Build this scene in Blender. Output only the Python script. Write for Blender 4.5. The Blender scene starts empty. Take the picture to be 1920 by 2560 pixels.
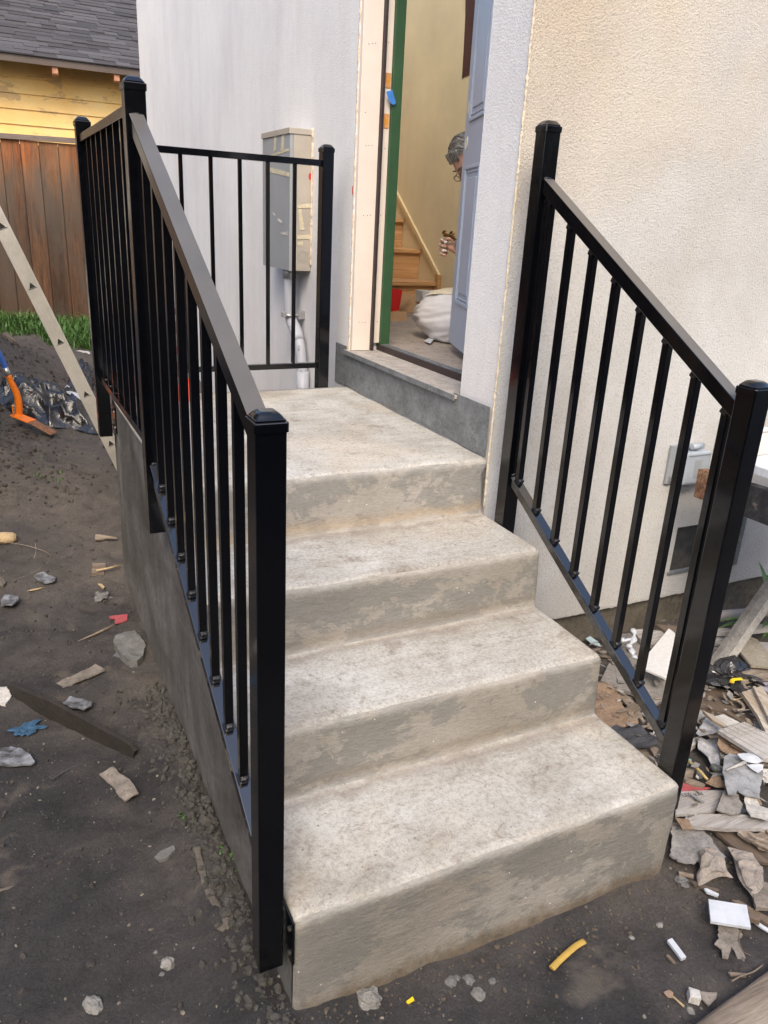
import bpy, bmesh, math, random
from mathutils import Vector, Matrix, Euler, noise
random.seed(7)
R = math.radians
scene = bpy.context.scene
col = scene.collection

# ------------------------------------------------------------------ camera, sky, sun, exposure
cam_data = bpy.data.cameras.new('camera')
cam = bpy.data.objects.new('camera', cam_data)
col.objects.link(cam)
cam.location = (-1.57981, -2.29062, 0.79892)
cam.rotation_mode = 'XYZ'
cam.rotation_euler = (1.21302, -0.05043, -0.45001)
cam_data.sensor_fit = 'HORIZONTAL'
cam_data.sensor_width = 36.0
cam_data.lens = 1951.50763 / 1920.0 * 36.0
cam_data.clip_start = 0.02
cam_data.clip_end = 500
scene.camera = cam
scene.render.resolution_x = 768
scene.render.resolution_y = 1024

SUN_EL, SUN_AZ = 46.0, 205.0       # azimuth clockwise from +Y
world = bpy.data.worlds.new('World')
scene.world = world
world.use_nodes = True
wn = world.node_tree
sky = wn.nodes.new('ShaderNodeTexSky')
sky.sky_type = 'NISHITA'
sky.sun_disc = False
sky.sun_elevation = R(SUN_EL)
sky.sun_rotation = R(SUN_AZ)
sky.air_density = 1.0
sky.dust_density = 4.0
bg = wn.nodes['Background']
wn.links.new(sky.outputs[0], bg.inputs[0])
bg.inputs[1].default_value = 0.15

sun_data = bpy.data.lights.new('sun', 'SUN')
sun = bpy.data.objects.new('sun', sun_data)
col.objects.link(sun)
sun_data.energy = 0.6
sun_data.angle = R(25)
sun_data.color = (1.0, 0.88, 0.64)
sd = Vector((math.sin(R(SUN_AZ)) * math.cos(R(SUN_EL)), math.cos(R(SUN_AZ)) * math.cos(R(SUN_EL)), math.sin(R(SUN_EL))))
sun.rotation_euler = (-sd).to_track_quat('-Z', 'Y').to_euler()
sun.location = (0, -6, 8)

vs = scene.view_settings
vs.view_transform = 'Standard'
vs.look = 'None'
vs.exposure = 1.30
vs.gamma = 1.0
vs.use_curve_mapping = False

# ------------------------------------------------------------------ materials
class NT:
    def __init__(self, name):
        self.m = bpy.data.materials.new(name)
        self.m.use_nodes = True
        self.t = self.m.node_tree
        self.b = self.t.nodes['Principled BSDF']
        g = self.t.nodes.new('ShaderNodeNewGeometry')
        self.pos = g.outputs['Position']
        self.nrm = g.outputs['Normal']
    def link(self, a, b): self.t.links.new(a, b)
    def scaled(self, s, src=None):
        n = self.t.nodes.new('ShaderNodeVectorMath'); n.operation = 'MULTIPLY'
        self.link(src or self.pos, n.inputs[0]); n.inputs[1].default_value = s
        return n.outputs[0]
    def noise(self, scale, detail=6, rough=0.6, vec=None, dist=0.0):
        n = self.t.nodes.new('ShaderNodeTexNoise')
        self.link(vec or self.pos, n.inputs['Vector'])
        n.inputs['Scale'].default_value = scale; n.inputs['Detail'].default_value = detail
        n.inputs['Roughness'].default_value = rough; n.inputs['Distortion'].default_value = dist
        return n.outputs['Fac']
    def voro(self, scale, vec=None, feature='F1'):
        n = self.t.nodes.new('ShaderNodeTexVoronoi'); n.feature = feature
        self.link(vec or self.pos, n.inputs['Vector']); n.inputs['Scale'].default_value = scale
        return n.outputs['Distance']
    def ramp(self, fac, stops, interp='LINEAR'):
        n = self.t.nodes.new('ShaderNodeValToRGB')
        cr = n.color_ramp; cr.interpolation = interp
        while len(cr.elements) < len(stops): cr.elements.new(0.5)
        for e, (p, c) in zip(cr.elements, stops):
            e.position = p
            if not isinstance(c, (tuple, list)): c = (c, c, c)
            e.color = (c[0], c[1], c[2], 1)
        self.link(fac, n.inputs[0])
        return n.outputs[0]
    def mix(self, fac, a, b, mode='MIX'):
        n = self.t.nodes.new('ShaderNodeMix'); n.data_type = 'RGBA'; n.blend_type = mode
        for k, v in ((0, fac), (6, a), (7, b)):
            if isinstance(v, (int, float)): n.inputs[k].default_value = v if k == 0 else (v, v, v, 1)
            elif isinstance(v, tuple): n.inputs[k].default_value = (v[0], v[1], v[2], 1)
            else: self.link(v, n.inputs[k])
        return n.outputs[2]
    def math(self, op, a, b=0.0, clamp=False):
        n = self.t.nodes.new('ShaderNodeMath'); n.operation = op; n.use_clamp = clamp
        for k, v in ((0, a), (1, b)):
            if isinstance(v, (int, float)): n.inputs[k].default_value = v
            else: self.link(v, n.inputs[k])
        return n.outputs[0]
    def sep(self, v=None):
        n = self.t.nodes.new('ShaderNodeSeparateXYZ'); self.link(v or self.pos, n.inputs[0])
        return n.outputs
    def bump(self, h, strength=0.5, dist=0.01):
        n = self.t.nodes.new('ShaderNodeBump'); n.inputs['Strength'].default_value = strength
        n.inputs['Distance'].default_value = dist
        self.link(h, n.inputs['Height']); self.link(n.outputs[0], self.b.inputs['Normal'])
    def base(self, c):
        if isinstance(c, tuple): self.b.inputs['Base Color'].default_value = (c[0], c[1], c[2], 1)
        else: self.link(c, self.b.inputs['Base Color'])
    def rough(self, v):
        if isinstance(v, (int, float)): self.b.inputs['Roughness'].default_value = v
        else: self.link(v, self.b.inputs['Roughness'])
    def set(self, k, v): self.b.inputs[k].default_value = v

MATS = {}
def simple(name, c, rough=0.7, var=0.25, scale=14, bump=0.3, metal=0.0, bdist=0.004, spec=None):
    """colour broken up by noise of two sizes, with a fine relief"""
    if name in MATS: return MATS[name]
    n = NT(name)
    a = n.noise(scale, 8, 0.65)
    lo = tuple(x * (1 - var) for x in c); hi = tuple(min(0.9, x * (1 + var)) for x in c)
    cc = n.ramp(a, [(0.3, lo), (0.7, hi)])
    if var >= 0.2:
        cc = n.mix(0.8, cc, n.ramp(n.noise(scale * 7, 5, 0.75, dist=0.5), [(0.34, (0.58, 0.56, 0.54)), (0.52, (1, 1, 1)), (0.75, (1.2, 1.2, 1.2))]), 'MULTIPLY')
        cc = n.mix(n.ramp(n.noise(scale * 1.3 + 3, 7, 0.75, dist=0.8), [(0.56, 0.0), (0.66, 0.55)]), cc, tuple(x * 0.42 for x in (c[0], c[1] * 0.92, c[2] * 0.82)))
    n.base(cc)
    n.rough(rough); n.set('Metallic', metal)
    if spec is not None: n.set('Specular IOR Level', spec)
    if bump: n.bump(n.noise(scale * 6, 4, 0.6), bump, bdist)
    MATS[name] = n.m
    return n.m

def m_tread():
    n = NT('concrete_tread')
    big = n.noise(3.2, 6, 0.62, dist=0.6)
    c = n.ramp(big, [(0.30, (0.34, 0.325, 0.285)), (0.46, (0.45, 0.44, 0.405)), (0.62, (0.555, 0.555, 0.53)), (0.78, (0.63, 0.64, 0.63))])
    c = n.mix(0.42, c, n.ramp(n.noise(260, 3, 0.8), [(0.38, (0.66, 0.64, 0.62)), (0.54, (1, 1, 1)), (0.7, (1.12, 1.12, 1.12))]), 'MULTIPLY')
    fine = n.noise(95, 5, 0.75)
    c = n.mix(0.75, c, n.ramp(fine, [(0.33, (0.55, 0.52, 0.49)), (0.55, (1, 1, 1))]), 'MULTIPLY')
    mid = n.noise(17, 7, 0.72, dist=0.8)
    c = n.mix(0.8, c, n.ramp(mid, [(0.34, (0.62, 0.56, 0.51)), (0.45, (0.97, 0.96, 0.95)), (1, (1, 1, 1))]), 'MULTIPLY')
    streak = n.noise(9, 6, 0.7, vec=n.scaled((0.5, 3.2, 1)))
    c = n.mix(0.35, c, n.ramp(streak, [(0.36, (0.66, 0.60, 0.55)), (0.5, (1, 1, 1))]), 'MULTIPLY')
    tan = n.ramp(n.noise(2.1, 3, 0.5), [(0.48, 0.0), (0.62, 1.0)])
    c = n.mix(n.math('MULTIPLY', tan, 0.45), c, n.mix(1.0, c, (1.0, 0.87, 0.72), 'MULTIPLY'))
    y = n.sep()[1]
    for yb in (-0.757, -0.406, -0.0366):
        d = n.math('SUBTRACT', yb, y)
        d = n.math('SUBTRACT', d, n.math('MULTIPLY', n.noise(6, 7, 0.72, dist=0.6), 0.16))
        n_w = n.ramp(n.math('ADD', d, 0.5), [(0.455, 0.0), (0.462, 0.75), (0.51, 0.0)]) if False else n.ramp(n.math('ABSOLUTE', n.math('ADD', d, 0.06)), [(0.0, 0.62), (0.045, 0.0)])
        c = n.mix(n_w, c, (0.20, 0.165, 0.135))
    spots = n.voro(26)
    c = n.mix(n.ramp(spots, [(0.05, 0.75), (0.10, 0.0)]), c, (0.16, 0.12, 0.095))
    n.base(c); n.rough(0.88)
    h = n.math('ADD', n.math('MULTIPLY', n.noise(190, 3, 0.6), 0.5), n.noise(40, 6, 0.7))
    n.bump(h, 0.55, 0.006)
    return n.m

def m_riser():
    n = NT('concrete_riser')
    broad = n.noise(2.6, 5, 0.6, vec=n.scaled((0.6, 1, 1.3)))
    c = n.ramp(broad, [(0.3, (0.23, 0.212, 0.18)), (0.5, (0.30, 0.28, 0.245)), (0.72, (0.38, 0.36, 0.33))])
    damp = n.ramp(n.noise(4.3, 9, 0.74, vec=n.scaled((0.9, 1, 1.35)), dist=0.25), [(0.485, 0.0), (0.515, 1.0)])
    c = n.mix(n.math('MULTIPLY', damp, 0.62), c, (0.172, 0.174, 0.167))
    # a rusty clay line of dirt where each riser meets the tread, of uneven height
    z = n.sep()[2]
    for zt in (-0.1979, -0.4029, -0.6048):
        d = n.math('SUBTRACT', z, zt)
        d = n.math('ADD', d, n.math('MULTIPLY', n.noise(7, 5, 0.7), -0.07))
        w = n.ramp(n.math('ABSOLUTE', n.math('ADD', d, 0.008)), [(0.0, 0.55 if zt > -0.3 else 0.38), (0.030, 0.0)])
        c = n.mix(w, c, (0.36, 0.27, 0.17) if zt > -0.3 else (0.23, 0.185, 0.135))
    for zt in (0.0, -0.1979, -0.4029, -0.6048):
        d = n.math('ADD', n.math('SUBTRACT', zt, z), n.math('MULTIPLY', n.noise(11, 6, 0.7), -0.045))
        c = n.mix(n.ramp(n.math('ABSOLUTE', n.math('ADD', d, 0.012)), [(0.0, 0.5), (0.022, 0.0)]), c, (0.46, 0.45, 0.42))
    rub = n.noise(120, 4, 0.75, vec=n.scaled((0.35, 1, 1.6)))
    c = n.mix(0.6, c, n.ramp(rub, [(0.35, (0.66, 0.64, 0.62)), (0.58, (1, 1, 1))]), 'MULTIPLY')
    paint = n.voro(19)
    c = n.mix(n.ramp(n.math('ADD', paint, n.math('MULTIPLY', n.noise(3, 2, 0.5), 0.05)), [(0.055, 0.9), (0.065, 0.0)]), c, (0.78, 0.76, 0.72))
    paint2 = n.voro(47)
    c = n.mix(n.ramp(paint2, [(0.03, 0.6), (0.05, 0.0)]), c, (0.72, 0.70, 0.66))
    # soil splashed on the foot of the lowest riser
    foot = n.ramp(n.math('ADD', z, n.math('MULTIPLY', n.noise(9, 6, 0.7), 0.14)), [(0.0, 0.0)])
    dd = n.math('SUBTRACT', n.math('MULTIPLY', n.noise(9, 8, 0.78), 0.20), n.math('ADD', z, 0.955))
    c = n.mix(n.ramp(dd, [(0.0, 0.0), (0.045, 0.8)]), c, n.ramp(n.noise(40, 5, 0.7), [(0.35, (0.09, 0.066, 0.045)), (0.65, (0.19, 0.14, 0.09))]))
    n.base(c); n.rough(0.9)
    h = n.math('ADD', n.noise(34, 7, 0.7, vec=n.scaled((0.4, 1, 1.4))), n.math('MULTIPLY', n.noise(160, 3, 0.6), 0.5))
    pits = n.ramp(n.voro(38), [(0.03, 0.0), (0.09, 1.0)])
    h = n.math('ADD', h, pits)
    n.bump(h, 0.6, 0.006)
    return n.m

def m_side():
    n = NT('concrete_side')
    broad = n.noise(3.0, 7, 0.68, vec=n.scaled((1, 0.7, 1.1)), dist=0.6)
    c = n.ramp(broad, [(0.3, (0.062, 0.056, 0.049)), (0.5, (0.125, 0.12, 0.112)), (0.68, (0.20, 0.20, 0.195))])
    rub = n.noise(70, 5, 0.75, vec=n.scaled((1, 1, 0.5)))
    c = n.mix(0.6, c, n.ramp(rub, [(0.35, (0.6, 0.58, 0.56)), (0.6, (1, 1, 1))]), 'MULTIPLY')
    run = n.noise(9, 5, 0.6, vec=n.scaled((1, 1.4, 0.22)))
    c = n.mix(0.5, c, n.ramp(run, [(0.4, (0.62, 0.6, 0.57)), (0.62, (1.15, 1.15, 1.15))]), 'MULTIPLY')
    n.base(c); n.rough(0.85)
    n.bump(n.math('ADD', n.noise(25, 7, 0.75), n.math('MULTIPLY', n.voro(40), 0.5)), 0.55, 0.008)
    return n.m

def m_soil():
    n = NT('soil')
    broad = n.noise(0.9, 6, 0.6, dist=0.7)
    c = n.ramp(broad, [(0.32, (0.026, 0.026, 0.028)), (0.5, (0.042, 0.040, 0.041)), (0.68, (0.070, 0.064, 0.061))])
    x_, y_, z_ = n.sep()
    dry = n.math('ADD', n.math('ADD', n.math('MULTIPLY', y_, 0.13), n.math('MULTIPLY', n.math('ADD', x_, 1.0), 0.16)), n.math('MULTIPLY', n.noise(1.9, 6, 0.65, dist=0.8), 1.3))
    c = n.mix(n.ramp(dry, [(0.52, 0.0), (0.90, 0.9)]), c, (0.102, 0.089, 0.080))
    crack = n.ramp(n.noise(5.0, 7, 0.8, dist=1.6), [(0.492, 0.0), (0.5, 0.7), (0.508, 0.0)])
    c = n.mix(crack, c, (0.022, 0.019, 0.018))
    mid = n.noise(6.5, 7, 0.7, dist=0.5)
    c = n.mix(0.75, c, n.ramp(mid, [(0.33, (0.55, 0.54, 0.54)), (0.52, (1, 1, 1)), (0.72, (1.25, 1.2, 1.15))]), 'MULTIPLY')
    grit = n.noise(130, 5, 0.8)
    c = n.mix(0.7, c, n.ramp(grit, [(0.35, (0.5, 0.5, 0.5)), (0.6, (1.15, 1.15, 1.15))]), 'MULTIPLY')
    sp = n.voro(48)
    c = n.mix(n.ramp(sp, [(0.06, 0.75), (0.10, 0.0)]), c, (0.20, 0.18, 0.155))
    crumb = n.ramp(n.noise(3.1, 4, 0.7), [(0.60, 0.0), (0.68, 0.7)])
    c = n.mix(crumb, c, (0.115, 0.098, 0.08))
    n.base(c)
    n.rough(n.ramp(n.noise(1.4, 4, 0.6), [(0.35, 0.62), (0.6, 0.95)]))
    n.set('Specular IOR Level', 0.35)
    h = n.math('ADD', n.noise(22, 8, 0.75), n.math('MULTIPLY', n.noise(90, 5, 0.7), 0.45))
    n.bump(h, 0.8, 0.012)
    return n.m

def m_stucco(name, c0, c1, scale, strength, streaks, speck=True, warm=False):
    n = NT(name)
    c = n.ramp(n.noise(1.1, 5, 0.6), [(0.35, c0), (0.65, c1)])
    if streaks:
        s = n.noise(5, 6, 0.65, vec=n.scaled((1, 1, 0.13)))
        c = n.mix(0.33, c, n.ramp(s, [(0.36, (0.80, 0.77, 0.76)), (0.56, (1, 1, 1))]), 'MULTIPLY')
        s2 = n.noise(21, 5, 0.7, vec=n.scaled((1, 1, 0.5)), dist=0.5)
        c = n.mix(0.22, c, n.ramp(s2, [(0.38, (0.84, 0.83, 0.82)), (0.56, (1, 1, 1))]), 'MULTIPLY')
    else:
        s = n.noise(1.7, 5, 0.62, dist=0.4)
        c = n.mix(0.65, c, n.ramp(s, [(0.36, (0.84, 0.79, 0.73)), (0.60, (1, 1, 1))]), 'MULTIPLY')
    if warm:
        x, y, z = n.sep()
        # warm bounced light painted as a tan tint high on this wall near the corner
        d = n.math('ADD', n.math('MULTIPLY', n.math('SUBTRACT', z, 0.35), 0.75), n.math('MULTIPLY', x, -0.50))
        d = n.math('ADD', d, n.math('MULTIPLY', n.math('SUBTRACT', n.noise(2.2, 5, 0.6), 0.5), 0.75))
        w = n.ramp(d, [(0.05, 0.0), (0.75, 0.75)])
        c = n.mix(w, c, n.mix(1.0, c, (1.0, 0.83, 0.62), 'MULTIPLY'))
    if speck:
        v = n.voro(58)
        c = n.mix(n.ramp(v, [(0.05, 0.75), (0.10, 0.0)]), c, (0.24, 0.21, 0.18))
        f = n.noise(300 if not streaks else 220, 3, 0.7)
        c = n.mix(0.6, c, n.ramp(f, [(0.32, (0.62, 0.60, 0.57)), (0.46, (1, 1, 1))]), 'MULTIPLY')
    if not streaks:
        pit = n.ramp(n.noise(125, 3, 0.55, dist=1.0), [(0.36, (0.60, 0.55, 0.48)), (0.46, (1, 1, 1))])
        c = n.mix(0.45, c, pit, 'MULTIPLY')
    dirt = n.ramp(n.noise(6.3, 6, 0.75), [(0.70, 0.0), (0.80, 0.65)])
    c = n.mix(dirt, c, (0.22, 0.19, 0.15))
    n.base(c); n.rough(0.92)
    h = n.math('ADD', n.noise(scale, 4, 0.6), n.math('MULTIPLY', n.voro(scale * 0.8), 0.6))
    n.bump(h, strength, 0.006)
    return n.m

def m_black():
    n = NT('black_gloss_paint')
    n.base(n.mix(n.ramp(n.voro(130), [(0.03, 0.5), (0.07, 0.0)]), (0.0015, 0.0018, 0.0028), (0.05, 0.05, 0.048)))
    n.rough(n.ramp(n.noise(26, 6, 0.75), [(0.3, 0.08), (0.75, 0.26)]))
    n.set('IOR', 1.5)
    n.set('Coat Weight', 0.25); n.set('Coat Roughness', 0.04); n.set('Coat IOR', 1.6)
    n.bump(n.noise(260, 3, 0.6), 0.035, 0.002)
    return n.m

def m_wood(name, dark, light, axis=2, rough=0.85, scale=6, per_object=0.35, weather=None, bump=0.5, glow=False):
    n = NT(name)
    oi = n.t.nodes.new('ShaderNodeObjectInfo')
    s = [1.0, 1.0, 1.0]; s[axis] = 0.07
    off = n.t.nodes.new('ShaderNodeVectorMath'); off.operation = 'ADD'
    n.link(n.scaled(tuple(s)), off.inputs[0])
    comb = n.t.nodes.new('ShaderNodeCombineXYZ')
    for k in range(3): n.link(n.math('MULTIPLY', oi.outputs['Random'], 9.0 + 5 * k), comb.inputs[k])
    n.link(comb.outputs[0], off.inputs[1])
    v = off.outputs[0]
    g = n.noise(scale * 5, 7, 0.7, vec=v, dist=1.2)
    c = n.ramp(g, [(0.28, dark), (0.5, tuple((a + b) / 2 for a, b in zip(dark, light))), (0.70, light)])
    g2 = n.noise(scale * 22, 4, 0.7, vec=v)
    c = n.mix(0.6, c, n.ramp(g2, [(0.36, (0.52, 0.5, 0.48)), (0.56, (1.05, 1.05, 1.05))]), 'MULTIPLY')
    r = n.ramp(oi.outputs['Random'], [(0.0, (1 - per_object,) * 3), (1.0, (1 + per_object * 0.6,) * 3)])
    c = n.mix(1.0, c, r, 'MULTIPLY')
    if weather:
        w = n.ramp(n.noise(2.6, 6, 0.7, vec=n.scaled(tuple(0.35 if k == axis else 1.0 for k in range(3)))), [(0.42, 0.0), (0.60, 0.8)])
        c = n.mix(w, c, weather)
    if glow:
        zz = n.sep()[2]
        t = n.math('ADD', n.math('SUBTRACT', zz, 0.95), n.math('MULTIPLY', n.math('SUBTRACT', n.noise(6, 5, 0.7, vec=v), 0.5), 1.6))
        c = n.mix(n.ramp(t, [(0.0, 0.0), (0.35, 0.75)]), c, n.mix(1.0, c, (2.3, 1.55, 0.9), 'MULTIPLY'))  # orange light along the fence top, put into the wood colour
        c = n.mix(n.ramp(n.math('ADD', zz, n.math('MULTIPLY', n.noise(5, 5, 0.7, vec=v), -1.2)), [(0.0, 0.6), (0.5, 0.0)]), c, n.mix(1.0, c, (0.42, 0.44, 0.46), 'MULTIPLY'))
        k = n.voro(5.5, vec=n.scaled((1, 1, 0.32)))
        c = n.mix(n.ramp(k, [(0.06, 0.85), (0.11, 0.0)]), c, (0.02, 0.011, 0.007))
    n.base(c); n.rough(rough)
    n.bump(g2, bump, 0.004)
    MATS[name] = n.m
    return n.m

M = {}
M['tread'] = m_tread(); M['riser'] = m_riser(); M['side'] = m_side(); M['soil'] = m_soil()
M['wall_grey'] = m_stucco('grey_render', (0.66, 0.65, 0.655), (0.74, 0.735, 0.73), 170, 0.30, True)
M['wall_cream'] = m_stucco('cream_render', (0.49, 0.49, 0.485), (0.575, 0.575, 0.565), 190, 0.5, False, warm=True)
M['bead'] = m_stucco('corner_bead', (0.62, 0.54, 0.42), (0.75, 0.68, 0.56), 60, 1.0, False)
M['black'] = m_black()
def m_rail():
    n = NT('black_paint_baked_sheen')
    up = n.ramp(n.sep(n.nrm)[2], [(0.75, 0.0), (0.84, 1.0)])  # reflection of the bright wall above, put as taupe into upward faces
    sheen = n.math('MULTIPLY', up, n.ramp(n.noise(9, 5, 0.65), [(0.25, 0.75), (0.7, 1.0)]))
    n.base(n.mix(sheen, (0.0015, 0.0018, 0.0028), (0.105, 0.097, 0.086)))
    n.rough(n.mix(sheen, 0.12, 0.42))
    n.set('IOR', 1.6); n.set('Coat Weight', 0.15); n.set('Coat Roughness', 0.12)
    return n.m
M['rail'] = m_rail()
def m_wet_rail():
    n = NT('black_fresh_gloss'); n.base((0.0015, 0.0018, 0.0028)); n.rough(0.07); n.set('IOR', 2.1)
    return n.m
M['fresh'] = m_wet_rail()
M['weld'] = simple('weld_black', (0.006, 0.006, 0.007), 0.12, 0.2, 50, 0.6, bdist=0.003)
M['bolt'] = simple('zinc_bolt', (0.20, 0.19, 0.17), 0.35, 0.2, 60, 0.2, metal=0.9)
M['found'] = simple('foundation_concrete', (0.115, 0.10, 0.078), 0.9, 0.4, 7, 0.5)
M['galv'] = simple('galvanised_flashing', (0.20, 0.215, 0.225), 0.55, 0.32, 11, 0.15, metal=0.25)
M['trim'] = simple('primed_cream_trim', (0.68, 0.60, 0.53), 0.55, 0.05, 5, 0.08)
M['seal'] = simple('dark_weatherstrip', (0.035, 0.022, 0.022), 0.5, 0.3, 20, 0.2)
M['green'] = simple('green_paint', (0.028, 0.075, 0.03), 0.45, 0.15, 9, 0.1)
M['door'] = simple('grey_blue_door_paint', (0.36, 0.41, 0.50), 0.42, 0.05, 5, 0.08)
M['sill'] = simple('dusty_sill', (0.36, 0.33, 0.30), 0.75, 0.28, 20, 0.3)
M['intfloor'] = simple('dusty_plywood_floor', (0.30, 0.255, 0.215), 0.8, 0.22, 8, 0.3)
M['intwall'] = simple('tan_interior_paint', (0.68, 0.595, 0.40), 0.7, 0.10, 2.5, 0.15)
M['skirt'] = simple('cream_stair_skirt', (0.60, 0.48, 0.28), 0.6, 0.08, 8, 0.1)
M['redbrown'] = simple('red_brown_paint', (0.075, 0.022, 0.012), 0.5, 0.2, 8, 0.1)
M['ply'] = m_wood('stair_plywood', (0.42, 0.22, 0.09), (0.66, 0.40, 0.19), 0, 0.6, 3, 0.12, None, 0.2)
M['mortise'] = simple('raw_mortise_wood', (0.55, 0.27, 0.10), 0.7, 0.2, 30, 0.2)
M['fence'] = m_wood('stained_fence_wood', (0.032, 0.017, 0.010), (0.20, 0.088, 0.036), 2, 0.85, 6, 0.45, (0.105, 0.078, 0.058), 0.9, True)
M['cap_rail'] = m_wood('grey_fence_rail', (0.13, 0.10, 0.085), (0.24, 0.19, 0.165), 0, 0.85, 7, 0.2)
M['oldwood'] = m_wood('weathered_timber', (0.20, 0.155, 0.12), (0.40, 0.34, 0.27), 0, 0.9, 5, 0.25, (0.12, 0.085, 0.06), 0.7)
M['fascia'] = simple('brown_fascia_paint', (0.085, 0.062, 0.050), 0.6, 0.15, 5, 0.2)
M['soffitwood'] = simple('soffit_board', (0.05, 0.038, 0.030), 0.8, 0.2, 8, 0.2)  # dark brown boards under the garage eave
M['tail'] = simple('peeling_rafter_tail', (0.42, 0.20, 0.11), 0.7, 0.3, 18, 0.3)
def m_siding():
    n = NT('peeling_yellow_siding')
    a = n.noise(2.0, 5, 0.6)
    c = n.ramp(a, [(0.3, (0.80, 0.47, 0.13)), (0.7, (0.86, 0.60, 0.24))])
    w = n.noise(4.2, 8, 0.75, vec=n.scaled((0.55, 1, 1.7)), dist=0.6)
    zz = n.sep()[2]
    bias = n.ramp(n.math('ABSOLUTE', n.math('SUBTRACT', zz, 1.93)), [(0.0, 0.07), (0.30, 0.0)])
    w = n.math('ADD', w, bias)
    c = n.mix(n.ramp(w, [(0.60, 0.0), (0.615, 0.6)]), c, (0.42, 0.27, 0.14))
    c = n.mix(n.ramp(n.noise(9, 6, 0.7, vec=n.scaled((0.3, 1, 1))), [(0.55, 0.0), (0.75, 0.5)]), c, (0.62, 0.49, 0.28))
    n.base(c); n.rough(0.7); n.bump(w, 0.3, 0.01)
    return n.m
M['siding'] = m_siding()
def m_shingle():
    n = NT('asphalt_shingle')
    oi = n.t.nodes.new('ShaderNodeObjectInfo')
    c = n.ramp(oi.outputs['Random'], [(0.0, (0.036, 0.034, 0.037)), (0.5, (0.055, 0.051, 0.056)), (1.0, (0.083, 0.078, 0.085))])
    g = n.noise(70, 3, 0.8)
    c = n.mix(0.8, c, n.ramp(g, [(0.3, (0.6, 0.6, 0.6)), (0.7, (1.25, 1.25, 1.25))]), 'MULTIPLY')
    n.base(c); n.rough(0.95); n.bump(g, 0.5, 0.006)
    return n.m
M['shingle'] = m_shingle()
M['ebox'] = simple('grey_box_enamel', (0.27, 0.29, 0.31), 0.4, 0.08, 5, 0.08)
M['eboxside'] = simple('box_enamel_warm_lit', (0.36, 0.325, 0.28), 0.45, 0.12, 6, 0.1)  # box enamel again, with the warm light on its side put into the colour
M['tape'] = simple('masking_tape', (0.52, 0.47, 0.34), 0.8, 0.2, 30, 0.3)
M['caulk'] = simple('dirty_caulk', (0.60, 0.50, 0.38), 0.8, 0.4, 35, 0.6)
M['pvc'] = simple('grey_pvc', (0.40, 0.42, 0.47), 0.42, 0.06, 8, 0.08)
M['zinc'] = simple('zinc_strap', (0.50, 0.50, 0.50), 0.35, 0.15, 40, 0.1, metal=0.8)
M['ink'] = simple('black_ink', (0.05, 0.05, 0.055), 0.6, 0.1, 10, 0)
M['alu'] = None
def m_alu():
    n = NT('worn_aluminium')
    a = n.noise(7, 6, 0.7)
    c = n.ramp(a, [(0.3, (0.40, 0.375, 0.33)), (0.7, (0.55, 0.52, 0.465))])
    sc = n.noise(60, 6, 0.8)
    c = n.mix(n.ramp(sc, [(0.62, 0.0), (0.70, 0.7)]), c, (0.72, 0.71, 0.68))
    n.base(c); n.set('Metallic', 0.55); n.rough(0.42)
    return n.m
M['alu'] = m_alu()
M['rung_shade'] = simple('hollow_shade', (0.008, 0.007, 0.006), 0.8, 0.1, 5, 0)
M['orange'] = simple('orange_tool_paint', (0.80, 0.19, 0.012), 0.4, 0.18, 14, 0.1)
M['bluetool'] = simple('blue_handle_paint', (0.035, 0.11, 0.42), 0.4, 0.12, 14, 0.1)
def m_plastic_black():
    n = NT('black_plastic_sheet')
    n.base(n.ramp(n.noise(8, 6, 0.7), [(0.4, (0.008, 0.008, 0.010)), (0.75, (0.035, 0.033, 0.034))]))
    n.rough(n.ramp(n.noise(12, 5, 0.7), [(0.3, 0.12), (0.7, 0.38)]))
    n.set('Specular IOR Level', 0.9)
    n.bump(n.noise(14, 4, 0.6, dist=2.0), 0.35, 0.02)
    return n.m
M['sheet'] = m_plastic_black()
M['rust'] = simple('rusty_steel', (0.22, 0.105, 0.055), 0.8, 0.5, 40, 0.5)
M['white'] = simple('white_glazed', (0.53, 0.56, 0.61), 0.35, 0.14, 25, 0.05)
M['marble'] = simple('speckled_white_tile', (0.62, 0.62, 0.62), 0.45, 0.12, 60, 0.1)
M['offwhite'] = simple('dirty_white_paint', (0.50, 0.485, 0.46), 0.75, 0.25, 22, 0.4)
M['greyslab'] = simple('grey_board', (0.24, 0.225, 0.21), 0.85, 0.25, 14, 0.4)
M['greywood'] = m_wood('grey_fluted_wood', (0.22, 0.20, 0.19), (0.44, 0.42, 0.40), 0, 0.85, 8, 0.15, (0.46, 0.45, 0.44), 0.7)
M['whitewood'] = m_wood('flaking_white_wood', (0.33, 0.29, 0.24), (0.62, 0.60, 0.56), 1, 0.8, 6, 0.1, (0.30, 0.23, 0.16), 0.6)
M['darkboard'] = m_wood('wet_dark_board', (0.014, 0.012, 0.010), (0.038, 0.031, 0.026), 1, 0.75, 6, 0.1, None, 0.5)
M['brownboard'] = m_wood('brown_board', (0.085, 0.062, 0.046), (0.17, 0.13, 0.10), 1, 0.85, 6, 0.2, None, 0.4)
M['card'] = simple('brown_cardboard', (0.27, 0.19, 0.13), 0.9, 0.22, 16, 0.3)
M['shale'] = simple('torn_grey_felt', (0.25, 0.245, 0.24), 0.9, 0.35, 15, 0.6)
M['slate'] = simple('slate_black_cloth', (0.055, 0.058, 0.066), 0.85, 0.35, 24, 0.5)
M['rag'] = simple('dirty_grey_rag', (0.30, 0.265, 0.235), 0.95, 0.25, 26, 0.5)
M['pink'] = simple('faded_red_plastic', (0.36, 0.075, 0.085), 0.6, 0.2, 20, 0.2)
M['yellow'] = simple('yellow_plastic', (0.46, 0.30, 0.065), 0.45, 0.15, 25, 0.2)
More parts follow.
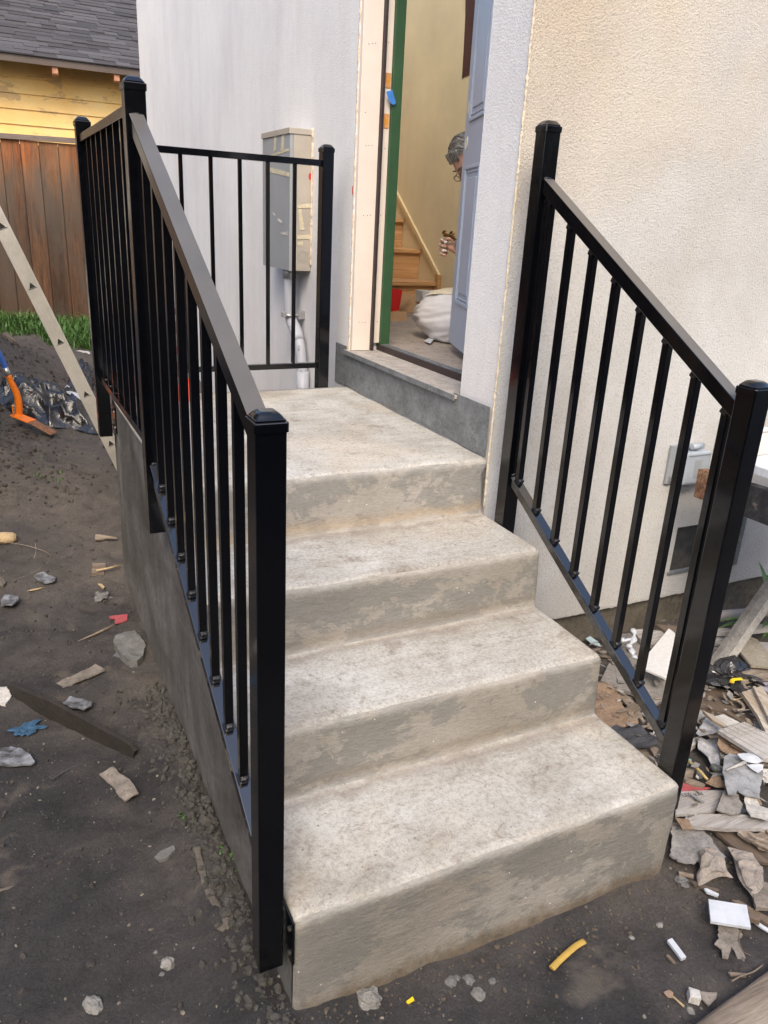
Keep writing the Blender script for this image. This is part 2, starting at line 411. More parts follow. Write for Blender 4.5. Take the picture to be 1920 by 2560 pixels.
M['yellow2'] = simple('bright_yellow_plastic', (0.70, 0.52, 0.02), 0.4, 0.15, 25, 0.1)
M['stone'] = simple('grey_stone', (0.15, 0.15, 0.148), 0.9, 0.25, 30, 0.7)
M['palestone'] = simple('pale_stone', (0.235, 0.23, 0.215), 0.9, 0.3, 34, 0.8)
M['paper'] = simple('muddy_paper', (0.205, 0.18, 0.155), 0.95, 0.4, 18, 0.6)
M['bark'] = simple('bark_strip', (0.115, 0.10, 0.085), 0.95, 0.3, 24, 0.6)
M['blond'] = simple('split_blond_wood', (0.44, 0.33, 0.19), 0.8, 0.25, 24, 0.4)
M['bluerag'] = simple('blue_scrap', (0.03, 0.085, 0.16), 0.7, 0.4, 40, 0.5)
M['bluetape'] = simple('blue_painters_tape', (0.04, 0.19, 0.55), 0.7, 0.1, 20, 0.2)
M['red'] = simple('red_print', (0.52, 0.015, 0.015), 0.5, 0.1, 20, 0.1)
M['orangered'] = simple('orange_red_plastic', (0.72, 0.075, 0.025), 0.4, 0.1, 20, 0.1)
M['clear'] = None
def m_clear():
    n = NT('clear_plastic_scrap')
    n.base(n.ramp(n.noise(30, 5, 0.7), [(0.38, (0.09, 0.09, 0.09)), (0.62, (0.34, 0.36, 0.40))])); n.rough(0.3); n.set('Transmission Weight', 0.35); n.set('IOR', 1.35)
    n.bump(n.noise(60, 5, 0.7), 0.5, 0.006)
    return n.m
M['clear'] = m_clear()
def m_leaf(name, c0, c1, tr=0.2):
    n = NT(name)
    n.base(n.ramp(n.noise(9, 3, 0.6), [(0.3, c0), (0.7, c1)])); n.rough(0.55)
    n.set('Subsurface Weight', tr); n.set('Subsurface Radius', (0.01, 0.02, 0.005)); n.set('Subsurface Scale', 0.02)
    return n.m
M['grass'] = m_leaf('grass_green', (0.030, 0.085, 0.012), (0.085, 0.18, 0.035))
M['blade'] = m_leaf('strap_leaf_green', (0.035, 0.10, 0.02), (0.10, 0.19, 0.05), 0.1)
M['skin'] = simple('skin', (0.46, 0.255, 0.185), 0.5, 0.12, 18, 0.15)
M['skinpaint'] = simple('white_paint_spots', (0.72, 0.70, 0.66), 0.6, 0.1, 20, 0.1)
M['hair'] = simple('grey_hair', (0.27, 0.255, 0.235), 0.45, 0.35, 90, 0.3)
M['hairdark'] = simple('dark_grey_hair', (0.10, 0.09, 0.082), 0.5, 0.3, 90, 0.3)
M['glasses'] = simple('dark_spectacle_frame', (0.02, 0.012, 0.01), 0.3, 0.1, 10, 0)
M['whitepants'] = simple('white_painter_trousers', (0.60, 0.585, 0.60), 0.9, 0.08, 8, 0.2)
M['shirt'] = simple('grey_work_shirt', (0.16, 0.16, 0.17), 0.9, 0.1, 12, 0.3)
M['canvas'] = simple('cream_canvas', (0.56, 0.50, 0.37), 0.95, 0.15, 10, 0.3)
M['shoe'] = simple('dusty_shoe', (0.06, 0.05, 0.04), 0.8, 0.3, 30, 0.3)
M['brass'] = simple('aged_brass', (0.30, 0.19, 0.07), 0.25, 0.3, 60, 0.2, metal=0.95)
M['mesh_screen'] = None
def m_screen():
    n = NT('vent_screen')
    x, y, z = n.sep()
    a = n.math('SINE', n.math('MULTIPLY', n.math('ADD', x, z), 1400.0))
    b = n.math('SINE', n.math('MULTIPLY', n.math('SUBTRACT', x, z), 1400.0))
    g = n.math('MAXIMUM', a, b)
    c = n.ramp(g, [(0.55, (0.012, 0.012, 0.013)), (0.9, (0.075, 0.075, 0.075))])
    dust = n.noise(14, 5, 0.7)
    c = n.mix(n.ramp(n.math('SUBTRACT', dust, n.math('ADD', z, 0.49)), [(0.5, 0.0), (0.75, 0.7)]), c, (0.12, 0.105, 0.085))
    n.base(c); n.rough(0.7)
    return n.m
M['mesh_screen'] = m_screen()
M['fluff'] = simple('dusty_tan_patch', (0.33, 0.27, 0.20), 0.95, 0.4, 25, 0.5)
M['coverclear'] = simple('clear_grey_cover', (0.33, 0.37, 0.42), 0.2, 0.06, 10, 0.05)
M['neighbour'] = simple('unseen_brown_wall', (0.12, 0.085, 0.06), 0.85, 0.3, 3, 0.3)  # also used on the unseen blocks added to darken reflections

# ------------------------------------------------------------------ object helpers
def base_of(parent):
    v = Vector((0, 0, 0))
    while parent is not None:
        v = v + parent.location; parent = parent.parent
    return v

def link(name, me, parent=None, origin=None, mat=None, smooth=False):
    """link a mesh given in world coordinates as an object whose origin is at `origin` (its own base)"""
    if mat is not None:
        for mm in (mat if isinstance(mat, (list, tuple)) else [mat]): me.materials.append(mm)
    o = bpy.data.objects.new(name, me)
    pb = base_of(parent)
    if origin is None:
        if len(me.vertices):
            n = len(me.vertices); step = max(1, n // 400)
            s = Vector((0, 0, 0)); k = 0; zm = 1e9
            for i in range(0, n, step):
                c = me.vertices[i].co; s += c; k += 1; zm = min(zm, c.z)
            s /= k
            origin = Vector((s.x, s.y, zm))
        else: origin = Vector((0, 0, 0))
    origin = Vector(origin)
    me.transform(Matrix.Translation(-origin))
    o.location = origin - pb
    o.parent = parent
    if smooth:
        for p in me.polygons: p.use_smooth = True
    col.objects.link(o)
    return o

def tag(o, label=None, cat=None, group=None, kind=None):
    if label: o['label'] = label
    if cat: o['category'] = cat
    if group: o['group'] = group
    if kind: o['kind'] = kind
    return o

def thing(name, label, cat, loc, group=None):
    o = bpy.data.objects.new(name, None)
    o.empty_display_size = 0.1
    o.location = loc
    col.objects.link(o)
    return tag(o, label, cat, group)

def from_bm(bm):
    me = bpy.data.meshes.new('m')
    bm.normal_update()
    bm.to_mesh(me); bm.free()
    return me

def bm_box(bm, lo, hi, bev=0.0, mtx=None, mi=0):
    d = bmesh.ops.create_cube(bm, size=1.0)
    vs_ = d['verts']
    c = (Vector(lo) + Vector(hi)) / 2; s = Vector(hi) - Vector(lo)
    for v in vs_: v.co = Vector((v.co.x * s.x, v.co.y * s.y, v.co.z * s.z)) + c
    fs = list({f for v in vs_ for f in v.link_faces})
    for f in fs: f.material_index = mi
    if bev:
        es = list({e for v in vs_ for e in v.link_edges})
        r = bmesh.ops.bevel(bm, geom=es, offset=bev, segments=2, affect='EDGES', profile=0.6)
        vs_ = list({v for f in r['faces'] for v in f.verts} | {v for v in vs_ if v.is_valid})
        for f in r['faces']: f.material_index = mi
    if mtx is not None:
        for v in vs_: v.co = mtx @ v.co
    return vs_

def box(name, lo, hi, mat, parent=None, bev=0.0, mtx=None, origin=None):
    bm = bmesh.new(); bm_box(bm, lo, hi, bev, mtx)
    return link(name, from_bm(bm), parent, origin, mat)

def frame(p0, p1, up=(0, 0, 1)):
    """matrix whose X runs p0->p1, Z is as near `up` as it can be, at the midpoint"""
    p0, p1 = Vector(p0), Vector(p1)
    x = (p1 - p0).normalized(); y = Vector(up).cross(x).normalized(); z = x.cross(y)
    m = Matrix((x, y, z)).transposed().to_4x4(); m.translation = (p0 + p1) / 2
    return m, (p1 - p0).length

def bar(name, p0, p1, w, h, mat, parent=None, bev=0.0015, up=(0, 0, 1)):
    m, L = frame(p0, p1, up)
    return box(name, (-L / 2, -w / 2, -h / 2), (L / 2, w / 2, h / 2), mat, parent, bev, m)

def bm_tube(bm, pts, rad, seg=10, flat=1.0, cap=True):
    pts = [Vector(p) for p in pts]
    rings = []
    prev = None
    for i, p in enumerate(pts):
        t = (pts[min(i + 1, len(pts) - 1)] - pts[max(i - 1, 0)]).normalized()
        ref = Vector((0, 0, 1)) if abs(t.z) < 0.95 else Vector((0, 1, 0))
        if prev is not None: ref = prev
        a = (ref - t * ref.dot(t)).normalized(); b = t.cross(a); prev = a
        r = rad[i] if isinstance(rad, (list, tuple)) else rad
        rings.append([bm.verts.new(p + a * (r * flat * math.cos(2 * math.pi * k / seg)) + b * (r * math.sin(2 * math.pi * k / seg))) for k in range(seg)])
    for i in range(len(rings) - 1):
        for k in range(seg):
            f = bm.faces.new((rings[i][k], rings[i][(k + 1) % seg], rings[i + 1][(k + 1) % seg], rings[i + 1][k])); f.smooth = True
    if cap:
        bm.faces.new(list(reversed(rings[0]))); bm.faces.new(rings[-1])

def tube(name, pts, rad, mat, parent=None, seg=10, flat=1.0):
    bm = bmesh.new(); bm_tube(bm, pts, rad, seg, flat)
    bmesh.ops.recalc_face_normals(bm, faces=bm.faces)
    return link(name, from_bm(bm), parent, None, mat)

def smooth_path(pts, n=6):
    """Catmull-Rom through pts"""
    P = [Vector(p) for p in pts]; P = [P[0] * 2 - P[1]] + P + [P[-1] * 2 - P[-2]]
    out = []
    for i in range(1, len(P) - 2):
        for k in range(n):
            t = k / n
            out.append(0.5 * ((2 * P[i]) + (P[i + 1] - P[i - 1]) * t + (2 * P[i - 1] - 5 * P[i] + 4 * P[i + 1] - P[i + 2]) * t * t + (-P[i - 1] + 3 * P[i] - 3 * P[i + 1] + P[i + 2]) * t ** 3))
    out.append(P[-2])
    return out

def slab(name, poly, th, mat, parent=None, rough=0.0, warp=0.0, lift=0.0, seed=0, cuts=2, cat=None, label=None, group=None, kind=None, tilt=None, ridge=None):
    """a board, tile or scrap: outline `poly` (world points), real thickness, uneven edge, slight warp.
    rough = edge raggedness in metres; tilt = (axis point a, axis point b, degrees)"""
    P = [Vector(p) for p in poly]
    out = []
    for i, p in enumerate(P):
        q = P[(i + 1) % len(P)]
        L = (q - p).length
        n = max(1, int(L / 0.009)) if rough else 1
        for k in range(n):
            t = k / n
            v = p.lerp(q, t)
            if rough and k:
                v += (Vector((noise.noise(v * 60 + Vector((seed, 0, 0))), noise.noise(v * 60 + Vector((0, seed, 9))), 0)) * 0.5 + Vector((noise.noise(v * 210 + Vector((seed, 3, 0))), noise.noise(v * 190 + Vector((4, seed, 9))), 0)) * 0.35) * rough
            out.append(v)
    bm = bmesh.new()
    top = [bm.verts.new(v + Vector((0, 0, lift))) for v in out]
    f = bm.faces.new(top)
    f.normal_update()
    if f.normal.z < 0: f.normal_flip()
    tri = bmesh.ops.triangulate(bm, faces=[f])
    if warp or ridge:
        bmesh.ops.subdivide_edges(bm, edges=bm.edges[:], cuts=cuts, use_grid_fill=True)
    tops = bm.faces[:]
    r = bmesh.ops.extrude_face_region(bm, geom=tops)
    low = [g for g in r['geom'] if isinstance(g, bmesh.types.BMVert)]
    for v in low: v.co.z -= th
    bmesh.ops.recalc_face_normals(bm, faces=bm.faces)
    if warp:
        for v in bm.verts:
            q = Vector((v.co.x, v.co.y, 0)) * 9 + Vector((seed * 3.1, seed, 0))
            v.co.z += warp * noise.noise(q) + warp * 0.5 * noise.noise(q * 3)
    if tilt:
        a, b, deg = Vector(tilt[0]), Vector(tilt[1]), tilt[2]
        rot = Matrix.Translation(a) @ Matrix.Rotation(R(deg), 4, (b - a).normalized()) @ Matrix.Translation(-a)
        bmesh.ops.transform(bm, matrix=rot, verts=bm.verts)
    o = link(name, from_bm(bm), parent, None, mat)
    return tag(o, label, cat, group, kind)

def rock(name, c, r, mat, flat=0.6, seed=0, parent=None, sub=3, rot=0.0, stretch=1.0, jag=0.35):
    bm = bmesh.new()
    bmesh.ops.create_icosphere(bm, subdivisions=sub, radius=1.0)
    for v in bm.verts:
        n = v.co.normalized()
        k = 1 + jag * noise.noise(n * 1.6 + Vector((seed, 0, 0))) + jag * 0.45 * noise.noise(n * 4.0 + Vector((0, seed, 0)))
        v.co = n * k
        v.co.x *= r * stretch; v.co.y *= r; v.co.z *= r * flat
    m = Matrix.Translation(Vector(c) + Vector((0, 0, r * flat * 0.25))) @ Matrix.Rotation(rot, 4, 'Z')
    bmesh.ops.transform(bm, matrix=m, verts=bm.verts)
    return link(name, from_bm(bm), parent, None, mat, smooth=jag < 0.3)

def _ss(a, b, t):
    t = min(1.0, max(0.0, (t - a) / (b - a)))
    return t * t * (3 - 2 * t)
def ground_height(x, y):
    z = -0.905
    z += 0.19 * _ss(1.0, 3.0, y) + 0.25 * _ss(3.0, 6.4, y)
    z += 0.60 * math.exp(-(((x + 1.90) / 0.58) ** 2 + ((y - 4.5) / 0.85) ** 2))
    z += 0.20 * math.exp(-(((x + 1.95) / 0.50) ** 2 + ((y - 2.6) / 0.45) ** 2))
    z += 0.03 * math.exp(-((x + 1.22) / 0.09) ** 2) * _ss(0.5, -0.4, y) * _ss(-1.5, -1.1, y)
    return z


_fr = random.Random(21)
PRINTS = [(_fr.uniform(-2.1, -1.25), _fr.uniform(-1.2, 2.2), _fr.uniform(-0.9, 0.9), _fr.choice((-1, 1))) for _ in range(16)] + [(_fr.uniform(-1.0, 0.5), _fr.uniform(-1.65, -1.22), _fr.uniform(0, 3), 1) for _ in range(5)]
def ground_noise(x, y):
    p = Vector((x, y, 0))
    z = 0.020 * noise.noise(p * 3.0) + 0.012 * noise.noise(p * 8) + 0.006 * noise.noise(p * 17)
    for fx, fy, fa, sd in PRINTS:
        dx, dy = x - fx, y - fy
        if abs(dx) > 0.22 or abs(dy) > 0.22: continue
        u = dx * math.cos(fa) + dy * math.sin(fa); v = -dx * math.sin(fa) + dy * math.cos(fa)
        sole = ((v - 0.045) / 0.085) ** 2 + ((u - sd * 0.006) / 0.046) ** 2
        heel = ((v + 0.085) / 0.042) ** 2 + (u / 0.036) ** 2
        d = min(sole, heel)
        z += -0.011 * _ss(1.15, 0.8, d) + 0.005 * math.exp(-((d - 1.5) / 0.35) ** 2)
        if d < 0.9: z += 0.0022 * (1 if math.sin(v * 420) > 0 else -1)
    calm = 0.15 + 0.85 * (1 - _ss(-0.05, 0.05, x) * _ss(-1.14, -1.08, y))
    return z * calm
def _ss2(a, b, t): return 0
def gz(p, off=0.0): return Vector((p[0], p[1], ground_height(p[0], p[1]) + off))

# dimensions read off the place (metres); landing top is z=0, the house corner is x=0, y=0
W = 1.1415
Y1, Y2, Y3 = -0.3913, -0.7437, -1.1124
Z1, Z2, Z3 = -0.1979, -0.4029, -0.6048
LBACK = 1.3127

# ------------------------------------------------------------------ the ground
def axis(lo, hi, fine, far, grow=1.35):
    v = []; t = lo
    while t <= hi: v.append(t); t += fine
    s = fine
    a = [v[0]]
    while a[-1] > -far: s *= grow; a.append(a[-1] - s)
    b = [v[-1]]; s = fine
    while b[-1] < far: s *= grow; b.append(b[-1] + s)
    return list(reversed(a[1:])) + v + b[1:]
def build_ground():
    xs = axis(-2.6, 2.2, 0.02, 70); ys = axis(-1.7, 7.0, 0.025, 70)
    vs_, fs = [], []
    for y in ys:
        for x in xs:
            z = ground_height(x, y)
            if -2.7 < x < 2.3 and -1.8 < y < 7.1:
                p = Vector((x, y, 0))
                z += ground_noise(x, y)
                t = noise.noise(p * 26 + Vector((3, 1, 0)))
                rough = 0.35 + 0.9 * max(0, noise.noise(p * 1.3 + Vector((8, 2, 0)))) + (1.5 if y > 2.0 and x < -1.0 else 0) + 2.2 * math.exp(-((x + 1.24) / 0.1) ** 2)
                z += rough * (0.006 * t + 0.004 * noise.noise(p * 55))
                c = noise.voronoi(p * 20)[0][0]
                z += rough * 0.006 * max(0, 0.5 - c)
            vs_.append((x, y, z))
    nx = len(xs)
    for j in range(len(ys) - 1):
        for i in range(nx - 1):
            a = j * nx + i
            fs.append((a, a + 1, a + nx + 1, a + nx))
    me = bpy.data.meshes.new('ground'); me.from_pydata(vs_, [], fs)
    o = link('ground', me, None, (0, 0, 0), M['soil'], smooth=True)
    tag(o, kind='structure')
build_ground()

# ------------------------------------------------------------------ concrete stairs, one cast body
def build_stairs():
    prof = []                                                    # (y, z, face kind) kind of the stretch that follows
    def nosing(y, z, r=0.022):
        return [(y + r * (1 - math.cos(a)), z - r * (1 - math.sin(a))) for a in (R(0), R(22), R(45), R(68), R(90))]
    def run(a, b, step=0.03):
        n = max(1, int(math.hypot(b[0] - a[0], b[1] - a[1]) / step))
        return [(a[0] + (b[0] - a[0]) * k / n, a[1] + (b[1] - a[1]) * k / n) for k in range(n)]
    pts = []
    bottoms = [(Y3 + 0.004, -1.10), (-0.757, Z3), (-0.406, Z2), (-0.0366, Z1)]
    noses = [(Y3, Z3), (Y2, Z2), (Y1, Z1), (0.0, 0.0)]
    for b, n in zip(bottoms, noses):
        ns = nosing(*n)
        pts += [(p, 1) for p in run(b, ns[0])]
        pts += [(p, 1 if k < 2 else 0) for k, p in enumerate(ns[:-1])]
        pts.append((ns[-1], 0))
        nxt = {0: (-0.757, Z3), 1: (-0.406, Z2), 2: (-0.0366, Z1), 3: (LBACK, 0.0)}[noses.index(n)]
        seg = run(ns[-1], nxt)
        pts += [(p, 0) for p in seg[1:]]
    pts.append(((LBACK, 0.0), 1)); pts.append(((LBACK, -1.1), 1))
    N = 64
    bm = bmesh.new()
    rings = []
    for i in range(N + 1):
        t = i / N
        edge = min(i, N - i)
        ring = []
        inset = {0: 0.010, 1: 0.003}.get(edge, 0.0)
        for (y, z), k in pts:
            x1 = -0.0015 if y > -0.005 else -0.0264
            x = -W + (x1 + W) * t
            if edge == 1: x = (-W + 0.004) if i == 1 else (x1 - 0.004)
            if edge == 2: x = (-W + 0.012) if i == 2 else (x1 - 0.012)
            p = Vector((x, y, z))
            d = 0.0045 * noise.noise(p * 6) + 0.0022 * noise.noise(p * 31)
            yy = y + (inset if k else 0) * (1 if z > -1.05 else 0) + d * (1 if k else 0.2)
            zz = z - (0 if k else inset) + (0 if k else d * 0.8)
            ring.append(bm.verts.new((x, yy, zz)))
        rings.append(ring)
    for i in range(N):
        for j in range(len(pts) - 1):
            f = bm.faces.new((rings[i][j], rings[i][j + 1], rings[i + 1][j + 1], rings[i + 1][j]))
            f.material_index = 0 if pts[j][1] == 0 else 1
            f.smooth = True
    for ring in (rings[0], rings[-1]):
        x = ring[0].co.x
        prev_v = ring[0]; prev_l = bm.verts.new((x, prev_v.co.y, -1.1))
        for v in ring[1:-1]:
            if v.co.y - prev_v.co.y > 1e-5:
                lo_v = bm.verts.new((x, v.co.y, -1.1))
                f = bm.faces.new((prev_v, v, lo_v, prev_l)); f.material_index = 2
                prev_v, prev_l = v, lo_v
            elif v.co.z > prev_v.co.z: prev_v = v if v.co.y >= prev_v.co.y - 1e-5 else prev_v
    bmesh.ops.remove_doubles(bm, verts=bm.verts, dist=1e-6)
    bmesh.ops.recalc_face_normals(bm, faces=bm.faces)
    me = from_bm(bm)
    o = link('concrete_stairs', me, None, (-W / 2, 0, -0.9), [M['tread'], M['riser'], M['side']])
    tag(o, 'cast grey concrete stairs with four levels leading up to the doorway', 'stairs')
build_stairs()

# ------------------------------------------------------------------ house
house = thing('house', 'pale rendered house with a half open door above the stairs', 'house', (0, 0, -0.9))
YO0, YO1, ZS, ZL = 0.237, 1.313, 0.18, 2.32     # doorway
YC = 6.70
def quads(name, qs, mat, parent, sub=0):
    bm = bmesh.new()
    for q in qs: bm.faces.new([bm.verts.new(p) for p in q])
    bmesh.ops.remove_doubles(bm, verts=bm.verts, dist=1e-5)
    return link(name, from_bm(bm), parent, None, mat)
T = 0.022
H = 3.4
ww = quads('wall', [
    ((0, 0, -0.74), (0, 0, H), (0, YO0, H), (0, YO0, -0.74)),
    ((0, YO0, ZL), (0, YO0, H), (0, YO1, H), (0, YO1, ZL)),
    ((0, YO0, -0.74), (0, YO0, ZS - 0.012), (0, YO1, ZS - 0.012), (0, YO1, -0.74)),
    ((0, YO1, -0.74), (0, YO1, H), (0, YC, H), (0, YC, -0.74)),
    ((0, YC, -0.74), (0, YC, H), (0.18, YC, H), (0.18, YC, -0.74)),
    ((0, YO0, ZS), (0, YO0, ZL), (0.15, YO0, ZL), (0.15, YO0, ZS)),
    ((0, YO1, ZS), (0, YO1, ZL), (0.15, YO1, ZL), (0.15, YO1, ZS)),
    ((0, YO0, ZL), (0, YO1, ZL), (0.15, YO1, ZL), (0.15, YO0, ZL)),
    ((0, 0, -0.74), (0, YC, -0.74), (0.04, YC, -0.74), (0.04, 0.04, -0.74)),
], M['wall_grey'], house)
tag(ww, 'smooth grey rendered wall beside the door')
# openings in the right wall: the vent
VX0, VX1, VZ0, VZ1 = 1.035, 1.440, -0.622, -0.405
wr = quads('wall', [
    ((0.0, 0, -0.737), (0.0, 0, H), (VX0, 0, H), (VX0, 0, -0.737)),
    ((VX0, 0, VZ1), (VX0, 0, H), (VX1, 0, H), (VX1, 0, VZ1)),
    ((VX0, 0, -0.737), (VX0, 0, VZ0), (VX1, 0, VZ0), (VX1, 0, -0.737)),
    ((VX1, 0, -0.737), (VX1, 0, H), (5.0, 0, H), (5.0, 0, -0.737)),
    ((0, 0, -0.737), (5, 0, -0.737), (5, 0.04, -0.737), (0, 0.04, -0.737)),
    ((VX0, 0, VZ0), (VX0, 0, VZ1), (VX0, 0.03, VZ1), (VX0, 0.03, VZ0)),
    ((VX0, 0, VZ1), (VX1, 0, VZ1), (VX1, 0.03, VZ1), (VX0, 0.03, VZ1)),
], M['wall_cream'], house)
tag(wr, 'cream rendered wall with rough sandy texture beside the right railing')
# foundation strip under the render
quads('foundation', [
    ((0.03, 0.03, -1.2), (0.03, 0.03, -0.733), (5, 0.03, -0.733), (5, 0.03, -1.2)),
    ((0.03, 0.03, -1.2), (0.03, 0.03, -0.735), (0.03, YC, -0.735), (0.03, YC, -1.2))], M['found'], house)
# ragged lower edge of the render
bm = bmesh.new()
for k in range(150):
    x = 0.02 + k * 0.02
    s = 0.006 + 0.006 * abs(noise.noise(Vector((x * 30, 0, 0))))
    bm_box(bm, (x, 0.002, -0.737 - s), (x + 0.021, 0.02, -0.735))
link('render_edge', from_bm(bm), house, None, M['wall_cream'])
# corner bead: rough cream line of render down the corner
def bead():
    bm = bmesh.new(); pts = []; rad = []
    z = -0.19
    while z < 3.4:
        n = noise.noise(Vector((0, 0, z * 14))); n2 = noise.noise(Vector((5, 0, z * 37)))
        pts.append((-0.001 + 0.002 * n, 0.001 + 0.002 * n2, z)); rad.append(0.0045 + 0.002 * n + 0.0025 * n2)
        z += 0.012
    bm_tube(bm, pts, rad, 8)
    o = link('corner_bead', from_bm(bm), house, None, M['bead'])
bead()
# flashing: grey metal strip under the door, bent round both ends
def flashing():
    bm = bmesh.new()
    def sheet(y0, y1, z0a, z1a, x, z0b=None, z1b=None):
        n = 14
        for k in range(n):
            ya, yb = y0 + (y1 - y0) * k / n, y0 + (y1 - y0) * (k + 1) / n
            vs_ = []
            for (yy, zz) in ((ya, z0a), (yb, z0a), (yb, z1a), (ya, z1a)):
                d = 0.0022 * noise.noise(Vector((0, yy * 6, zz * 9)))
                vs_.append(bm.verts.new((x + d, yy, zz)))
            bm.faces.new(vs_)
    sheet(0.262, 1.34, 0.004, ZS - 0.004, -0.007)
    sheet(0.012, 0.268, 0.004, 0.190, -0.0115)
    sheet(1.33, 1.47, 0.0, 0.20, -0.005)
    bmesh.ops.remove_doubles(bm, verts=bm.verts, dist=1e-4)
    r = bmesh.ops.extrude_face_region(bm, geom=bm.faces[:])
    for g in r['geom']:
        if isinstance(g, bmesh.types.BMVert): g.co.x += 0.002
    bmesh.ops.recalc_face_normals(bm, faces=bm.faces)
    link('flashing', from_bm(bm), house, None, M['galv'])
flashing()
# sill and threshold
box('sill', (-0.022, YO0 + 0.002, ZS - 0.010), (0.150, YO1 + 0.02, ZS + 0.004), M['sill'], house, 0.002)
box('sill_lip', (-0.026, YO0 + 0.002, ZS - 0.016), (-0.0225, YO1 + 0.02, ZS + 0.006), M['galv'], house, 0.001)
th = box('threshold', (0.151, YO0 + 0.002, ZS - 0.01), (0.205, YO1, 0.212), M['seal'], house, 0.004)
for k in range(3):
    box('threshold_ridge', (0.158 + 0.014 * k, YO0 + 0.004, 0.2125), (0.164 + 0.014 * k, YO1 - 0.002, 0.2165), M['galv'], th)
# far door jamb: cream face, dark weatherstrip, green casing
j = box('door_jamb', (0.004, 1.285, ZS + 0.006), (0.100, YO1 - 0.001, ZL), M['trim'], house, 0.0015)
box('weatherstrip', (0.1005, 1.270, ZS + 0.008), (0.116, YO1 - 0.003, ZL), M['seal'], j, 0.003)
j2 = box('door_jamb', (0.1165, 1.290, ZS + 0.04), (0.154, YO1 - 0.001, ZL), M['trim'], house, 0.0015)
box('door_casing', (0.1545, 1.275, 0.201), (0.205, YO1 + 0.03, ZL), M['green'], house, 0.003)
for zc in [(0.125, 1.290, 1.388), (0.128, 1.290, 1.223)]:
    m = box('strike_mortise', (0.121, 1.2872, zc[2] - 0.030), (0.150, 1.2898, zc[2] + 0.030), M['mortise'], j2, 0.001)
    bm = bmesh.new()
    d = bmesh.ops.create_circle(bm, cap_ends=True, segments=20, radius=1.0)
    for v in bm.verts: v.co = Vector((0.135 + v.co.x * 0.0095, 1.2868, zc[2] + v.co.y * 0.014))
    link('strike_hole', from_bm(bm), m, None, simple('mortise_inside', (0.62, 0.26, 0.03), 0.5, 0.2, 40, 0.2))
# nail heads on the jamb, in threes
nails = [(0.034, 1.284, 1.518), (0.051, 1.284, 1.522), (0.066, 1.284, 1.525), (0.038, 1.284, 1.113), (0.053, 1.284, 1.115), (0.069, 1.284, 1.116), (0.039, 1.284, 0.815), (0.059, 1.284, 0.816), (0.074, 1.284, 0.818), (0.038, 1.284, 0.323), (0.054, 1.284, 0.322), (0.070, 1.284, 0.322), (0.029, 1.284, 1.248)]
nails2 = [(0.118, 1.289, 1.534), (0.131, 1.289, 1.536), (0.122, 1.289, 1.106), (0.137, 1.289, 1.109), (0.115, 1.289, 0.820), (0.131, 1.289, 0.821), (0.121, 1.289, 0.324), (0.138, 1.289, 0.324)]
for p in nails:
    bm = bmesh.new(); bmesh.ops.create_icosphere(bm, subdivisions=1, radius=0.0022)
    bmesh.ops.translate(bm, verts=bm.verts, vec=(p[0], 1.2845, p[2])); link('nail', from_bm(bm), j, None, M['seal'])
for p in nails2:
    bm = bmesh.new(); bmesh.ops.create_icosphere(bm, subdivisions=1, radius=0.0022)
    bmesh.ops.translate(bm, verts=bm.verts, vec=(max(0.119, p[0]), 1.2893, p[2])); link('nail', from_bm(bm), j2, None, M['seal'])
# cream foam line where the jamb meets the render
bm = bmesh.new(); pts = []; rad = []
z = 0.005
while z < 2.3:
    pts.append((0.001, 1.317 + 0.002 * noise.noise(Vector((0, 3, z * 20))), z)); rad.append(0.0045 + 0.003 * noise.noise(Vector((2, 0, z * 45)))); z += 0.012
bm_tube(bm, pts, rad, 6); link('foam_seal', from_bm(bm), house, None, M['caulk'])
box('red_mark', (-0.0022, 1.326, (0.000, 1.306, 0.904)[2]), (-0.0005, 1.333, (0.000, 1.309, 0.940)[2]), M['red'], house)

# the door: slab hinged at the near jamb, swung inward
hinge = Vector((0.158, 0.285, 0.246)); fe = Vector((0.465, 1.134, 0.246))
ddir = (fe - hinge).normalized(); DL = 0.9
din = Vector((-ddir.y, ddir.x, 0)) * -1.0                       # towards the room
if din.x < 0: din = -din
def dmat(off=0.0):
    m = Matrix((ddir, din, Vector((0, 0, 1)))).transposed().to_4x4()
    m.translation = hinge; return m
DM = dmat()
door = box('door', (0, 0.0, 0), (DL, 0.044, 2.03), M['door'], house, 0.002, DM)
def dbox(name, u0, u1, z0, z1, w0, w1, mat, parent, bev=0.0):
    return box(name, (u0, w0, z0), (u1, w1, z1), mat, parent, bev, DM)
def panel(u0, u1, z0, z1):
    w = 0.016
    p = dbox('door_panel', u0 + 0.05, u1 - 0.05, z0 + 0.05, z1 - 0.05, -0.005, 0.002, M['door'], door, 0.0045)
    for a in ((u0, u1, z0, z0 + w), (u0, u1, z1 - w, z1), (u0, u0 + w, z0 + w, z1 - w), (u1 - w, u1, z0 + w, z1 - w)):
        dbox('moulding', *a, -0.0075, 0.001, M['door'], p, 0.0035)
    for a in ((u0 + .024, u1 - .024, z0 + .024, z0 + .030), (u0 + .024, u1 - .024, z1 - .030, z1 - .024), (u0 + .024, u0 + .030, z0 + .03, z1 - .03), (u1 - .030, u1 - .024, z0 + .03, z1 - .03)):
        dbox('moulding', *a, -0.004, 0.001, M['door'], p, 0.0015)
panel(0.50, 0.80, 0.20, 0.80)
panel(0.10, 0.40, 0.20, 0.80)
panel(0.50, 0.80, 0.98, 1.85)
panel(0.10, 0.40, 0.98, 1.85)
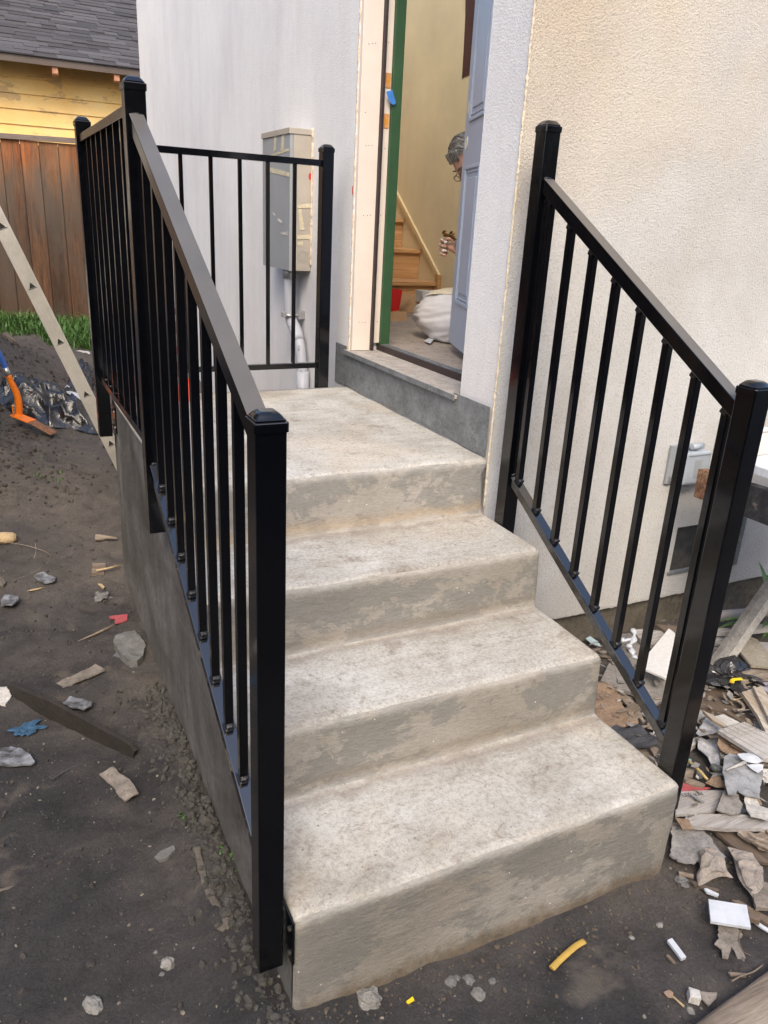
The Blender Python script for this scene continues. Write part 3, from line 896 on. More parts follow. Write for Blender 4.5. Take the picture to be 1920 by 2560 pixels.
for zc, rr in ((0.90, 0.027), (1.045, 0.027)):
    bm = bmesh.new()
    bmesh.ops.create_circle(bm, cap_ends=True, segments=28, radius=rr)
    bmesh.ops.rotate(bm, verts=bm.verts, matrix=Matrix.Rotation(R(90), 3, 'X'))
    for v in bm.verts: v.co = DM @ Vector((0.835 + v.co.x, -0.0015, zc + v.co.z))
    h = link('lock_bore', from_bm(bm), door, None, M['intwall'])
    bm = bmesh.new()
    bm_tube(bm, [DM @ Vector((0.835 + rr * math.cos(a), -0.0008, zc + rr * math.sin(a))) for a in [2 * math.pi * k / 24 for k in range(25)]], 0.0018, 6, cap=False)
    link('bore_rim', from_bm(bm), h, None, M['white'])
    dbox('latch_plate', DL, DL + 0.0015, zc - 0.028, zc + 0.028, 0.010, 0.034, M['mortise'], door)

# room behind the door
XI = 1.3
quads('interior_floor', [((0.205, -0.0 + 0.05, 0.2), (XI, 0.05, 0.2), (XI, 6.5, 0.2), (0.205, 6.5, 0.2))], M['intfloor'], house)
quads('interior_wall', [((XI, 0.05, 0.2), (XI, 6.5, 0.2), (XI, 6.5, 2.35), (XI, 0.05, 2.35))], M['intwall'], house)
quads('interior_wall', [((0.2, YO1 + 0.03, 0.2), (0.2, YO1 + 0.03, 3.2), (0.2, 6.5, 3.2), (0.2, 6.5, 0.2))], M['intwall'], house)
stair_y = [2.74 + 0.297 * k for k in range(9)]
for k, y in enumerate(stair_y):
    z = 0.2 + 0.205 * (k + 1)
    st = box('stair_tread', (0.215, y - 0.022, z - 0.026), (XI - 0.002, y + 0.29, z), M['ply'], house, 0.002)
    box('stair_riser', (0.215, y, z - 0.205 if k == 0 else z - 0.204), (XI - 0.004, y + 0.018, z - 0.0265), M['ply'], house)
box('stair_cleat', (XI - 0.030, 2.690, 0.21), (XI - 0.003, 2.738, 0.46), M['ply'], house, 0.002)
# sloping skirt board against the wall
sk = slab('stair_skirt', [(XI - 0.02, 2.70, 0.43), (XI - 0.02, 2.727, 0.455), (XI - 0.02, 5.2, 2.27), (XI - 0.02, 5.2, 2.24)], 0.0, M['skirt'], house) if False else None
bar('stair_skirt', (XI - 0.011, 2.715, 0.447), (XI - 0.011, 5.4, 2.44), 0.018, 0.030, M['skirt'], house, 0.002)
# dark red brown painted strip high on the wall
def strip_patch():
    A = [(1.297, 2.653, 2.170), (1.297, 2.631, 2.017), (1.297, 2.620, 1.824), (1.297, 2.615, 1.675), (1.297, 2.571, 1.682), (1.297, 2.521, 1.684), (1.297, 2.480, 1.899), (1.297, 2.512, 2.143)]
    bm = bmesh.new(); f = bm.faces.new([bm.verts.new(p) for p in A])
    link('paint_patch', from_bm(bm), house, None, M['redbrown'])
strip_patch()
# blue tape on the jamb
def tape_scrap():
    A = [(0.119, 1.272, 1.339), (0.146, 1.272, 1.348), (0.154, 1.272, 1.307), (0.168, 1.272, 1.299), (0.159, 1.272, 1.289), (0.143, 1.272, 1.293), (0.131, 1.272, 1.311)]
    bm = bmesh.new(); vs_ = [bm.verts.new((max(p[0], 0.106), 1.266 - 0.006 * (k % 2), p[2])) for k, p in enumerate(A)]
    f = bm.faces.new(vs_); bmesh.ops.triangulate(bm, faces=[f])
    r = bmesh.ops.extrude_face_region(bm, geom=bm.faces[:])
    for g in r['geom']:
        if isinstance(g, bmesh.types.BMVert): g.co.y += 0.0006
    o = link('tape_scrap', from_bm(bm), None, None, M['bluetape'])
    tag(o, 'scrap of blue painter tape stuck to the green door casing', 'tape')
tape_scrap()
# foundation vent
sc = quads('vent_screen', [((VX0, 0.012, VZ0), (VX0, 0.012, VZ1), (VX1, 0.012, VZ1), (VX1, 0.012, VZ0))], M['mesh_screen'], house)
box('vent_sill', (VX0 - 0.012, -0.006, VZ0 - 0.012), (VX1, 0.010, VZ0 + 0.004), M['galv'], sc, 0.001)
box('vent_jamb', (VX1 - 0.006, -0.012, VZ0 - 0.02), (VX1 + 0.018, 0.006, VZ1 + 0.03), M['galv'], sc, 0.002)

# weatherproof outlet cover
oc = thing('outlet_cover', 'clear grey weatherproof outlet cover on the cream wall', 'outlet cover', (0.99, 0, -0.19))
box('back_box', (0.893, -0.016, -0.185), (1.085, -0.001, -0.015), M['ebox'], oc, 0.005)
lid = box('lid', (0.940, -0.062, -0.180), (1.082, -0.0165, -0.040), M['coverclear'], oc, 0.010)
box('receptacle', (0.992, -0.0635, -0.150), (1.030, -0.0622, -0.072), M['ebox'], lid, 0.0005)
box('rim', (0.950, -0.066, -0.052), (1.074, -0.0622, -0.043), M['coverclear'], lid, 0.002)
tube('hinge_knuckle', [(0.985, -0.035, -0.022), (1.035, -0.035, -0.022)], 0.012, M['coverclear'], oc, 12)
box('screw_boss', (0.905, -0.022, -0.172), (0.922, -0.0165, -0.150), M['zinc'], oc, 0.002)

# ------------------------------------------------------------------ railings
def cap_mesh(x, y, z):
    bm = bmesh.new()
    lv = [(0.0300, 0.0), (0.0300, 0.0155), (0.0292, 0.0170), (0.0262, 0.0175), (0.0262, 0.0205), (0.0250, 0.0215), (0.0215, 0.0260), (0.0185, 0.0295), (0.0150, 0.0320), (0.0115, 0.0330)]
    rings = []
    for h, dz in lv:
        c = min(0.003, h * 0.25)
        ring = []
        for sx, sy in ((-1, -1), (1, -1), (1, 1), (-1, 1)):
            a, b = ((-c, 0), (0, c)) if False else (None, None)
            if (sx, sy) == (-1, -1): q = [(-h, -h + c), (-h + c, -h)]
            elif (sx, sy) == (1, -1): q = [(h - c, -h), (h, -h + c)]
            elif (sx, sy) == (1, 1): q = [(h, h - c), (h - c, h)]
            else: q = [(-h + c, h), (-h, h - c)]
            for u, v in q: ring.append(bm.verts.new((x + u, y + v, z + dz)))
        rings.append(ring)
    for i in range(len(rings) - 1):
        for k in range(8):
            f = bm.faces.new((rings[i][k], rings[i][(k + 1) % 8], rings[i + 1][(k + 1) % 8], rings[i + 1][k])); f.smooth = i >= 5
    bm.faces.new(rings[-1]); bm.faces.new(list(reversed(rings[0])))
    return from_bm(bm)

def post(root, x, y, z0, z1, plate=None, h=0.0272):
    p = box('post', (x - h, y - h, z0), (x + h, y + h, z1 + 0.004), M['black'], root, 0.003)
    link('cap', cap_mesh(x, y, z1), p, None, M['black'])
    if plate:
        sx, pz0, pz1 = plate
        xa = x + sx * (h + 0.001); xb = x + sx * (h + 0.0175)
        pl = box('mounting_plate', (min(xb, xb - sx * 0.006), y - 0.050, pz0), (max(xb, xb - sx * 0.006), y + 0.050, pz1), M['black'], root, 0.002)
        for dy in (-0.036, 0.036):
            for zz in (pz0 + 0.025, pz1 - 0.025):
                bm = bmesh.new()
                bmesh.ops.create_cone(bm, cap_ends=True, segments=6, radius1=0.006, radius2=0.006, depth=0.005)
                bmesh.ops.rotate(bm, verts=bm.verts, matrix=Matrix.Rotation(R(90), 3, 'Y'))
                bmesh.ops.translate(bm, verts=bm.verts, vec=(xb - sx * 0.0085, y + dy, zz))
                link('bolt', from_bm(bm), pl, None, M['bolt'])
    return p

def weld(c, r, parent, sx=1.0, sy=1.0, sz=0.6, seed=0):
    bm = bmesh.new(); bmesh.ops.create_icosphere(bm, subdivisions=2, radius=1)
    for v in bm.verts:
        n = v.co.copy(); k = 1 + 0.35 * noise.noise(n * 2.2 + Vector((seed, 0, 0)))
        v.co = Vector((n.x * r * sx * k + c[0], n.y * r * sy * k + c[1], n.z * r * sz * k + c[2]))
    return link('weld', from_bm(bm), parent, None, M['weld'], smooth=True)

def bracket(c, slope, side, parent, seed=0):
    """pressed steel shoe that ties a slanted rail to an upright bar; side=+1 foot on the lower rail, -1 head under the top rail"""
    bm = bmesh.new()
    bm_box(bm, (-0.0105, -0.0145, -0.010), (0.0105, 0.0145, 0.010), 0.0045)
    for v in bm.verts:
        k = (v.co.z * side + 0.010) / 0.020
        v.co.y *= 1.0 - 0.25 * k
        v.co.y += -0.004 * k * side
    a = math.atan(slope)
    m = Matrix.Translation(Vector(c)) @ Matrix.Rotation(a * 0.9, 4, 'X')
    bmesh.ops.transform(bm, matrix=m, verts=bm.verts)
    return link('bracket', from_bm(bm), parent, None, M['weld'], smooth=True)

def baluster(root, x, y, z0, z1, slope_lo=0, slope_hi=0, h=0.0080, x1=None):
    b = box('baluster', (x - h, y - h, z0), (x + h, y + h, z1), M['black'], root, 0.0018)
    if slope_lo: bracket((x, y - 0.002, z0 + 0.013), slope_lo, 1, b)
    else: weld((x, y - h, z0 + 0.001), 0.007, b, 1.3, 0.6, 0.5, seed=y * 9)
    if slope_hi: bracket((x, y + 0.001, z1 - 0.014), slope_hi, -1, b)
    return b

# left railing: lower post, stair flight, landing flight, back flight
XL = -1.1866
lr = thing('metal_railing', 'long black metal railing down the left side of the stairs and round the landing', 'railing', (XL, 0, -0.9))
PA, PB, PC, PD = (XL, -1.0616), (XL, 0.058), (XL, 1.2525), (-0.132, 1.340)
post(lr, *PA, -0.7534, 0.4606, (1, -0.735, -0.615))
post(lr, *PB, -0.1512, 1.0808, (1, -0.135, -0.02))
post(lr, *PC, -0.1555, 1.0808, (1, -0.140, -0.02))
post(lr, *PD, -0.16, 1.0742)
def zt_l(y): return 0.503 + 0.5285 * (y + 0.958)                   # top face of the left slanted handrail
sl = 0.5285
def slanted_rail(root, x, ya, yb, ztop, slope, w, h, name):
    dz = h / 2 * math.sqrt(1 + slope ** 2)
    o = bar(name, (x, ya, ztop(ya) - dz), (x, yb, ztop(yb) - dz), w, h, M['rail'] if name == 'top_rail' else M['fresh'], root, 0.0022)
    return o
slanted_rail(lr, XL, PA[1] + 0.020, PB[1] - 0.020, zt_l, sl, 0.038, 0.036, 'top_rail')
def zb_l(y): return -0.395 + 0.5125 * (y + 0.884)
slanted_rail(lr, XL, PA[1] + 0.024, PB[1] - 0.024, zb_l, 0.5125, 0.0340, 0.0254, 'bottom_rail')
for k in range(8):
    y = -0.062 - 0.1176 * k
    baluster(lr, XL, y, zb_l(y) - 0.004, zt_l(y) - 0.036, 0.5125, sl, 0.0100)
weld((XL, PB[1] - 0.0262, zt_l(PB[1] - 0.03) - 0.002), 0.012, lr, 1.5, 0.35, 0.5, 3)
weld((XL, PB[1] - 0.027, zb_l(PB[1] - 0.03)), 0.011, lr, 1.3, 0.4, 0.7, 4)
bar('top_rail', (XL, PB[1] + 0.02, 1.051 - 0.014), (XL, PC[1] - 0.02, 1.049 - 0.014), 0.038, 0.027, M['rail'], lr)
bar('bottom_rail', (XL, PB[1] + 0.02, 0.136 - 0.0125), (XL, PC[1] - 0.02, 0.124 - 0.0125), 0.0254, 0.025, M['black'], lr)
for y in (0.135, 0.262, 0.399, 0.537, 0.674, 0.811, 0.948, 1.085):
    baluster(lr, XL, y, 0.126, 1.026, h=0.0090)
bar('top_rail', (XL + 0.02, PC[1] + 0.004, 1.037 - 0.013), (PD[0] - 0.02, PD[1], 1.040 - 0.013), 0.030, 0.027, M['black'], lr)
bar('bottom_rail', (XL + 0.02, PC[1] + 0.004, 0.134 - 0.0125), (PD[0] - 0.02, PD[1], 0.122 - 0.0125), 0.0254, 0.025, M['black'], lr)
for k in range(7):
    x = -0.288 - 0.1295 * k
    t = (x - XL) / (PD[0] - XL)
    baluster(lr, x, PC[1] + 0.004 + t * (PD[1] - PC[1] - 0.004), 0.126, 1.014, h=0.0080)
weld((PD[0] - 0.026, PD[1] - 0.005, 0.125), 0.010, lr, 0.5, 1.2, 0.8, 8)

XR = 0.0006
rr_ = thing('metal_railing', 'short black slanted metal railing standing in front of the cream wall', 'railing', (XR, -0.6, -0.9))
PE, PF = (XR, -0.1366), (XR, -1.0476)
post(rr_, *PE, -0.34, 1.0729)
post(rr_, *PF, -0.735, 0.4611)
def zt_r(y): return 0.946 + 0.5905 * (y + 0.161)
def zb_r(y): return -0.031 + 0.5905 * (y + 0.194)
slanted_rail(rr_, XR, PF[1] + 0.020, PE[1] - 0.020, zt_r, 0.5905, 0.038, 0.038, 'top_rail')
slanted_rail(rr_, XR, PF[1] + 0.024, PE[1] - 0.024, zb_r, 0.5905, 0.0340, 0.0275, 'bottom_rail')
for k in range(8):
    y = -0.193 - 0.1133 * k
    baluster(rr_, XR, y, zb_r(y) - 0.004, zt_r(y) - 0.040, 0.5905, 0.5905, 0.0104)
weld((XR, PE[1] - 0.0262, zt_r(PE[1] - 0.03)), 0.012, rr_, 1.5, 0.35, 0.5, 13)
weld((XR, PE[1] - 0.027, zb_r(PE[1] - 0.03) + 0.002), 0.011, rr_, 1.3, 0.4, 0.7, 14)
for zz in (0.945, 0.855):
    box('sleeve_joint', (XR - 0.0262, PE[1] - 0.0262, zz), (XR + 0.0262, PE[1] + 0.0262, zz + 0.0016), M['weld'], rr_)

# ------------------------------------------------------------------ electrical box and conduit
eb = thing('electrical_box', 'tall grey electrical box with torn masking tape on the grey wall', 'electrical box', (-0.062, 2.09, 0.516))
BX, BY0, BY1, BZ0, BZ1 = -0.124, 1.860, 2.320, 0.518, 1.214
box('box_front', (BX, BY0 + 0.0015, BZ0), (BX + 0.018, BY1, BZ1 - 0.028), M['ebox'], eb, 0.002)
box('box_body', (BX + 0.0185, BY0, BZ0 + 0.002), (-0.0015, BY1 - 0.003, BZ1 - 0.0285), M['eboxside'], eb, 0.001)
box('box_lid', (BX - 0.006, BY0 - 0.005, BZ1 - 0.028), (0.0, BY1 + 0.006, BZ1), M['eboxside'], eb, 0.002)
def on_side(name, u0, v0, u1, v1, mat, parent, ang=0.0, th=0.0012, bulge=0.0):
    """flat piece on the near side of the box, u from the front edge, v height"""
    c = Vector(((u0 + u1) / 2, BY0 - 0.0008 - th / 2, (v0 + v1) / 2))
    m = Matrix.Translation(c) @ Matrix.Rotation(ang, 4, 'Y')
    a, b = (u1 - u0) / 2, (v1 - v0) / 2
    return box(name, (-a, -th / 2, -b), (a, th / 2, b), mat, parent, 0, m)
z_at = lambda p: p[2]
tp = [(-0.083, 1.858, 0.850), (-0.007, 1.858, 0.863), (-0.007, 1.858, 0.841), (-0.083, 1.858, 0.834), (-0.076, 1.858, 0.828), (-0.061, 1.858, 0.832), (-0.041, 1.858, 0.730), (-0.067, 1.858, 0.729), (-0.083, 1.858, 0.702), (0.007, 1.858, 0.709), (0.007, 1.858, 0.686), (-0.082, 1.858, 0.681), (-0.081, 1.858, 0.666), (-0.048, 1.858, 0.671), (-0.051, 1.858, 0.648), (-0.081, 1.858, 0.653)]
def strip4(name, P4, mat, parent):
    bm = bmesh.new(); f = bm.faces.new([bm.verts.new(p) for p in P4])
    r = bmesh.ops.extrude_face_region(bm, geom=[f])
    for g in r['geom']:
        if isinstance(g, bmesh.types.BMVert): g.co.y -= 0.0012
    bmesh.ops.recalc_face_normals(bm, faces=bm.faces)
    return link(name, from_bm(bm), parent, None, mat)
for k in range(4): strip4('tape_strip', tp[4 * k:4 * k + 4], M['tape'], eb)
tq = [(-0.125, 2.113, 1.195), (-0.125, 2.074, 1.196), (-0.125, 2.091, 1.121), (-0.125, 2.122, 1.110), (-0.125, 1.985, 1.181), (-0.125, 1.952, 1.194), (-0.126, 1.957, 1.115), (-0.125, 2.013, 1.105), (-0.125, 2.219, 1.095), (-0.125, 1.876, 1.120), (-0.125, 1.876, 1.105), (-0.126, 2.173, 1.090), (-0.125, 2.189, 1.038), (-0.125, 1.873, 1.004), (-0.126, 1.873, 0.983), (-0.125, 2.189, 1.014)]
def strip4x(name, P4, mat, parent):
    bm = bmesh.new(); f = bm.faces.new([bm.verts.new((BX - 0.0006, min(max(p[1], BY0), BY1), p[2])) for p in P4])
    r = bmesh.ops.extrude_face_region(bm, geom=[f])
    for g in r['geom']:
        if isinstance(g, bmesh.types.BMVert): g.co.x -= 0.0012
    bmesh.ops.recalc_face_normals(bm, faces=bm.faces)
    return link(name, from_bm(bm), parent, None, mat)
for k in range(4): strip4x('tape_strip', tq[4 * k:4 * k + 4], M['tape'], eb)
# small paint smears on the front
for q in ([(-0.125, 2.135, 0.809), (-0.125, 2.089, 0.796), (-0.125, 2.098, 0.786), (-0.126, 2.139, 0.799)], [(-0.125, 2.049, 0.780), (-0.125, 1.973, 0.765), (-0.125, 1.988, 0.752), (-0.125, 2.058, 0.770)], [(-0.125, 2.004, 0.708), (-0.125, 1.887, 0.716), (-0.125, 1.885, 0.696), (-0.126, 1.983, 0.699)]):
    strip4x('paint_smear', q, M['offwhite'], eb)
for rr2 in (0.030, 0.019):
    c = (-0.049, 1.858, 0.596)
    bm = bmesh.new()
    bm_tube(bm, [(c[0] + rr2 * math.cos(a), BY0 - 0.0005, c[2] + rr2 * math.sin(a)) for a in [2 * math.pi * k / 24 for k in range(25)]], 0.0012, 6, cap=False)
    link('knockout', from_bm(bm), eb, None, M['ebox'])
pts = []; rad = []
z = 0.55
while z < 1.225:
    pts.append((-0.004, 1.857 + 0.002 * noise.noise(Vector((0, 0, z * 30))), z)); rad.append(0.006 + 0.005 * noise.noise(Vector((0, 7, z * 40)))); z += 0.010
bm = bmesh.new(); bm_tube(bm, pts, rad, 7); link('caulk_bead', from_bm(bm), eb, None, M['caulk'])
bm = bmesh.new(); cc = (-0.014, 1.857, 0.992)
d = bmesh.ops.create_circle(bm, cap_ends=True, segments=14, radius=0.013)
bmesh.ops.rotate(bm, verts=bm.verts, matrix=Matrix.Rotation(R(90), 3, 'X'))
for v in bm.verts: v.co = Vector((cc[0] + v.co.x * 0.6, BY0 - 0.0012, cc[2] + v.co.z * 1.3))
link('red_mark', from_bm(bm), eb, None, M['red'])

cd = thing('conduit', 'bent grey plastic conduit running down the wall below the electrical box', 'conduit', (-0.06, 1.9, -0.5))
cp = [(-0.072, 2.005, 0.520), (-0.072, 2.004, 0.42), (-0.070, 2.010, 0.33), (-0.062, 2.012, 0.26), (-0.052, 1.960, 0.20), (-0.045, 1.905, 0.13), (-0.045, 1.870, 0.04), (-0.045, 1.845, -0.09), (-0.045, 1.835, -0.5)]
SP = smooth_path(cp, 8)
tube('pipe', SP, 0.030, M['pvc'], cd, 20)
tube('connector', [(-0.072, 2.005, 0.524), (-0.072, 2.005, 0.470)], 0.037, M['zinc'], cd, 18)
tube('coupling', [SP[27], SP[31], SP[36], SP[39]], 0.0345, M['pvc'], cd, 20)
tube('coupling', [(-0.045, 1.842, -0.02), (-0.045, 1.836, -0.30)], 0.0345, M['pvc'], cd, 20)
bm = bmesh.new()
ctr = Vector((-0.064, 2.012, 0.275))
bm_tube(bm, [ctr + Vector((0.040 * math.cos(a), 0.040 * math.sin(a), 0.004 * math.sin(a))) for a in [2 * math.pi * k / 24 for k in range(25)]], 0.010, 4, cap=False)
link('strap', from_bm(bm), cd, None, M['zinc'])
box('strap_ear', (-0.125, 1.965, 0.262), (-0.100, 1.990, 0.292), M['zinc'], cd, 0.004)
box('strap_bracket', (-0.040, 1.935, 0.255), (-0.002, 1.975, 0.300), M['zinc'], cd, 0.002)
def text_mesh(body, size, mtx, mat, parent, name='lettering', depth=0.0002):
    cu = bpy.data.curves.new(name, 'FONT'); cu.body = body; cu.size = size; cu.align_x = 'CENTER'; cu.align_y = 'CENTER'; cu.extrude = depth
    o = bpy.data.objects.new(name, cu); col.objects.link(o)
    dg = bpy.context.evaluated_depsgraph_get()
    me = bpy.data.meshes.new_from_object(o.evaluated_get(dg))
    bpy.data.objects.remove(o)
    me.transform(mtx)
    return link(name, me, parent, None, mat)
for zc, yc in ((0.085, 1.888), (-0.045, 1.846)):
    n = Vector((-0.62, -0.78, 0)).normalized(); xdir = Vector((0, 0.16 if zc > 0 else 0.08, -1)).normalized()
    xdir = xdir * -1 if False else xdir
    ydir = n.cross(xdir).normalized(); xd = xdir
    m = Matrix((xd, ydir, n)).transposed().to_4x4(); m.translation = Vector((-0.045, yc, zc)) + n * (0.0307 if zc > 0 else 0.0350)
    text_mesh('CANTEX', 0.019, m, M['ink'], cd)

# ------------------------------------------------------------------ things on and around the landing
tr = thing('plastic_tray', 'orange red plastic tray on the back of the landing behind the balusters', 'tray', (-0.84, 1.20, 0.0))
o3 = [(-0.920, 1.200, 0.036), (-0.816, 1.200, 0.031), (-0.918, 1.200, 0.093), (-0.814, 1.200, 0.089)]
tx0, tx1 = -0.945, -0.790
for a in (((tx0, 1.15, 0.001), (tx1, 1.30, 0.010)), ((tx0, 1.15, 0.0102), (tx0 + 0.006, 1.30, 0.075)), ((tx1 - 0.006, 1.15, 0.0102), (tx1, 1.30, 0.075)), ((tx0 + 0.0062, 1.15, 0.0102), (tx1 - 0.0062, 1.156, 0.075)), ((tx0 + 0.0062, 1.294, 0.0102), (tx1 - 0.0062, 1.30, 0.075))):
    box('tray_side', a[0], a[1], M['orangered'], tr, 0.0015)
bag = thing('printed_bag', 'tall red and white printed bag standing in the orange tray', 'bag', (-0.92, 1.22, 0.011))
def bagm(z0, z1, mat, w=0.050, seed=1):
    bm = bmesh.new(); rings = []
    n = 6
    for i in range(n + 1):
        z = z0 + (z1 - z0) * i / n
        ring = []
        for k in range(14):
            a = 2 * math.pi * k / 14
            r = w * (1 + 0.16 * noise.noise(Vector((math.cos(a) * 2, math.sin(a) * 2, z * 16 + seed))))
            top = 1 - 0.55 * max(0, (z - 0.38) / 0.12)
            ring.append(bm.verts.new((-0.912 + r * math.cos(a) * top, 1.222 + 0.6 * r * math.sin(a), z)))
        rings.append(ring)
    for i in range(n):
        for k in range(14):
            f = bm.faces.new((rings[i][k], rings[i][(k + 1) % 14], rings[i + 1][(k + 1) % 14], rings[i + 1][k])); f.smooth = True
    bm.faces.new(rings[-1]); bm.faces.new(list(reversed(rings[0])))
    return from_bm(bm)
zb = [(0.012, 0.10, 'offwhite'), (0.1002, 0.17, 'pink'), (0.1702, 0.20, 'offwhite'), (0.2002, 0.235, 'red'), (0.2352, 0.29, 'offwhite'), (0.2902, 0.345, 'pink'), (0.3452, 0.37, 'offwhite'), (0.3702, 0.43, 'pink'), (0.4302, 0.48, 'red')]
for a, b, mm in zb: link('bag_band', bagm(a, b, None), bag, None, M[mm])

# items in the doorway
M['boxcard'] = simple('box_cardboard', (0.50, 0.32, 0.18), 0.9, 0.10, 10, 0.1)
cb = thing('cardboard_box', 'open torn cardboard box on the floor inside the doorway', 'cardboard box', (0.55, 2.3, 0.2))
A = [(0.682, 2.250, 0.258), (0.806, 2.250, 0.258), (0.807, 2.250, 0.108), (0.749, 2.250, 0.105), (0.746, 2.250, 0.155), (0.688, 2.250, 0.161)]
def extr_y(name, P, th, mat, parent, dy=0.0):
    bm = bmesh.new(); f = bm.faces.new([bm.verts.new((p[0], p[1] + dy, max(p[2], 0.2))) for p in P])
    r = bmesh.ops.extrude_face_region(bm, geom=[f])
    for g in r['geom']:
        if isinstance(g, bmesh.types.BMVert): g.co.y += th
    bmesh.ops.recalc_face_normals(bm, faces=bm.faces)
    return link(name, from_bm(bm), parent, None, mat)
extr_y('box_flap', A, 0.005, M['boxcard'], cb)
A = [(0.860, 2.450, 0.274), (0.950, 2.450, 0.338), (1.035, 2.450, 0.344), (1.034, 2.450, 0.228), (0.862, 2.450, 0.229)]
extr_y('box_side', A, 0.005, M['boxcard'], cb)
A = [(0.860, 2.620, 0.335), (1.115, 2.620, 0.330), (1.121, 2.620, 0.255), (0.867, 2.620, 0.208)]
extr_y('box_side', A, 0.005, M['boxcard'], cb)
A = [(0.829, 2.380, 0.358), (0.906, 2.380, 0.348), (0.834, 2.380, 0.276), (0.798, 2.380, 0.248)]
extr_y('box_flap', A, 0.005, M['boxcard'], cb)
A = [(0.699, 2.300, 0.398), (0.793, 2.300, 0.389), (0.788, 2.300, 0.355), (0.776, 2.300, 0.260), (0.757, 2.300, 0.258), (0.707, 2.300, 0.252)]
rs = extr_y('red_folder', A, 0.012, M['red'], None)
tag(rs, 'bright red folder sticking up from the cardboard box in the doorway', 'folder')
A = [(0.965, 2.350, 0.378), (1.109, 2.350, 0.375), (1.203, 2.350, 0.370), (1.209, 2.350, 0.308), (0.974, 2.350, 0.302)]
wb = extr_y('white_carton', A, 0.10, M['white'], None)
tag(wb, 'flat white carton lying behind the kneeling person', 'carton')
A = [(0.460, 1.377, 0.212), (0.547, 1.479, 0.212), (0.560, 1.440, 0.212), (0.447, 1.284, 0.212)]
B_ = [(0.573, 1.524, 0.205), (0.579, 1.473, 0.205), (0.524, 1.326, 0.205), (0.505, 1.340, 0.205)]
cardm = slab('folded_card', A, 0.0008, M['white'])
tag(cardm, 'small folded white card on the floor inside the door', 'card')

# ------------------------------------------------------------------ person
def skin_body(name, nodes, edges, mats, parent, matfn, root=0, sub=2):
    me = bpy.data.meshes.new(name)
    me.from_pydata([n[0] for n in nodes], edges, [])
    o = bpy.data.objects.new(name, me); col.objects.link(o)
    o.modifiers.new('s', 'SKIN')
    for i, n in enumerate(nodes):
        sv = me.skin_vertices[0].data[i]
        r = n[1]; sv.radius = (r, r) if not isinstance(r, tuple) else r
        sv.use_root = (i == root)
    su = o.modifiers.new('u', 'SUBSURF'); su.levels = sub; su.render_levels = sub
    dg = bpy.context.evaluated_depsgraph_get()
    m2 = bpy.data.meshes.new_from_object(o.evaluated_get(dg))
    bpy.data.objects.remove(o)
    while m2.materials: m2.materials.pop()
    for mm in mats: m2.materials.append(mm)
    for p in m2.polygons:
        p.use_smooth = True
        p.material_index = matfn(p.center)
    return link(name, m2, parent, None, None)

pr_ = thing('person', 'grey haired person in white trousers kneeling behind the half open door holding a brass lock', 'person', (0.75, 1.25, 0.2))
HC = Vector((0.668, 1.385, 1.108))           # head centre
nodes = [
    ((0.86, 1.10, 0.42), 0.125),   # 0 pelvis
    ((0.84, 1.15, 0.58), 0.120),
    ((0.83, 1.14, 0.76), 0.125),
    ((0.80, 1.19, 0.92), 0.105),   # 3 chest
    ((0.75, 1.27, 0.99), 0.055),  # 4 neck
    ((0.71, 1.33, 1.045), 0.058),  # 5 head base
    ((0.70, 1.10, 0.92), 0.058),  # 6 shoulder (front side)
    ((0.66, 1.20, 0.76), 0.045), # 7 elbow... stays behind the door
    ((0.62, 1.40, 0.685), 0.036),  # 8 wrist
    ((0.92, 1.24, 0.90), 0.060),   # 9 other shoulder
    ((0.93, 1.33, 0.72), 0.045),   # 10 elbow
    ((0.75, 1.50, 0.665), 0.034),  # 11 wrist
    ((0.76, 1.22, 0.36), 0.105),   # 12 hip front leg
    ((0.585, 1.50, 0.325), 0.100), # 13 knee
    ((0.66, 1.30, 0.262), 0.066),  # 14 shin folded back
    ((0.74, 1.08, 0.250), 0.050),  # 15 ankle
    ((0.98, 1.24, 0.36), 0.105),   # 16
    ((0.92, 1.58, 0.32), 0.085),   # 17 knee far
    ((0.98, 1.30, 0.262), 0.066),  # 18
    ((1.00, 1.05, 0.250), 0.050),  # 19
]
edges = [(0, 1), (1, 2), (2, 3), (3, 4), (4, 5), (3, 6), (6, 7), (7, 8), (3, 9), (9, 10), (10, 11), (0, 12), (12, 13), (13, 14), (14, 15), (0, 16), (16, 17), (17, 18), (18, 19)]
def bodymat(c):
    if c.z < 0.50: return 1
    d = (c - Vector((0.69, 1.42, 1.02))).length
    if d < 0.07: return 0
    if c.z > 0.60 and c.z < 0.72 and c.y > 1.36: return 0
    return 2
body = skin_body('body', nodes, edges, [M['skin'], M['whitepants'], M['shirt']], pr_, bodymat)
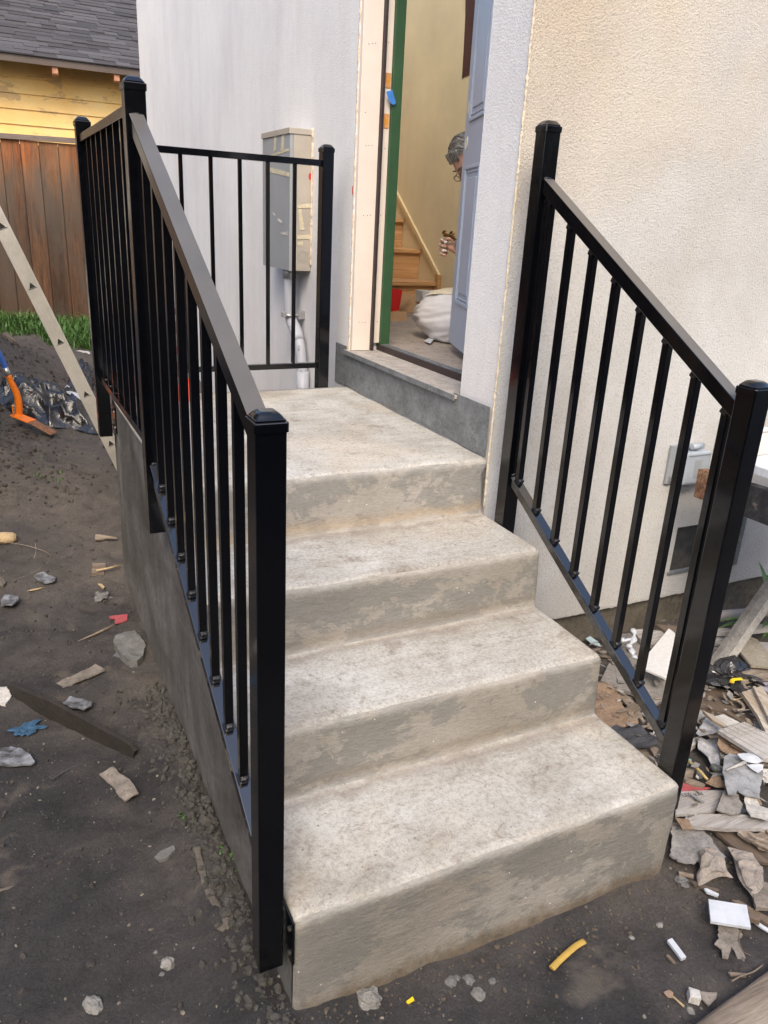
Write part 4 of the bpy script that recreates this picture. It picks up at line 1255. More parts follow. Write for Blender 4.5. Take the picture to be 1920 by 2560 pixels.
# head
face = Vector((-0.66, -0.10, -0.72)).normalized()     # looking down at the hands
up = (Vector((-0.25, 0.2, 1)) - face * Vector((-0.25, 0.2, 1)).dot(face)).normalized()
side = up.cross(face).normalized()
HM = Matrix((face, side, up)).transposed().to_4x4(); HM.translation = HC
def head_mesh():
    bm = bmesh.new(); bmesh.ops.create_uvsphere(bm, u_segments=40, v_segments=28, radius=1.0)
    for v in bm.verts:
        n = v.co.normalized(); f, s, u = n.x, n.y, n.z
        p = Vector((0.098 * f, 0.076 * s, 0.118 * u))
        if u < 0: p.y *= 1 + 0.22 * u; p.x *= 1 + (0.10 if f < 0 else 0.0) * u
        if f > 0:
            w = math.exp(-(s / 0.22) ** 2)
            p.x += 0.026 * w * math.exp(-((u + 0.22) / 0.16) ** 2)          # nose
            p.x += 0.006 * w * math.exp(-((u + 0.05) / 0.2) ** 2)
            p.x -= 0.008 * math.exp(-((abs(s) - 0.38) / 0.16) ** 2) * math.exp(-((u + 0.02) / 0.11) ** 2)   # eye sockets
            p.x += 0.005 * math.exp(-(s / 0.6) ** 2) * math.exp(-((u - 0.15) / 0.08) ** 2)    # brow
            p.x += 0.005 * math.exp(-(s / 0.28) ** 2) * math.exp(-((u + 0.55) / 0.07) ** 2)   # lips
            p.x += 0.010 * math.exp(-(s / 0.35) ** 2) * math.exp(-((u + 0.86) / 0.15) ** 2)   # chin
        v.co = HM @ p
    return from_bm(bm)
hd = link('head', head_mesh(), pr_, None, M['skin'], smooth=True)
for s in (-1, 1):
    bm = bmesh.new(); bmesh.ops.create_icosphere(bm, subdivisions=2, radius=1)
    for v in bm.verts: v.co = HM @ Vector((-0.008 + 0.016 * v.co.x, s * 0.075 + 0.008 * v.co.y, -0.010 + 0.030 * v.co.z))
    link('ear', from_bm(bm), hd, None, M['skin'], smooth=True)
    bm = bmesh.new(); bmesh.ops.create_icosphere(bm, subdivisions=2, radius=0.011)
    for v in bm.verts: v.co = HM @ (v.co + Vector((0.082, s * 0.030, -0.004)))
    link('eyelid', from_bm(bm), hd, None, M['skin'], smooth=True)
# hair: cap plus combed strands
def hair_pt(f, s, u, r=1.0):
    return HM @ Vector((0.106 * f * r, 0.086 * s * r, 0.128 * u * r))
bm = bmesh.new(); bmesh.ops.create_uvsphere(bm, u_segments=36, v_segments=24, radius=1.0)
kill = []
for v in bm.verts:
    n = v.co.normalized()
    if (n.x > 0.55 and n.z < 0.62) or n.z < -0.35 or (n.x > 0.25 and n.z < 0.12): kill.append(v)
    v.co = hair_pt(n.x, n.y, n.z, 1 + 0.03 * noise.noise(n * 5))
bmesh.ops.delete(bm, geom=kill, context='VERTS')
hr = link('hair', from_bm(bm), pr_, None, M['hairdark'], smooth=True)
rng = random.Random(3)
for g, mt in enumerate((M['hair'], M['hair'], M['hairdark'], simple('light_grey_hair', (0.42, 0.41, 0.39), 0.45, 0.3, 90, 0.2))):
    bm = bmesh.new()
    for k in range(170):
        sgn = 1 if rng.random() < 0.6 else -1
        ph = rng.uniform(0.80, 2.9); a0 = rng.uniform(-0.25, 0.7); L = rng.uniform(0.5, 1.0)
        drift = rng.uniform(-0.05, 0.40); lift = rng.uniform(1.0, 1.07); w = rng.uniform(0.0011, 0.0019)
        pts = []
        for i in range(6):
            a = a0 + L * i / 5; p2 = ph + drift * a
            pts.append(hair_pt(math.cos(p2) * math.cos(a), sgn * math.sin(a), math.sin(p2) * math.cos(a), lift + 0.012 * math.sin(3 * a + k)))
        bm_tube(bm, pts, [w, w, w, w, w * 0.8, w * 0.3], 4)
    # fringe falling over the forehead
    for k in range(22):
        s0 = rng.uniform(-0.6, 0.75)
        pts = [hair_pt(0.62 + 0.05 * i, s0 * (1 - 0.05 * i), 0.80 - 0.13 * i, 1.03 + 0.02 * rng.random()) for i in range(4)]
        bm_tube(bm, pts, [0.0016, 0.0016, 0.0012, 0.0004], 4)
    link('hair_lock', from_bm(bm), hr, None, mt, smooth=True)
# spectacles
gl = None
for s in (-1, 1):
    pts = [HM @ Vector((0.112, s * 0.033 + 0.024 * math.cos(a), -0.010 + 0.017 * math.sin(a))) for a in [2 * math.pi * k / 16 for k in range(17)]]
    o = tube('spectacles', pts, 0.0017, M['glasses'], pr_, 6)
tube('spectacle_arm', [HM @ Vector((0.112, 0.058, -0.006)), HM @ Vector((0.04, 0.080, -0.002)), HM @ Vector((-0.01, 0.084, -0.006))], 0.0018, M['glasses'], pr_, 6)
tube('spectacle_arm', [HM @ Vector((0.112, -0.058, -0.006)), HM @ Vector((0.04, -0.080, -0.002)), HM @ Vector((-0.01, -0.084, -0.006))], 0.0018, M['glasses'], pr_, 6)
for s in (-1, 1):
    tube('eyebrow', [HM @ Vector((0.100, s * 0.012, 0.022)), HM @ Vector((0.101, s * 0.03, 0.027)), HM @ Vector((0.090, s * 0.052, 0.022))], 0.004, M['hairdark'], pr_, 6)
# hand holding the lock: palm and five curled fingers
HP = Vector((0.650, 1.489, 0.679))
hx = Vector((-0.35, 0.93, 0.05)).normalized()        # along the knuckles towards the left of the picture
hu = Vector((0, 0, 1)); hf = hx.cross(hu).normalized() # towards the viewer
if hf.y > 0: hf = -hf
def hp(a, b, c): return HP + (hx * a + hu * b + hf * c) * 1.15
hn = [(hp(-0.055, -0.02, -0.015), 0.026), (hp(-0.02, -0.004, -0.012), (0.030, 0.022)), (hp(0.015, 0.004, -0.010), (0.030, 0.020)), (hp(0.035, 0.006, -0.008), (0.022, 0.016))]
hnd = skin_body('hand', hn, [(0, 1), (1, 2), (2, 3)], [M['skin'], M['skinpaint']], pr_, lambda c: 0)
for k, (dz, ln) in enumerate(((0.030, 0.9), (0.010, 1.0), (-0.010, 0.95), (-0.028, 0.8))):
    A_ = hp(0.026, dz * 0.8, -0.010); B2 = hp(0.050 * ln + 0.004, dz, 0.006); C2 = hp(0.044 * ln, dz - 0.002, 0.028); D2 = hp(0.016, dz - 0.004, 0.036); E2 = hp(0.000, dz - 0.006, 0.030)
    skin_body('finger', [(A_, 0.0105), (B2, 0.0105), (C2, 0.0095), (D2, 0.0085), (E2, 0.0070)], [(0, 1), (1, 2), (2, 3), (3, 4)], [M['skin'], M['skinpaint']], hnd,
              lambda c, k=k: 1 if noise.noise(c * 70 + Vector((k, 0, 0))) > 0.22 else 0)
skin_body('thumb', [(hp(-0.03, 0.02, 0.0), 0.013), (hp(-0.012, 0.040, 0.016), 0.012), (hp(0.004, 0.040, 0.030), 0.0095), (hp(0.016, 0.034, 0.036), 0.008)], [(0, 1), (1, 2), (2, 3)], [M['skin'], M['skinpaint']], hnd, lambda c: 0)
# second hand, behind
H2 = Vector((0.73, 1.485, 0.668))
hn2 = [(H2 + Vector((0.03, 0.01, 0)), 0.024), (H2, (0.028, 0.020)), (H2 + Vector((-0.035, 0.0, 0.004)), (0.024, 0.018))]
hnd2 = skin_body('hand', hn2, [(0, 1), (1, 2)], [M['skin']], pr_, lambda c: 0)
for k in range(4):
    dz = 0.026 - 0.017 * k
    q = [H2 + Vector(v) for v in ((-0.03, -0.004, dz), (-0.058, -0.016, dz), (-0.062, -0.036, dz - 0.002), (-0.045, -0.046, dz - 0.004))]
    skin_body('finger', [(q[0], 0.0095), (q[1], 0.0095), (q[2], 0.0085), (q[3], 0.007)], [(0, 1), (1, 2), (2, 3)], [M['skin']], hnd2, lambda c: 0)
skin_body('thumb', [(H2 + Vector((0.0, -0.01, 0.02)), 0.012), (H2 + Vector((-0.02, -0.03, 0.034)), 0.010), (H2 + Vector((-0.035, -0.045, 0.036)), 0.008)], [(0, 1), (1, 2)], [M['skin']], hnd2, lambda c: 0)
# loose trouser leg folded over the kneeling leg
bm = bmesh.new(); bmesh.ops.create_uvsphere(bm, u_segments=72, v_segments=48, radius=1.0)
ax = Vector((-0.42, 0.90, 0)).normalized(); bx = Vector((0.90, 0.42, 0)).normalized()
for v in bm.verts:
    n = v.co.normalized()
    p = Vector((n.x * 0.270, n.y * 0.130, n.z * (0.150 - 0.045 * max(0, n.x))))
    q = Vector((n.x * 1.9, n.y * 1.2, n.z * 3.9 + 1.6 * n.x)) + 0.5 * Vector((noise.noise(n * 2.2), noise.noise(n * 2.2 + Vector((5, 0, 0))), 0))
    fold = (1 - abs(noise.noise(q)) * 2.6)
    fold2 = (1 - abs(noise.noise(q * 2.1 + Vector((4, 1, 2)))) * 2.6)
    k = 1 + 0.042 * fold + 0.034 * fold2 + 0.07 * noise.noise(n * 1.8)
    p = p * k
    w = Vector((0.650, 1.385, 0.325)) + ax * p.x + bx * p.y + Vector((0, 0, p.z))
    if w.z < 0.206: w.z = 0.206 + 0.002 * noise.noise(w * 60)
    v.co = w
link('trouser_leg', from_bm(bm), pr_, None, M['whitepants'], smooth=True)
for k, s0 in enumerate(((0.74, 1.02, 0.235), (1.0, 0.99, 0.235))):
    skin_body('shoe', [(s0, (0.045, 0.04)), ((s0[0] + 0.01, s0[1] - 0.10, s0[2] + 0.0), (0.045, 0.034)), ((s0[0] + 0.02, s0[1] - 0.18, s0[2] + 0.01), (0.038, 0.026))], [(0, 1), (1, 2)], [M['shoe']], pr_, lambda c: 0)
# canvas over the thigh
bm = bmesh.new(); vs3 = []
for i in range(25):
    for j_ in range(19):
        a, b = -0.62 + 1.3 * i / 24 + 0.05 * noise.noise(Vector((j_ * 0.4, 1, 0))), 0.62 - 1.15 * j_ / 18 + 0.05 * noise.noise(Vector((i * 0.4, 0, 3)))
        n = Vector((math.sin(b) * 1.0, math.sin(a) * math.cos(b), math.cos(a) * math.cos(b)))
        k = 1.05 + 0.03 * noise.noise(n * 5)
        vs3.append(bm.verts.new(Vector((0.650, 1.385, 0.325)) + ax * (n.x * 0.27 * k) + bx * (n.y * 0.13 * k) + Vector((0, 0, n.z * 0.150 * k))))
for i in range(24):
    for j_ in range(18):
        f = bm.faces.new((vs3[i * 19 + j_], vs3[i * 19 + j_ + 1], vs3[(i + 1) * 19 + j_ + 1], vs3[(i + 1) * 19 + j_])); f.smooth = True
cv = link('canvas_cloth', from_bm(bm), None, None, M['canvas'])
tag(cv, 'cream canvas cloth lying over the thigh of the kneeling person', 'cloth')
lk = thing('door_lock', 'ornate aged brass lock held in the hand beside the door', 'lock', hp(0.0, 0.045, 0.03))
def swirl(c, r, turns, rad, sgn=1):
    return [hp(c[0] + sgn * r * (1 - t / 1.25) * math.cos(turns * 2 * math.pi * t), c[1] + r * (1 - t / 1.25) * math.sin(turns * 2 * math.pi * t), c[2]) for t in [k / 22 for k in range(23)]]
tube('scroll', swirl((0.026, 0.058, 0.022), 0.014, 1.4, 0), 0.0045, M['brass'], lk, 8)
tube('scroll', swirl((-0.014, 0.060, 0.022), 0.013, 1.4, 0, -1), 0.0045, M['brass'], lk, 8)
tube('lock_stem', [hp(0.03, 0.050, 0.020), hp(0.005, 0.054, 0.024), hp(-0.03, 0.046, 0.018), hp(-0.06, 0.050, 0.01)], [0.007, 0.009, 0.009, 0.007], M['brass'], lk, 10)

# ------------------------------------------------------------------ garage beyond the fence
gar = thing('garage', 'yellow sided garage with grey shingle roof behind the wooden fence', 'garage', (-0.4, 9, -0.5))
GY = 8.85
for k in range(14):
    z1 = 2.30 - 0.165 * k
    bm = bmesh.new()
    x0, x1, z0 = -1.80, 1.2, z1 - 0.165
    v = [bm.verts.new(p) for p in ((x0, GY - 0.022, z0), (x1, GY - 0.022, z0), (x1, GY - 0.004, z1 + 0.004), (x0, GY - 0.004, z1 + 0.004), (x0, GY, z0), (x1, GY, z0))]
    bm.faces.new((v[0], v[1], v[2], v[3])); bm.faces.new((v[0], v[4], v[5], v[1]))
    n = 40
    link('siding_board', from_bm(bm), gar, None, M['siding'])
EZ = (-0.476, 8.400, 2.313)[2]
quads('wall', [((-1.8, GY + 0.002, -0.9), (-1.8, GY + 0.002, 2.42), (1.2, GY + 0.002, 2.42), (1.2, GY + 0.002, -0.9)), ((-1.8, GY + 0.002, -0.9), (-1.8, GY + 0.002, 2.42), (-1.8, 12.0, 2.42), (-1.8, 12.0, -0.9))], M['siding'], gar)
box('fascia', (-1.95, 8.382, EZ - 0.078), (1.4, 8.402, EZ + 0.002), M['fascia'], gar, 0.003)
quads('soffit', [((-1.95, 8.403, EZ - 0.03), (1.4, 8.403, EZ - 0.03), (1.4, GY, EZ + 0.17), (-1.95, GY, EZ + 0.17))], M['soffitwood'], gar)
for px in [(-0.637, 8.430, 2.212), (0.034, 8.430, 2.217)]:
    bm = bmesh.new()
    x = px[0]; w = 0.030
    prof = [(8.404, EZ - 0.03), (8.404, EZ - 0.145), (8.430, EZ - 0.165), (GY, EZ + 0.0), (GY, EZ + 0.15)]
    a = [bm.verts.new((x - w, y, z)) for y, z in prof]; b = [bm.verts.new((x + w, y, z)) for y, z in prof]
    bm.faces.new(a); bm.faces.new(list(reversed(b)))
    for k in range(5): bm.faces.new((a[k], b[k], b[(k + 1) % 5], a[(k + 1) % 5]))
    bmesh.ops.recalc_face_normals(bm, faces=bm.faces)
    link('rafter_tail', from_bm(bm), gar, None, M['tail'])
PITCH = R(24)
roof = quads('roof', [((-1.95, 8.37, EZ), (1.4, 8.37, EZ), (1.4, 8.37 + 3.6 * math.cos(PITCH), EZ + 3.6 * math.sin(PITCH)), (-1.95, 8.37 + 3.6 * math.cos(PITCH), EZ + 3.6 * math.sin(PITCH)))], M['shingle'], gar)
sh_mesh = {}
rng = random.Random(11)
cnt = 0
for row in range(24):
    d0 = -0.012 + 0.137 * row
    x = -1.75 - rng.random() * 0.3
    while x < 1.02:
        wdt = rng.choice((0.17, 0.24, 0.31, 0.40))
        thick = rng.choice((0.006, 0.011, 0.016))
        key = (wdt, thick)
        if key not in sh_mesh:
            bm = bmesh.new()
            bm_box(bm, (0, 0, 0), (wdt - 0.004, 0.165, thick))
            me = from_bm(bm); me.materials.append(M['shingle']); sh_mesh[key] = me
        o = bpy.data.objects.new('shingle', sh_mesh[key])
        lo = Vector((x, 8.37 + d0 * math.cos(PITCH), EZ + d0 * math.sin(PITCH) + 0.004))
        o.parent = roof
        o.location = lo - base_of(roof)
        o.rotation_euler = (PITCH - 0.045, 0, 0)
        col.objects.link(o); cnt += 1
        x += wdt

# ------------------------------------------------------------------ fence
fn = thing('wooden_fence', 'stained brown vertical board fence with grey cap rail in front of the garage', 'fence', (-0.9, 7.2, -0.46))
FY = 7.2
edges_x = [-2.20, -2.02, -1.845, -1.67, -1.495, -1.318, -1.139, -0.965, -0.778, -0.598, -0.42, -0.24, -0.06, 0.12]
for k in range(len(edges_x) - 1):
    x0, x1 = edges_x[k] + 0.002, edges_x[k + 1] - 0.003
    dy = 0.006 * ((k * 7) % 3)
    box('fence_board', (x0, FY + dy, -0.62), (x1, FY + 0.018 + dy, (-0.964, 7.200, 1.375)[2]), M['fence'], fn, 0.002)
    # raised edge split of the batten on every board
    if k % 2: box('batten', (x1 - 0.030, FY + dy - 0.006, -0.6), (x1, FY + dy - 0.0005, 1.36), M['fence'], fn, 0.001)
bar('cap_rail', (-2.3, FY - 0.004, (-1.314, 7.200, 1.402)[2] - 0.02), (0.2, FY - 0.004, (-0.622, 7.200, 1.403)[2] + 0.02), 0.04, 0.05, M['cap_rail'], fn, 0.003)
box('gap_darkener', (-2.3, FY + 0.034, -0.6), (0.2, FY + 0.045, 1.34), M['seal'], fn)  # dark sheet added behind the boards so the gaps read dark

# ------------------------------------------------------------------ grass by the fence
def grass_patch(name, spots, n, hgt, seed, mat):
    rng = random.Random(seed); bm = bmesh.new()
    for i in range(n):
        cx, cy, rx, ry = rng.choice(spots)
        a = rng.uniform(0, 2 * math.pi); rr4 = math.sqrt(rng.random())
        x, y = cx + rx * rr4 * math.cos(a), cy + ry * rr4 * math.sin(a)
        z = ground_height(x, y) + ground_noise(x, y) - 0.01
        h = hgt * rng.uniform(0.35, 1.25) * (0.6 + 0.9 * abs(noise.noise(Vector((x * 4, y * 4, 0))))) ; w = rng.uniform(0.004, 0.010)
        d = rng.uniform(0, 2 * math.pi); lean = rng.uniform(0.2, 0.9) * h
        dx, dy = math.cos(d), math.sin(d)
        prev = None
        for s in range(4):
            t = s / 3
            px, py, pz = x + dx * lean * t * t, y + dy * lean * t * t, z + h * (t - 0.35 * t * t * t)
            ww_ = w * (1 - t * 0.9)
            a1 = bm.verts.new((px - dy * ww_, py + dx * ww_, pz)); b1 = bm.verts.new((px + dy * ww_, py - dx * ww_, pz))
            if prev: bm.faces.new((prev[0], prev[1], b1, a1))
            prev = (a1, b1)
    o = link(name, from_bm(bm), None, None, mat)
    return o
g = grass_patch('grass', [(-1.25, 6.75, 0.45, 0.4), (-0.8, 6.3, 0.4, 0.7), (-0.95, 6.85, 0.55, 0.28), (-1.5, 6.9, 0.4, 0.25), (-0.65, 5.9, 0.22, 0.4)], 5200, 0.24, 3, M['grass'])
tag(g, 'tufts of green grass growing along the foot of the fence', 'grass', kind='stuff')
wd = grass_patch('weeds', [(p[0], p[1], 0.035, 0.035) for p in [(-1.161, -0.603, -0.885), (-1.162, -0.630, -0.885), (-1.236, -0.407, -0.876)]] + [(p[0], p[1], 0.07, 0.07) for p in [(-1.572, 3.477, -0.597), (-1.360, 3.284, -0.673), (-1.143, 3.273, -0.695)]] + [(p[0], p[1], 0.10, 0.10) for p in [(-1.367, 2.477, -0.699), (-1.612, 2.211, -0.720), (-1.440, 2.653, -0.658)]], 110, 0.040, 9, M['grass'])
tag(wd, 'sparse young green weeds in the bare soil', 'weeds', kind='stuff')

# ------------------------------------------------------------------ ladder
U = Vector((0.35455, -0.04821, -0.93379)).normalized()
P0 = Vector((-1.49049, 2.27561, 0.67681))
Vv = Vector((0, 1, 0)); Vv = (Vv - U * Vv.dot(U)).normalized(); Wd = U.cross(Vv).normalized()
if Wd.x < 0: Wd = -Wd
ld = thing('ladder', 'worn aluminium ladder leaning beside the landing on the left', 'ladder', P0 + U * 1.6)
def ladder_rail(off):
    """C channel, web outward with four shallow flutes"""
    w = 0.037
    prof = [(-w, 0.026), (-w, 0.0), (-w + 0.006, -0.0015)]
    for k in range(5):
        c = -0.022 + 0.011 * k
        prof += [(c - 0.0025, -0.0008), (c - 0.001, 0.0008), (c + 0.001, 0.0008), (c + 0.0025, -0.0008)]
    prof += [(w - 0.006, -0.0015), (w, 0.0), (w, 0.026), (w - 0.003, 0.026), (w - 0.003, 0.003), (-w + 0.003, 0.003), (-w + 0.003, 0.026)]
    bm = bmesh.new(); rings = []
    for t in (-1.95, 1.66):
        rings.append([bm.verts.new(P0 + U * t + Wd * a + Vv * (b + off)) for a, b in prof])
    n = len(prof)
    for k in range(n): bm.faces.new((rings[0][k], rings[0][(k + 1) % n], rings[1][(k + 1) % n], rings[1][k]))
    bm.faces.new(rings[0]); bm.faces.new(list(reversed(rings[1])))
    bmesh.ops.recalc_face_normals(bm, faces=bm.faces)
    return link('rail', from_bm(bm), ld, None, M['alu'])
ladder_rail(0.0); ladder_rail(0.40)
tri = [(-0.016, 0.0), (0.0125, -0.017), (0.0125, 0.017)]     # along W, along U
for k in range(-5, 6):
    c = P0 + U * (0.305 * k)
    if k > 4 and False: continue
    def tri_ring(s, dv): return [c + Wd * (b * s) + U * (-a * s) * 1.0 + Vv * dv for a, b in [(0.017, 0.0), (-0.0125, -0.0165), (-0.0125, 0.0165)]]
    bm = bmesh.new()
    o1 = [bm.verts.new(p) for p in tri_ring(1.35, -0.0018)]; o2 = [bm.verts.new(p) for p in tri_ring(1.0, -0.005)]; o3_ = [bm.verts.new(p) for p in tri_ring(0.92, 0.002)]
    for i in range(3):
        bm.faces.new((o1[i], o1[(i + 1) % 3], o2[(i + 1) % 3], o2[i])); bm.faces.new((o2[i], o2[(i + 1) % 3], o3_[(i + 1) % 3], o3_[i]))
    bmesh.ops.recalc_face_normals(bm, faces=bm.faces)
    rg = link('rung', (lambda b: (bm_tube(b, [c + Vv * 0.004, c + Vv * 0.398], 0.015, 10), from_bm(b))[1])(bmesh.new()), ld, None, M['alu'])
    link('rung_collar', from_bm(bm), rg, None, M['alu'])
    bm = bmesh.new(); bm.faces.new([bm.verts.new(p) for p in tri_ring(0.95, -0.0022)])
    link('rung_shade_face', from_bm(bm), rg, None, M['rung_shade'])  # flat dark face standing in for the shaded inside of the rung

# ------------------------------------------------------------------ neighbour's wall on the left, against which the ladder leans (outside the frame)
nb = thing('shed', 'small brown shed standing just outside the left edge', 'shed', (-2.9, 2.4, -0.9))
box('wall', (-3.6, 1.5, -1.1), (-2.36, 3.2, 2.62), M['neighbour'], nb, 0.005)
box('roof', (-3.75, 1.35, 2.625), (-2.24, 3.35, 2.70), M['fascia'], nb, 0.01)
hb_ = thing('unseen_rear_blocker', 'unseen dark brown block added behind the viewpoint to darken reflections', 'house', (-1.0, -9.0, -0.9))
box('wall', (-9.0, -11.0, -1.1), (6.0, -7.0, 3.3), M['neighbour'], hb_, 0.01)  # added out of view to keep low sky out of the railing reflections
box('roof', (-9.4, -11.4, 3.305), (6.4, -6.6, 3.5), M['fascia'], hb_, 0.02)  # top of the added unseen rear block
bh = thing('unseen_garage_side_blocker', 'unseen tall dark block added left of the garage to cut yellow reflections', 'house', (-4.5, 10.5, -0.9))
box('wall', (-7.5, 9.3, -1.1), (-2.1, 12.0, 4.3), M['neighbour'], bh, 0.01)  # added out of view so the landing rails mirror dark, not yellow siding
box('roof', (-7.8, 9.0, 4.305), (-1.97, 12.3, 4.5), M['fascia'], bh, 0.02)  # top of the added unseen block beside the garage
lf = thing('added_side_screen', 'unseen brown board screen added along the left to darken reflections', 'fence', (-4.6, -1.0, -0.9))
for k in range(40):  # boards added out of view to darken what the posts reflect
    y = -6.5 + 0.34 * k
    box('fence_board', (-4.62, y, -1.1), (-4.60, y + 0.335, 1.05 + 0.01 * (k % 3)), M['fence'], lf)  # board of the added unseen screen
# ------------------------------------------------------------------ digging tool and plastic sheet
tl = thing('grub_hoe', 'orange and blue digging hoe standing on the dirt by the black sheet', 'hoe', (-1.497, 3.518, -0.581))
Yt = (-1.501, 3.517, -0.580)[1]
q = [(-1.594, 3.400, -0.073), (-1.565, 3.400, -0.153), (-1.552, 3.400, -0.196), (-1.541, 3.400, -0.239)]
hb = smooth_path([Vector(p) for p in q], 4)
tube('handle', hb, 0.0175, M['bluetool'], tl, 14)
q2 = [(-1.543, 3.400, -0.234), (-1.534, 3.400, -0.263), (-1.528, 3.400, -0.287)]
tube('ferrule', [Vector(p) for p in q2], 0.0185, M['zinc'], tl, 14)
q3 = [(-1.528, 3.400, -0.283), (-1.519, 3.400, -0.326), (-1.502, 3.400, -0.375), (-1.490, 3.400, -0.425), (-1.487, 3.400, -0.474), (-1.490, 3.400, -0.518), (-1.496, 3.400, -0.555)]
P_ = smooth_path([Vector(p) for p in q3], 4)
tube('socket', P_, [0.0185 + 0.0080 * (i / len(P_)) for i in range(len(P_))], M['orange'], tl, 14)
q4 = [(-1.528, 3.400, -0.538), (-1.477, 3.400, -0.564), (-1.426, 3.400, -0.587), (-1.419, 3.400, -0.613), (-1.529, 3.400, -0.546)]
b1 = Vector((-1.524, 3.380, -0.536)); b2 = Vector((-1.421, 3.300, -0.573)); b3 = Vector((-1.297, 3.220, -0.646))
bar('blade', b1 + Vector((0, 0, -0.006)), b2 + Vector((0, 0, -0.006)), 0.090, 0.007, M['orange'], tl, 0.002)
bar('blade_tip', b2 + Vector((0.0015, 0, -0.0065)), b3 + Vector((0, 0, -0.006)), 0.085, 0.005, M['rust'], tl, 0.002)
bar('lug', b1 + Vector((-0.004, -0.030, -0.002)), b1 + Vector((-0.004, -0.030, 0.060)), 0.006, 0.03, M['orange'], tl, 0.002, up=(0, 1, 0))


def cloth(name, quad, nx, ny, amp, fold, lump, mat, label, cat, seed=0, th=0.002, follow=True, base=0.01, parent=None):
    A_, B2, C2, D2 = [Vector(p) for p in quad]
    vs_, fs = [], []
    for j in range(ny + 1):
        for i in range(nx + 1):
            u, v = i / nx, j / ny
            p = (A_ * (1 - u) + B2 * u) * (1 - v) + (D2 * (1 - u) + C2 * u) * v
            e = min(u, 1 - u, v, 1 - v)
            n1 = noise.noise(p * fold + Vector((seed, 0, 0)))
            p = p + Vector((noise.noise(p * 9 + Vector((seed, 5, 0))), noise.noise(p * 9 + Vector((1, seed, 0))), 0)) * (0.05 if e < 0.08 else 0.015)
            zb_ = ground_height(p.x, p.y) if follow else p.z
            ridge = (1 - abs(noise.noise(p * fold * 1.7 + Vector((0, seed, 0)))) * 2.2)
            z = zb_ + base + lump * math.sin(math.pi * u) ** 0.7 * math.sin(math.pi * v) ** 0.7 * (0.7 + 0.6 * n1) + amp * max(0, ridge) ** 2 * min(1, e * 8)
            z += amp * 0.14 * noise.noise(p * fold * 4)  * min(1, e * 10)
            vs_.append((p.x, p.y, z))
    for j in range(ny):
        for i in range(nx):
            a = j * (nx + 1) + i; fs.append((a, a + 1, a + nx + 2, a + nx + 1))
    me = bpy.data.meshes.new(name); me.from_pydata(vs_, [], fs)
    o = link(name, me, parent, None, mat, smooth=True)
    if not parent: tag(o, label, cat)
    return o
cloth('plastic_sheet', [(-1.629, 3.607, -0.533), (-1.008, 3.299, -0.701), (-1.027, 4.088, -0.605), (-1.617, 3.783, -0.449)], 110, 50, 0.075, 5.0, 0.16, M['sheet'], 'crumpled black plastic sheet lying in the dirt under the ladder', 'plastic sheet', 3)
cloth('plastic_bag', [(-1.126, 4.272, -0.542), (-0.916, 4.138, -0.622), (-0.835, 4.780, -0.563), (-0.948, 5.070, -0.524)], 34, 26, 0.05, 8.0, 0.10, M['sheet'], 'small heap of shiny black plastic behind the ladder near the far post', 'plastic bag', 8)
slab('white_board', [(-1.173, 3.919, -0.502), (-1.127, 4.035, -0.494), (-1.049, 3.879, -0.543), (-1.062, 3.807, -0.551)], 0.012, M['white'], label='white panel edge sticking out of the black plastic sheet', cat='panel')
tag(rock('litter', (-1.276, 3.836, -0.475), 0.045, M['offwhite'], 0.5, 4, sub=3, jag=0.9), 'crumpled white wrapper on top of the black sheet', 'wrapper')
bm = bmesh.new()
for k in range(11):
    a = Vector((-1.320, 3.813, -0.484)); b = a + Vector((-0.16 - 0.02 * (k % 4), 0.05 + 0.012 * k, 0.07 + 0.008 * ((k * 5) % 7)))
    bm_tube(bm, [a, (a + b) / 2 + Vector((0, 0, 0.008 * (k % 3))), b], [0.003, 0.0025, 0.001], 5)
o = link('twigs', from_bm(bm), None, None, M['bark']); tag(o, 'small bundle of brown twigs poking out beside the black sheet', 'twigs')
slab('pale_board', [(-1.535, 4.601, -0.183), (-1.465, 6.529, -0.444), (-1.401, 5.854, -0.440), (-1.455, 4.669, -0.253)], 0.02, M['oldwood'], label='pale board lying at the top of the dirt mound by the grass', cat='board')
slab('scrap_paper', [(-0.917, 5.541, -0.487), (-0.875, 5.580, -0.486), (-0.810, 5.532, -0.492), (-0.804, 5.448, -0.498), (-0.815, 5.434, -0.499), (-0.841, 5.489, -0.494), (-0.905, 5.478, -0.492)], 0.004, M['offwhite'], None, 0.004, 0.01, cat='scrap', label='white curled scrap in the dirt below the grass')

# ------------------------------------------------------------------ litter on the left ground
def lt(name, key, th, mat, label, cat, **k):
    return slab(name, key, th, mat, label=label, cat=cat, **k)
st_ = lt('flat_stone', [(-1.281, 0.693, -0.875), (-1.266, 0.730, -0.875), (-1.232, 0.752, -0.875), (-1.185, 0.752, -0.875), (-1.175, 0.696, -0.875), (-1.164, 0.624, -0.875), (-1.187, 0.552, -0.875), (-1.216, 0.516, -0.875), (-1.244, 0.527, -0.875), (-1.265, 0.582, -0.875), (-1.273, 0.625, -0.875)], 0.035, M['stone'], 'large flat round grey stone beside the concrete side', 'stone', rough=0.006, warp=0.010, seed=2)
lt('glass_shard', [(-1.294, 0.624, -0.897), (-1.269, 0.655, -0.897), (-1.260, 0.595, -0.897)], 0.004, M['clear'], 'small pale shard poking out from under the large flat stone', 'shard')
lt('mottled_strip', [(-1.554, 0.474, -0.893), (-1.467, 0.516, -0.893), (-1.366, 0.570, -0.893), (-1.338, 0.509, -0.893), (-1.428, 0.468, -0.893), (-1.535, 0.429, -0.893)], 0.006, M['paper'], 'long mottled grey strip lying on the soil above the dark board', 'strip', rough=0.006, warp=0.008, seed=3)
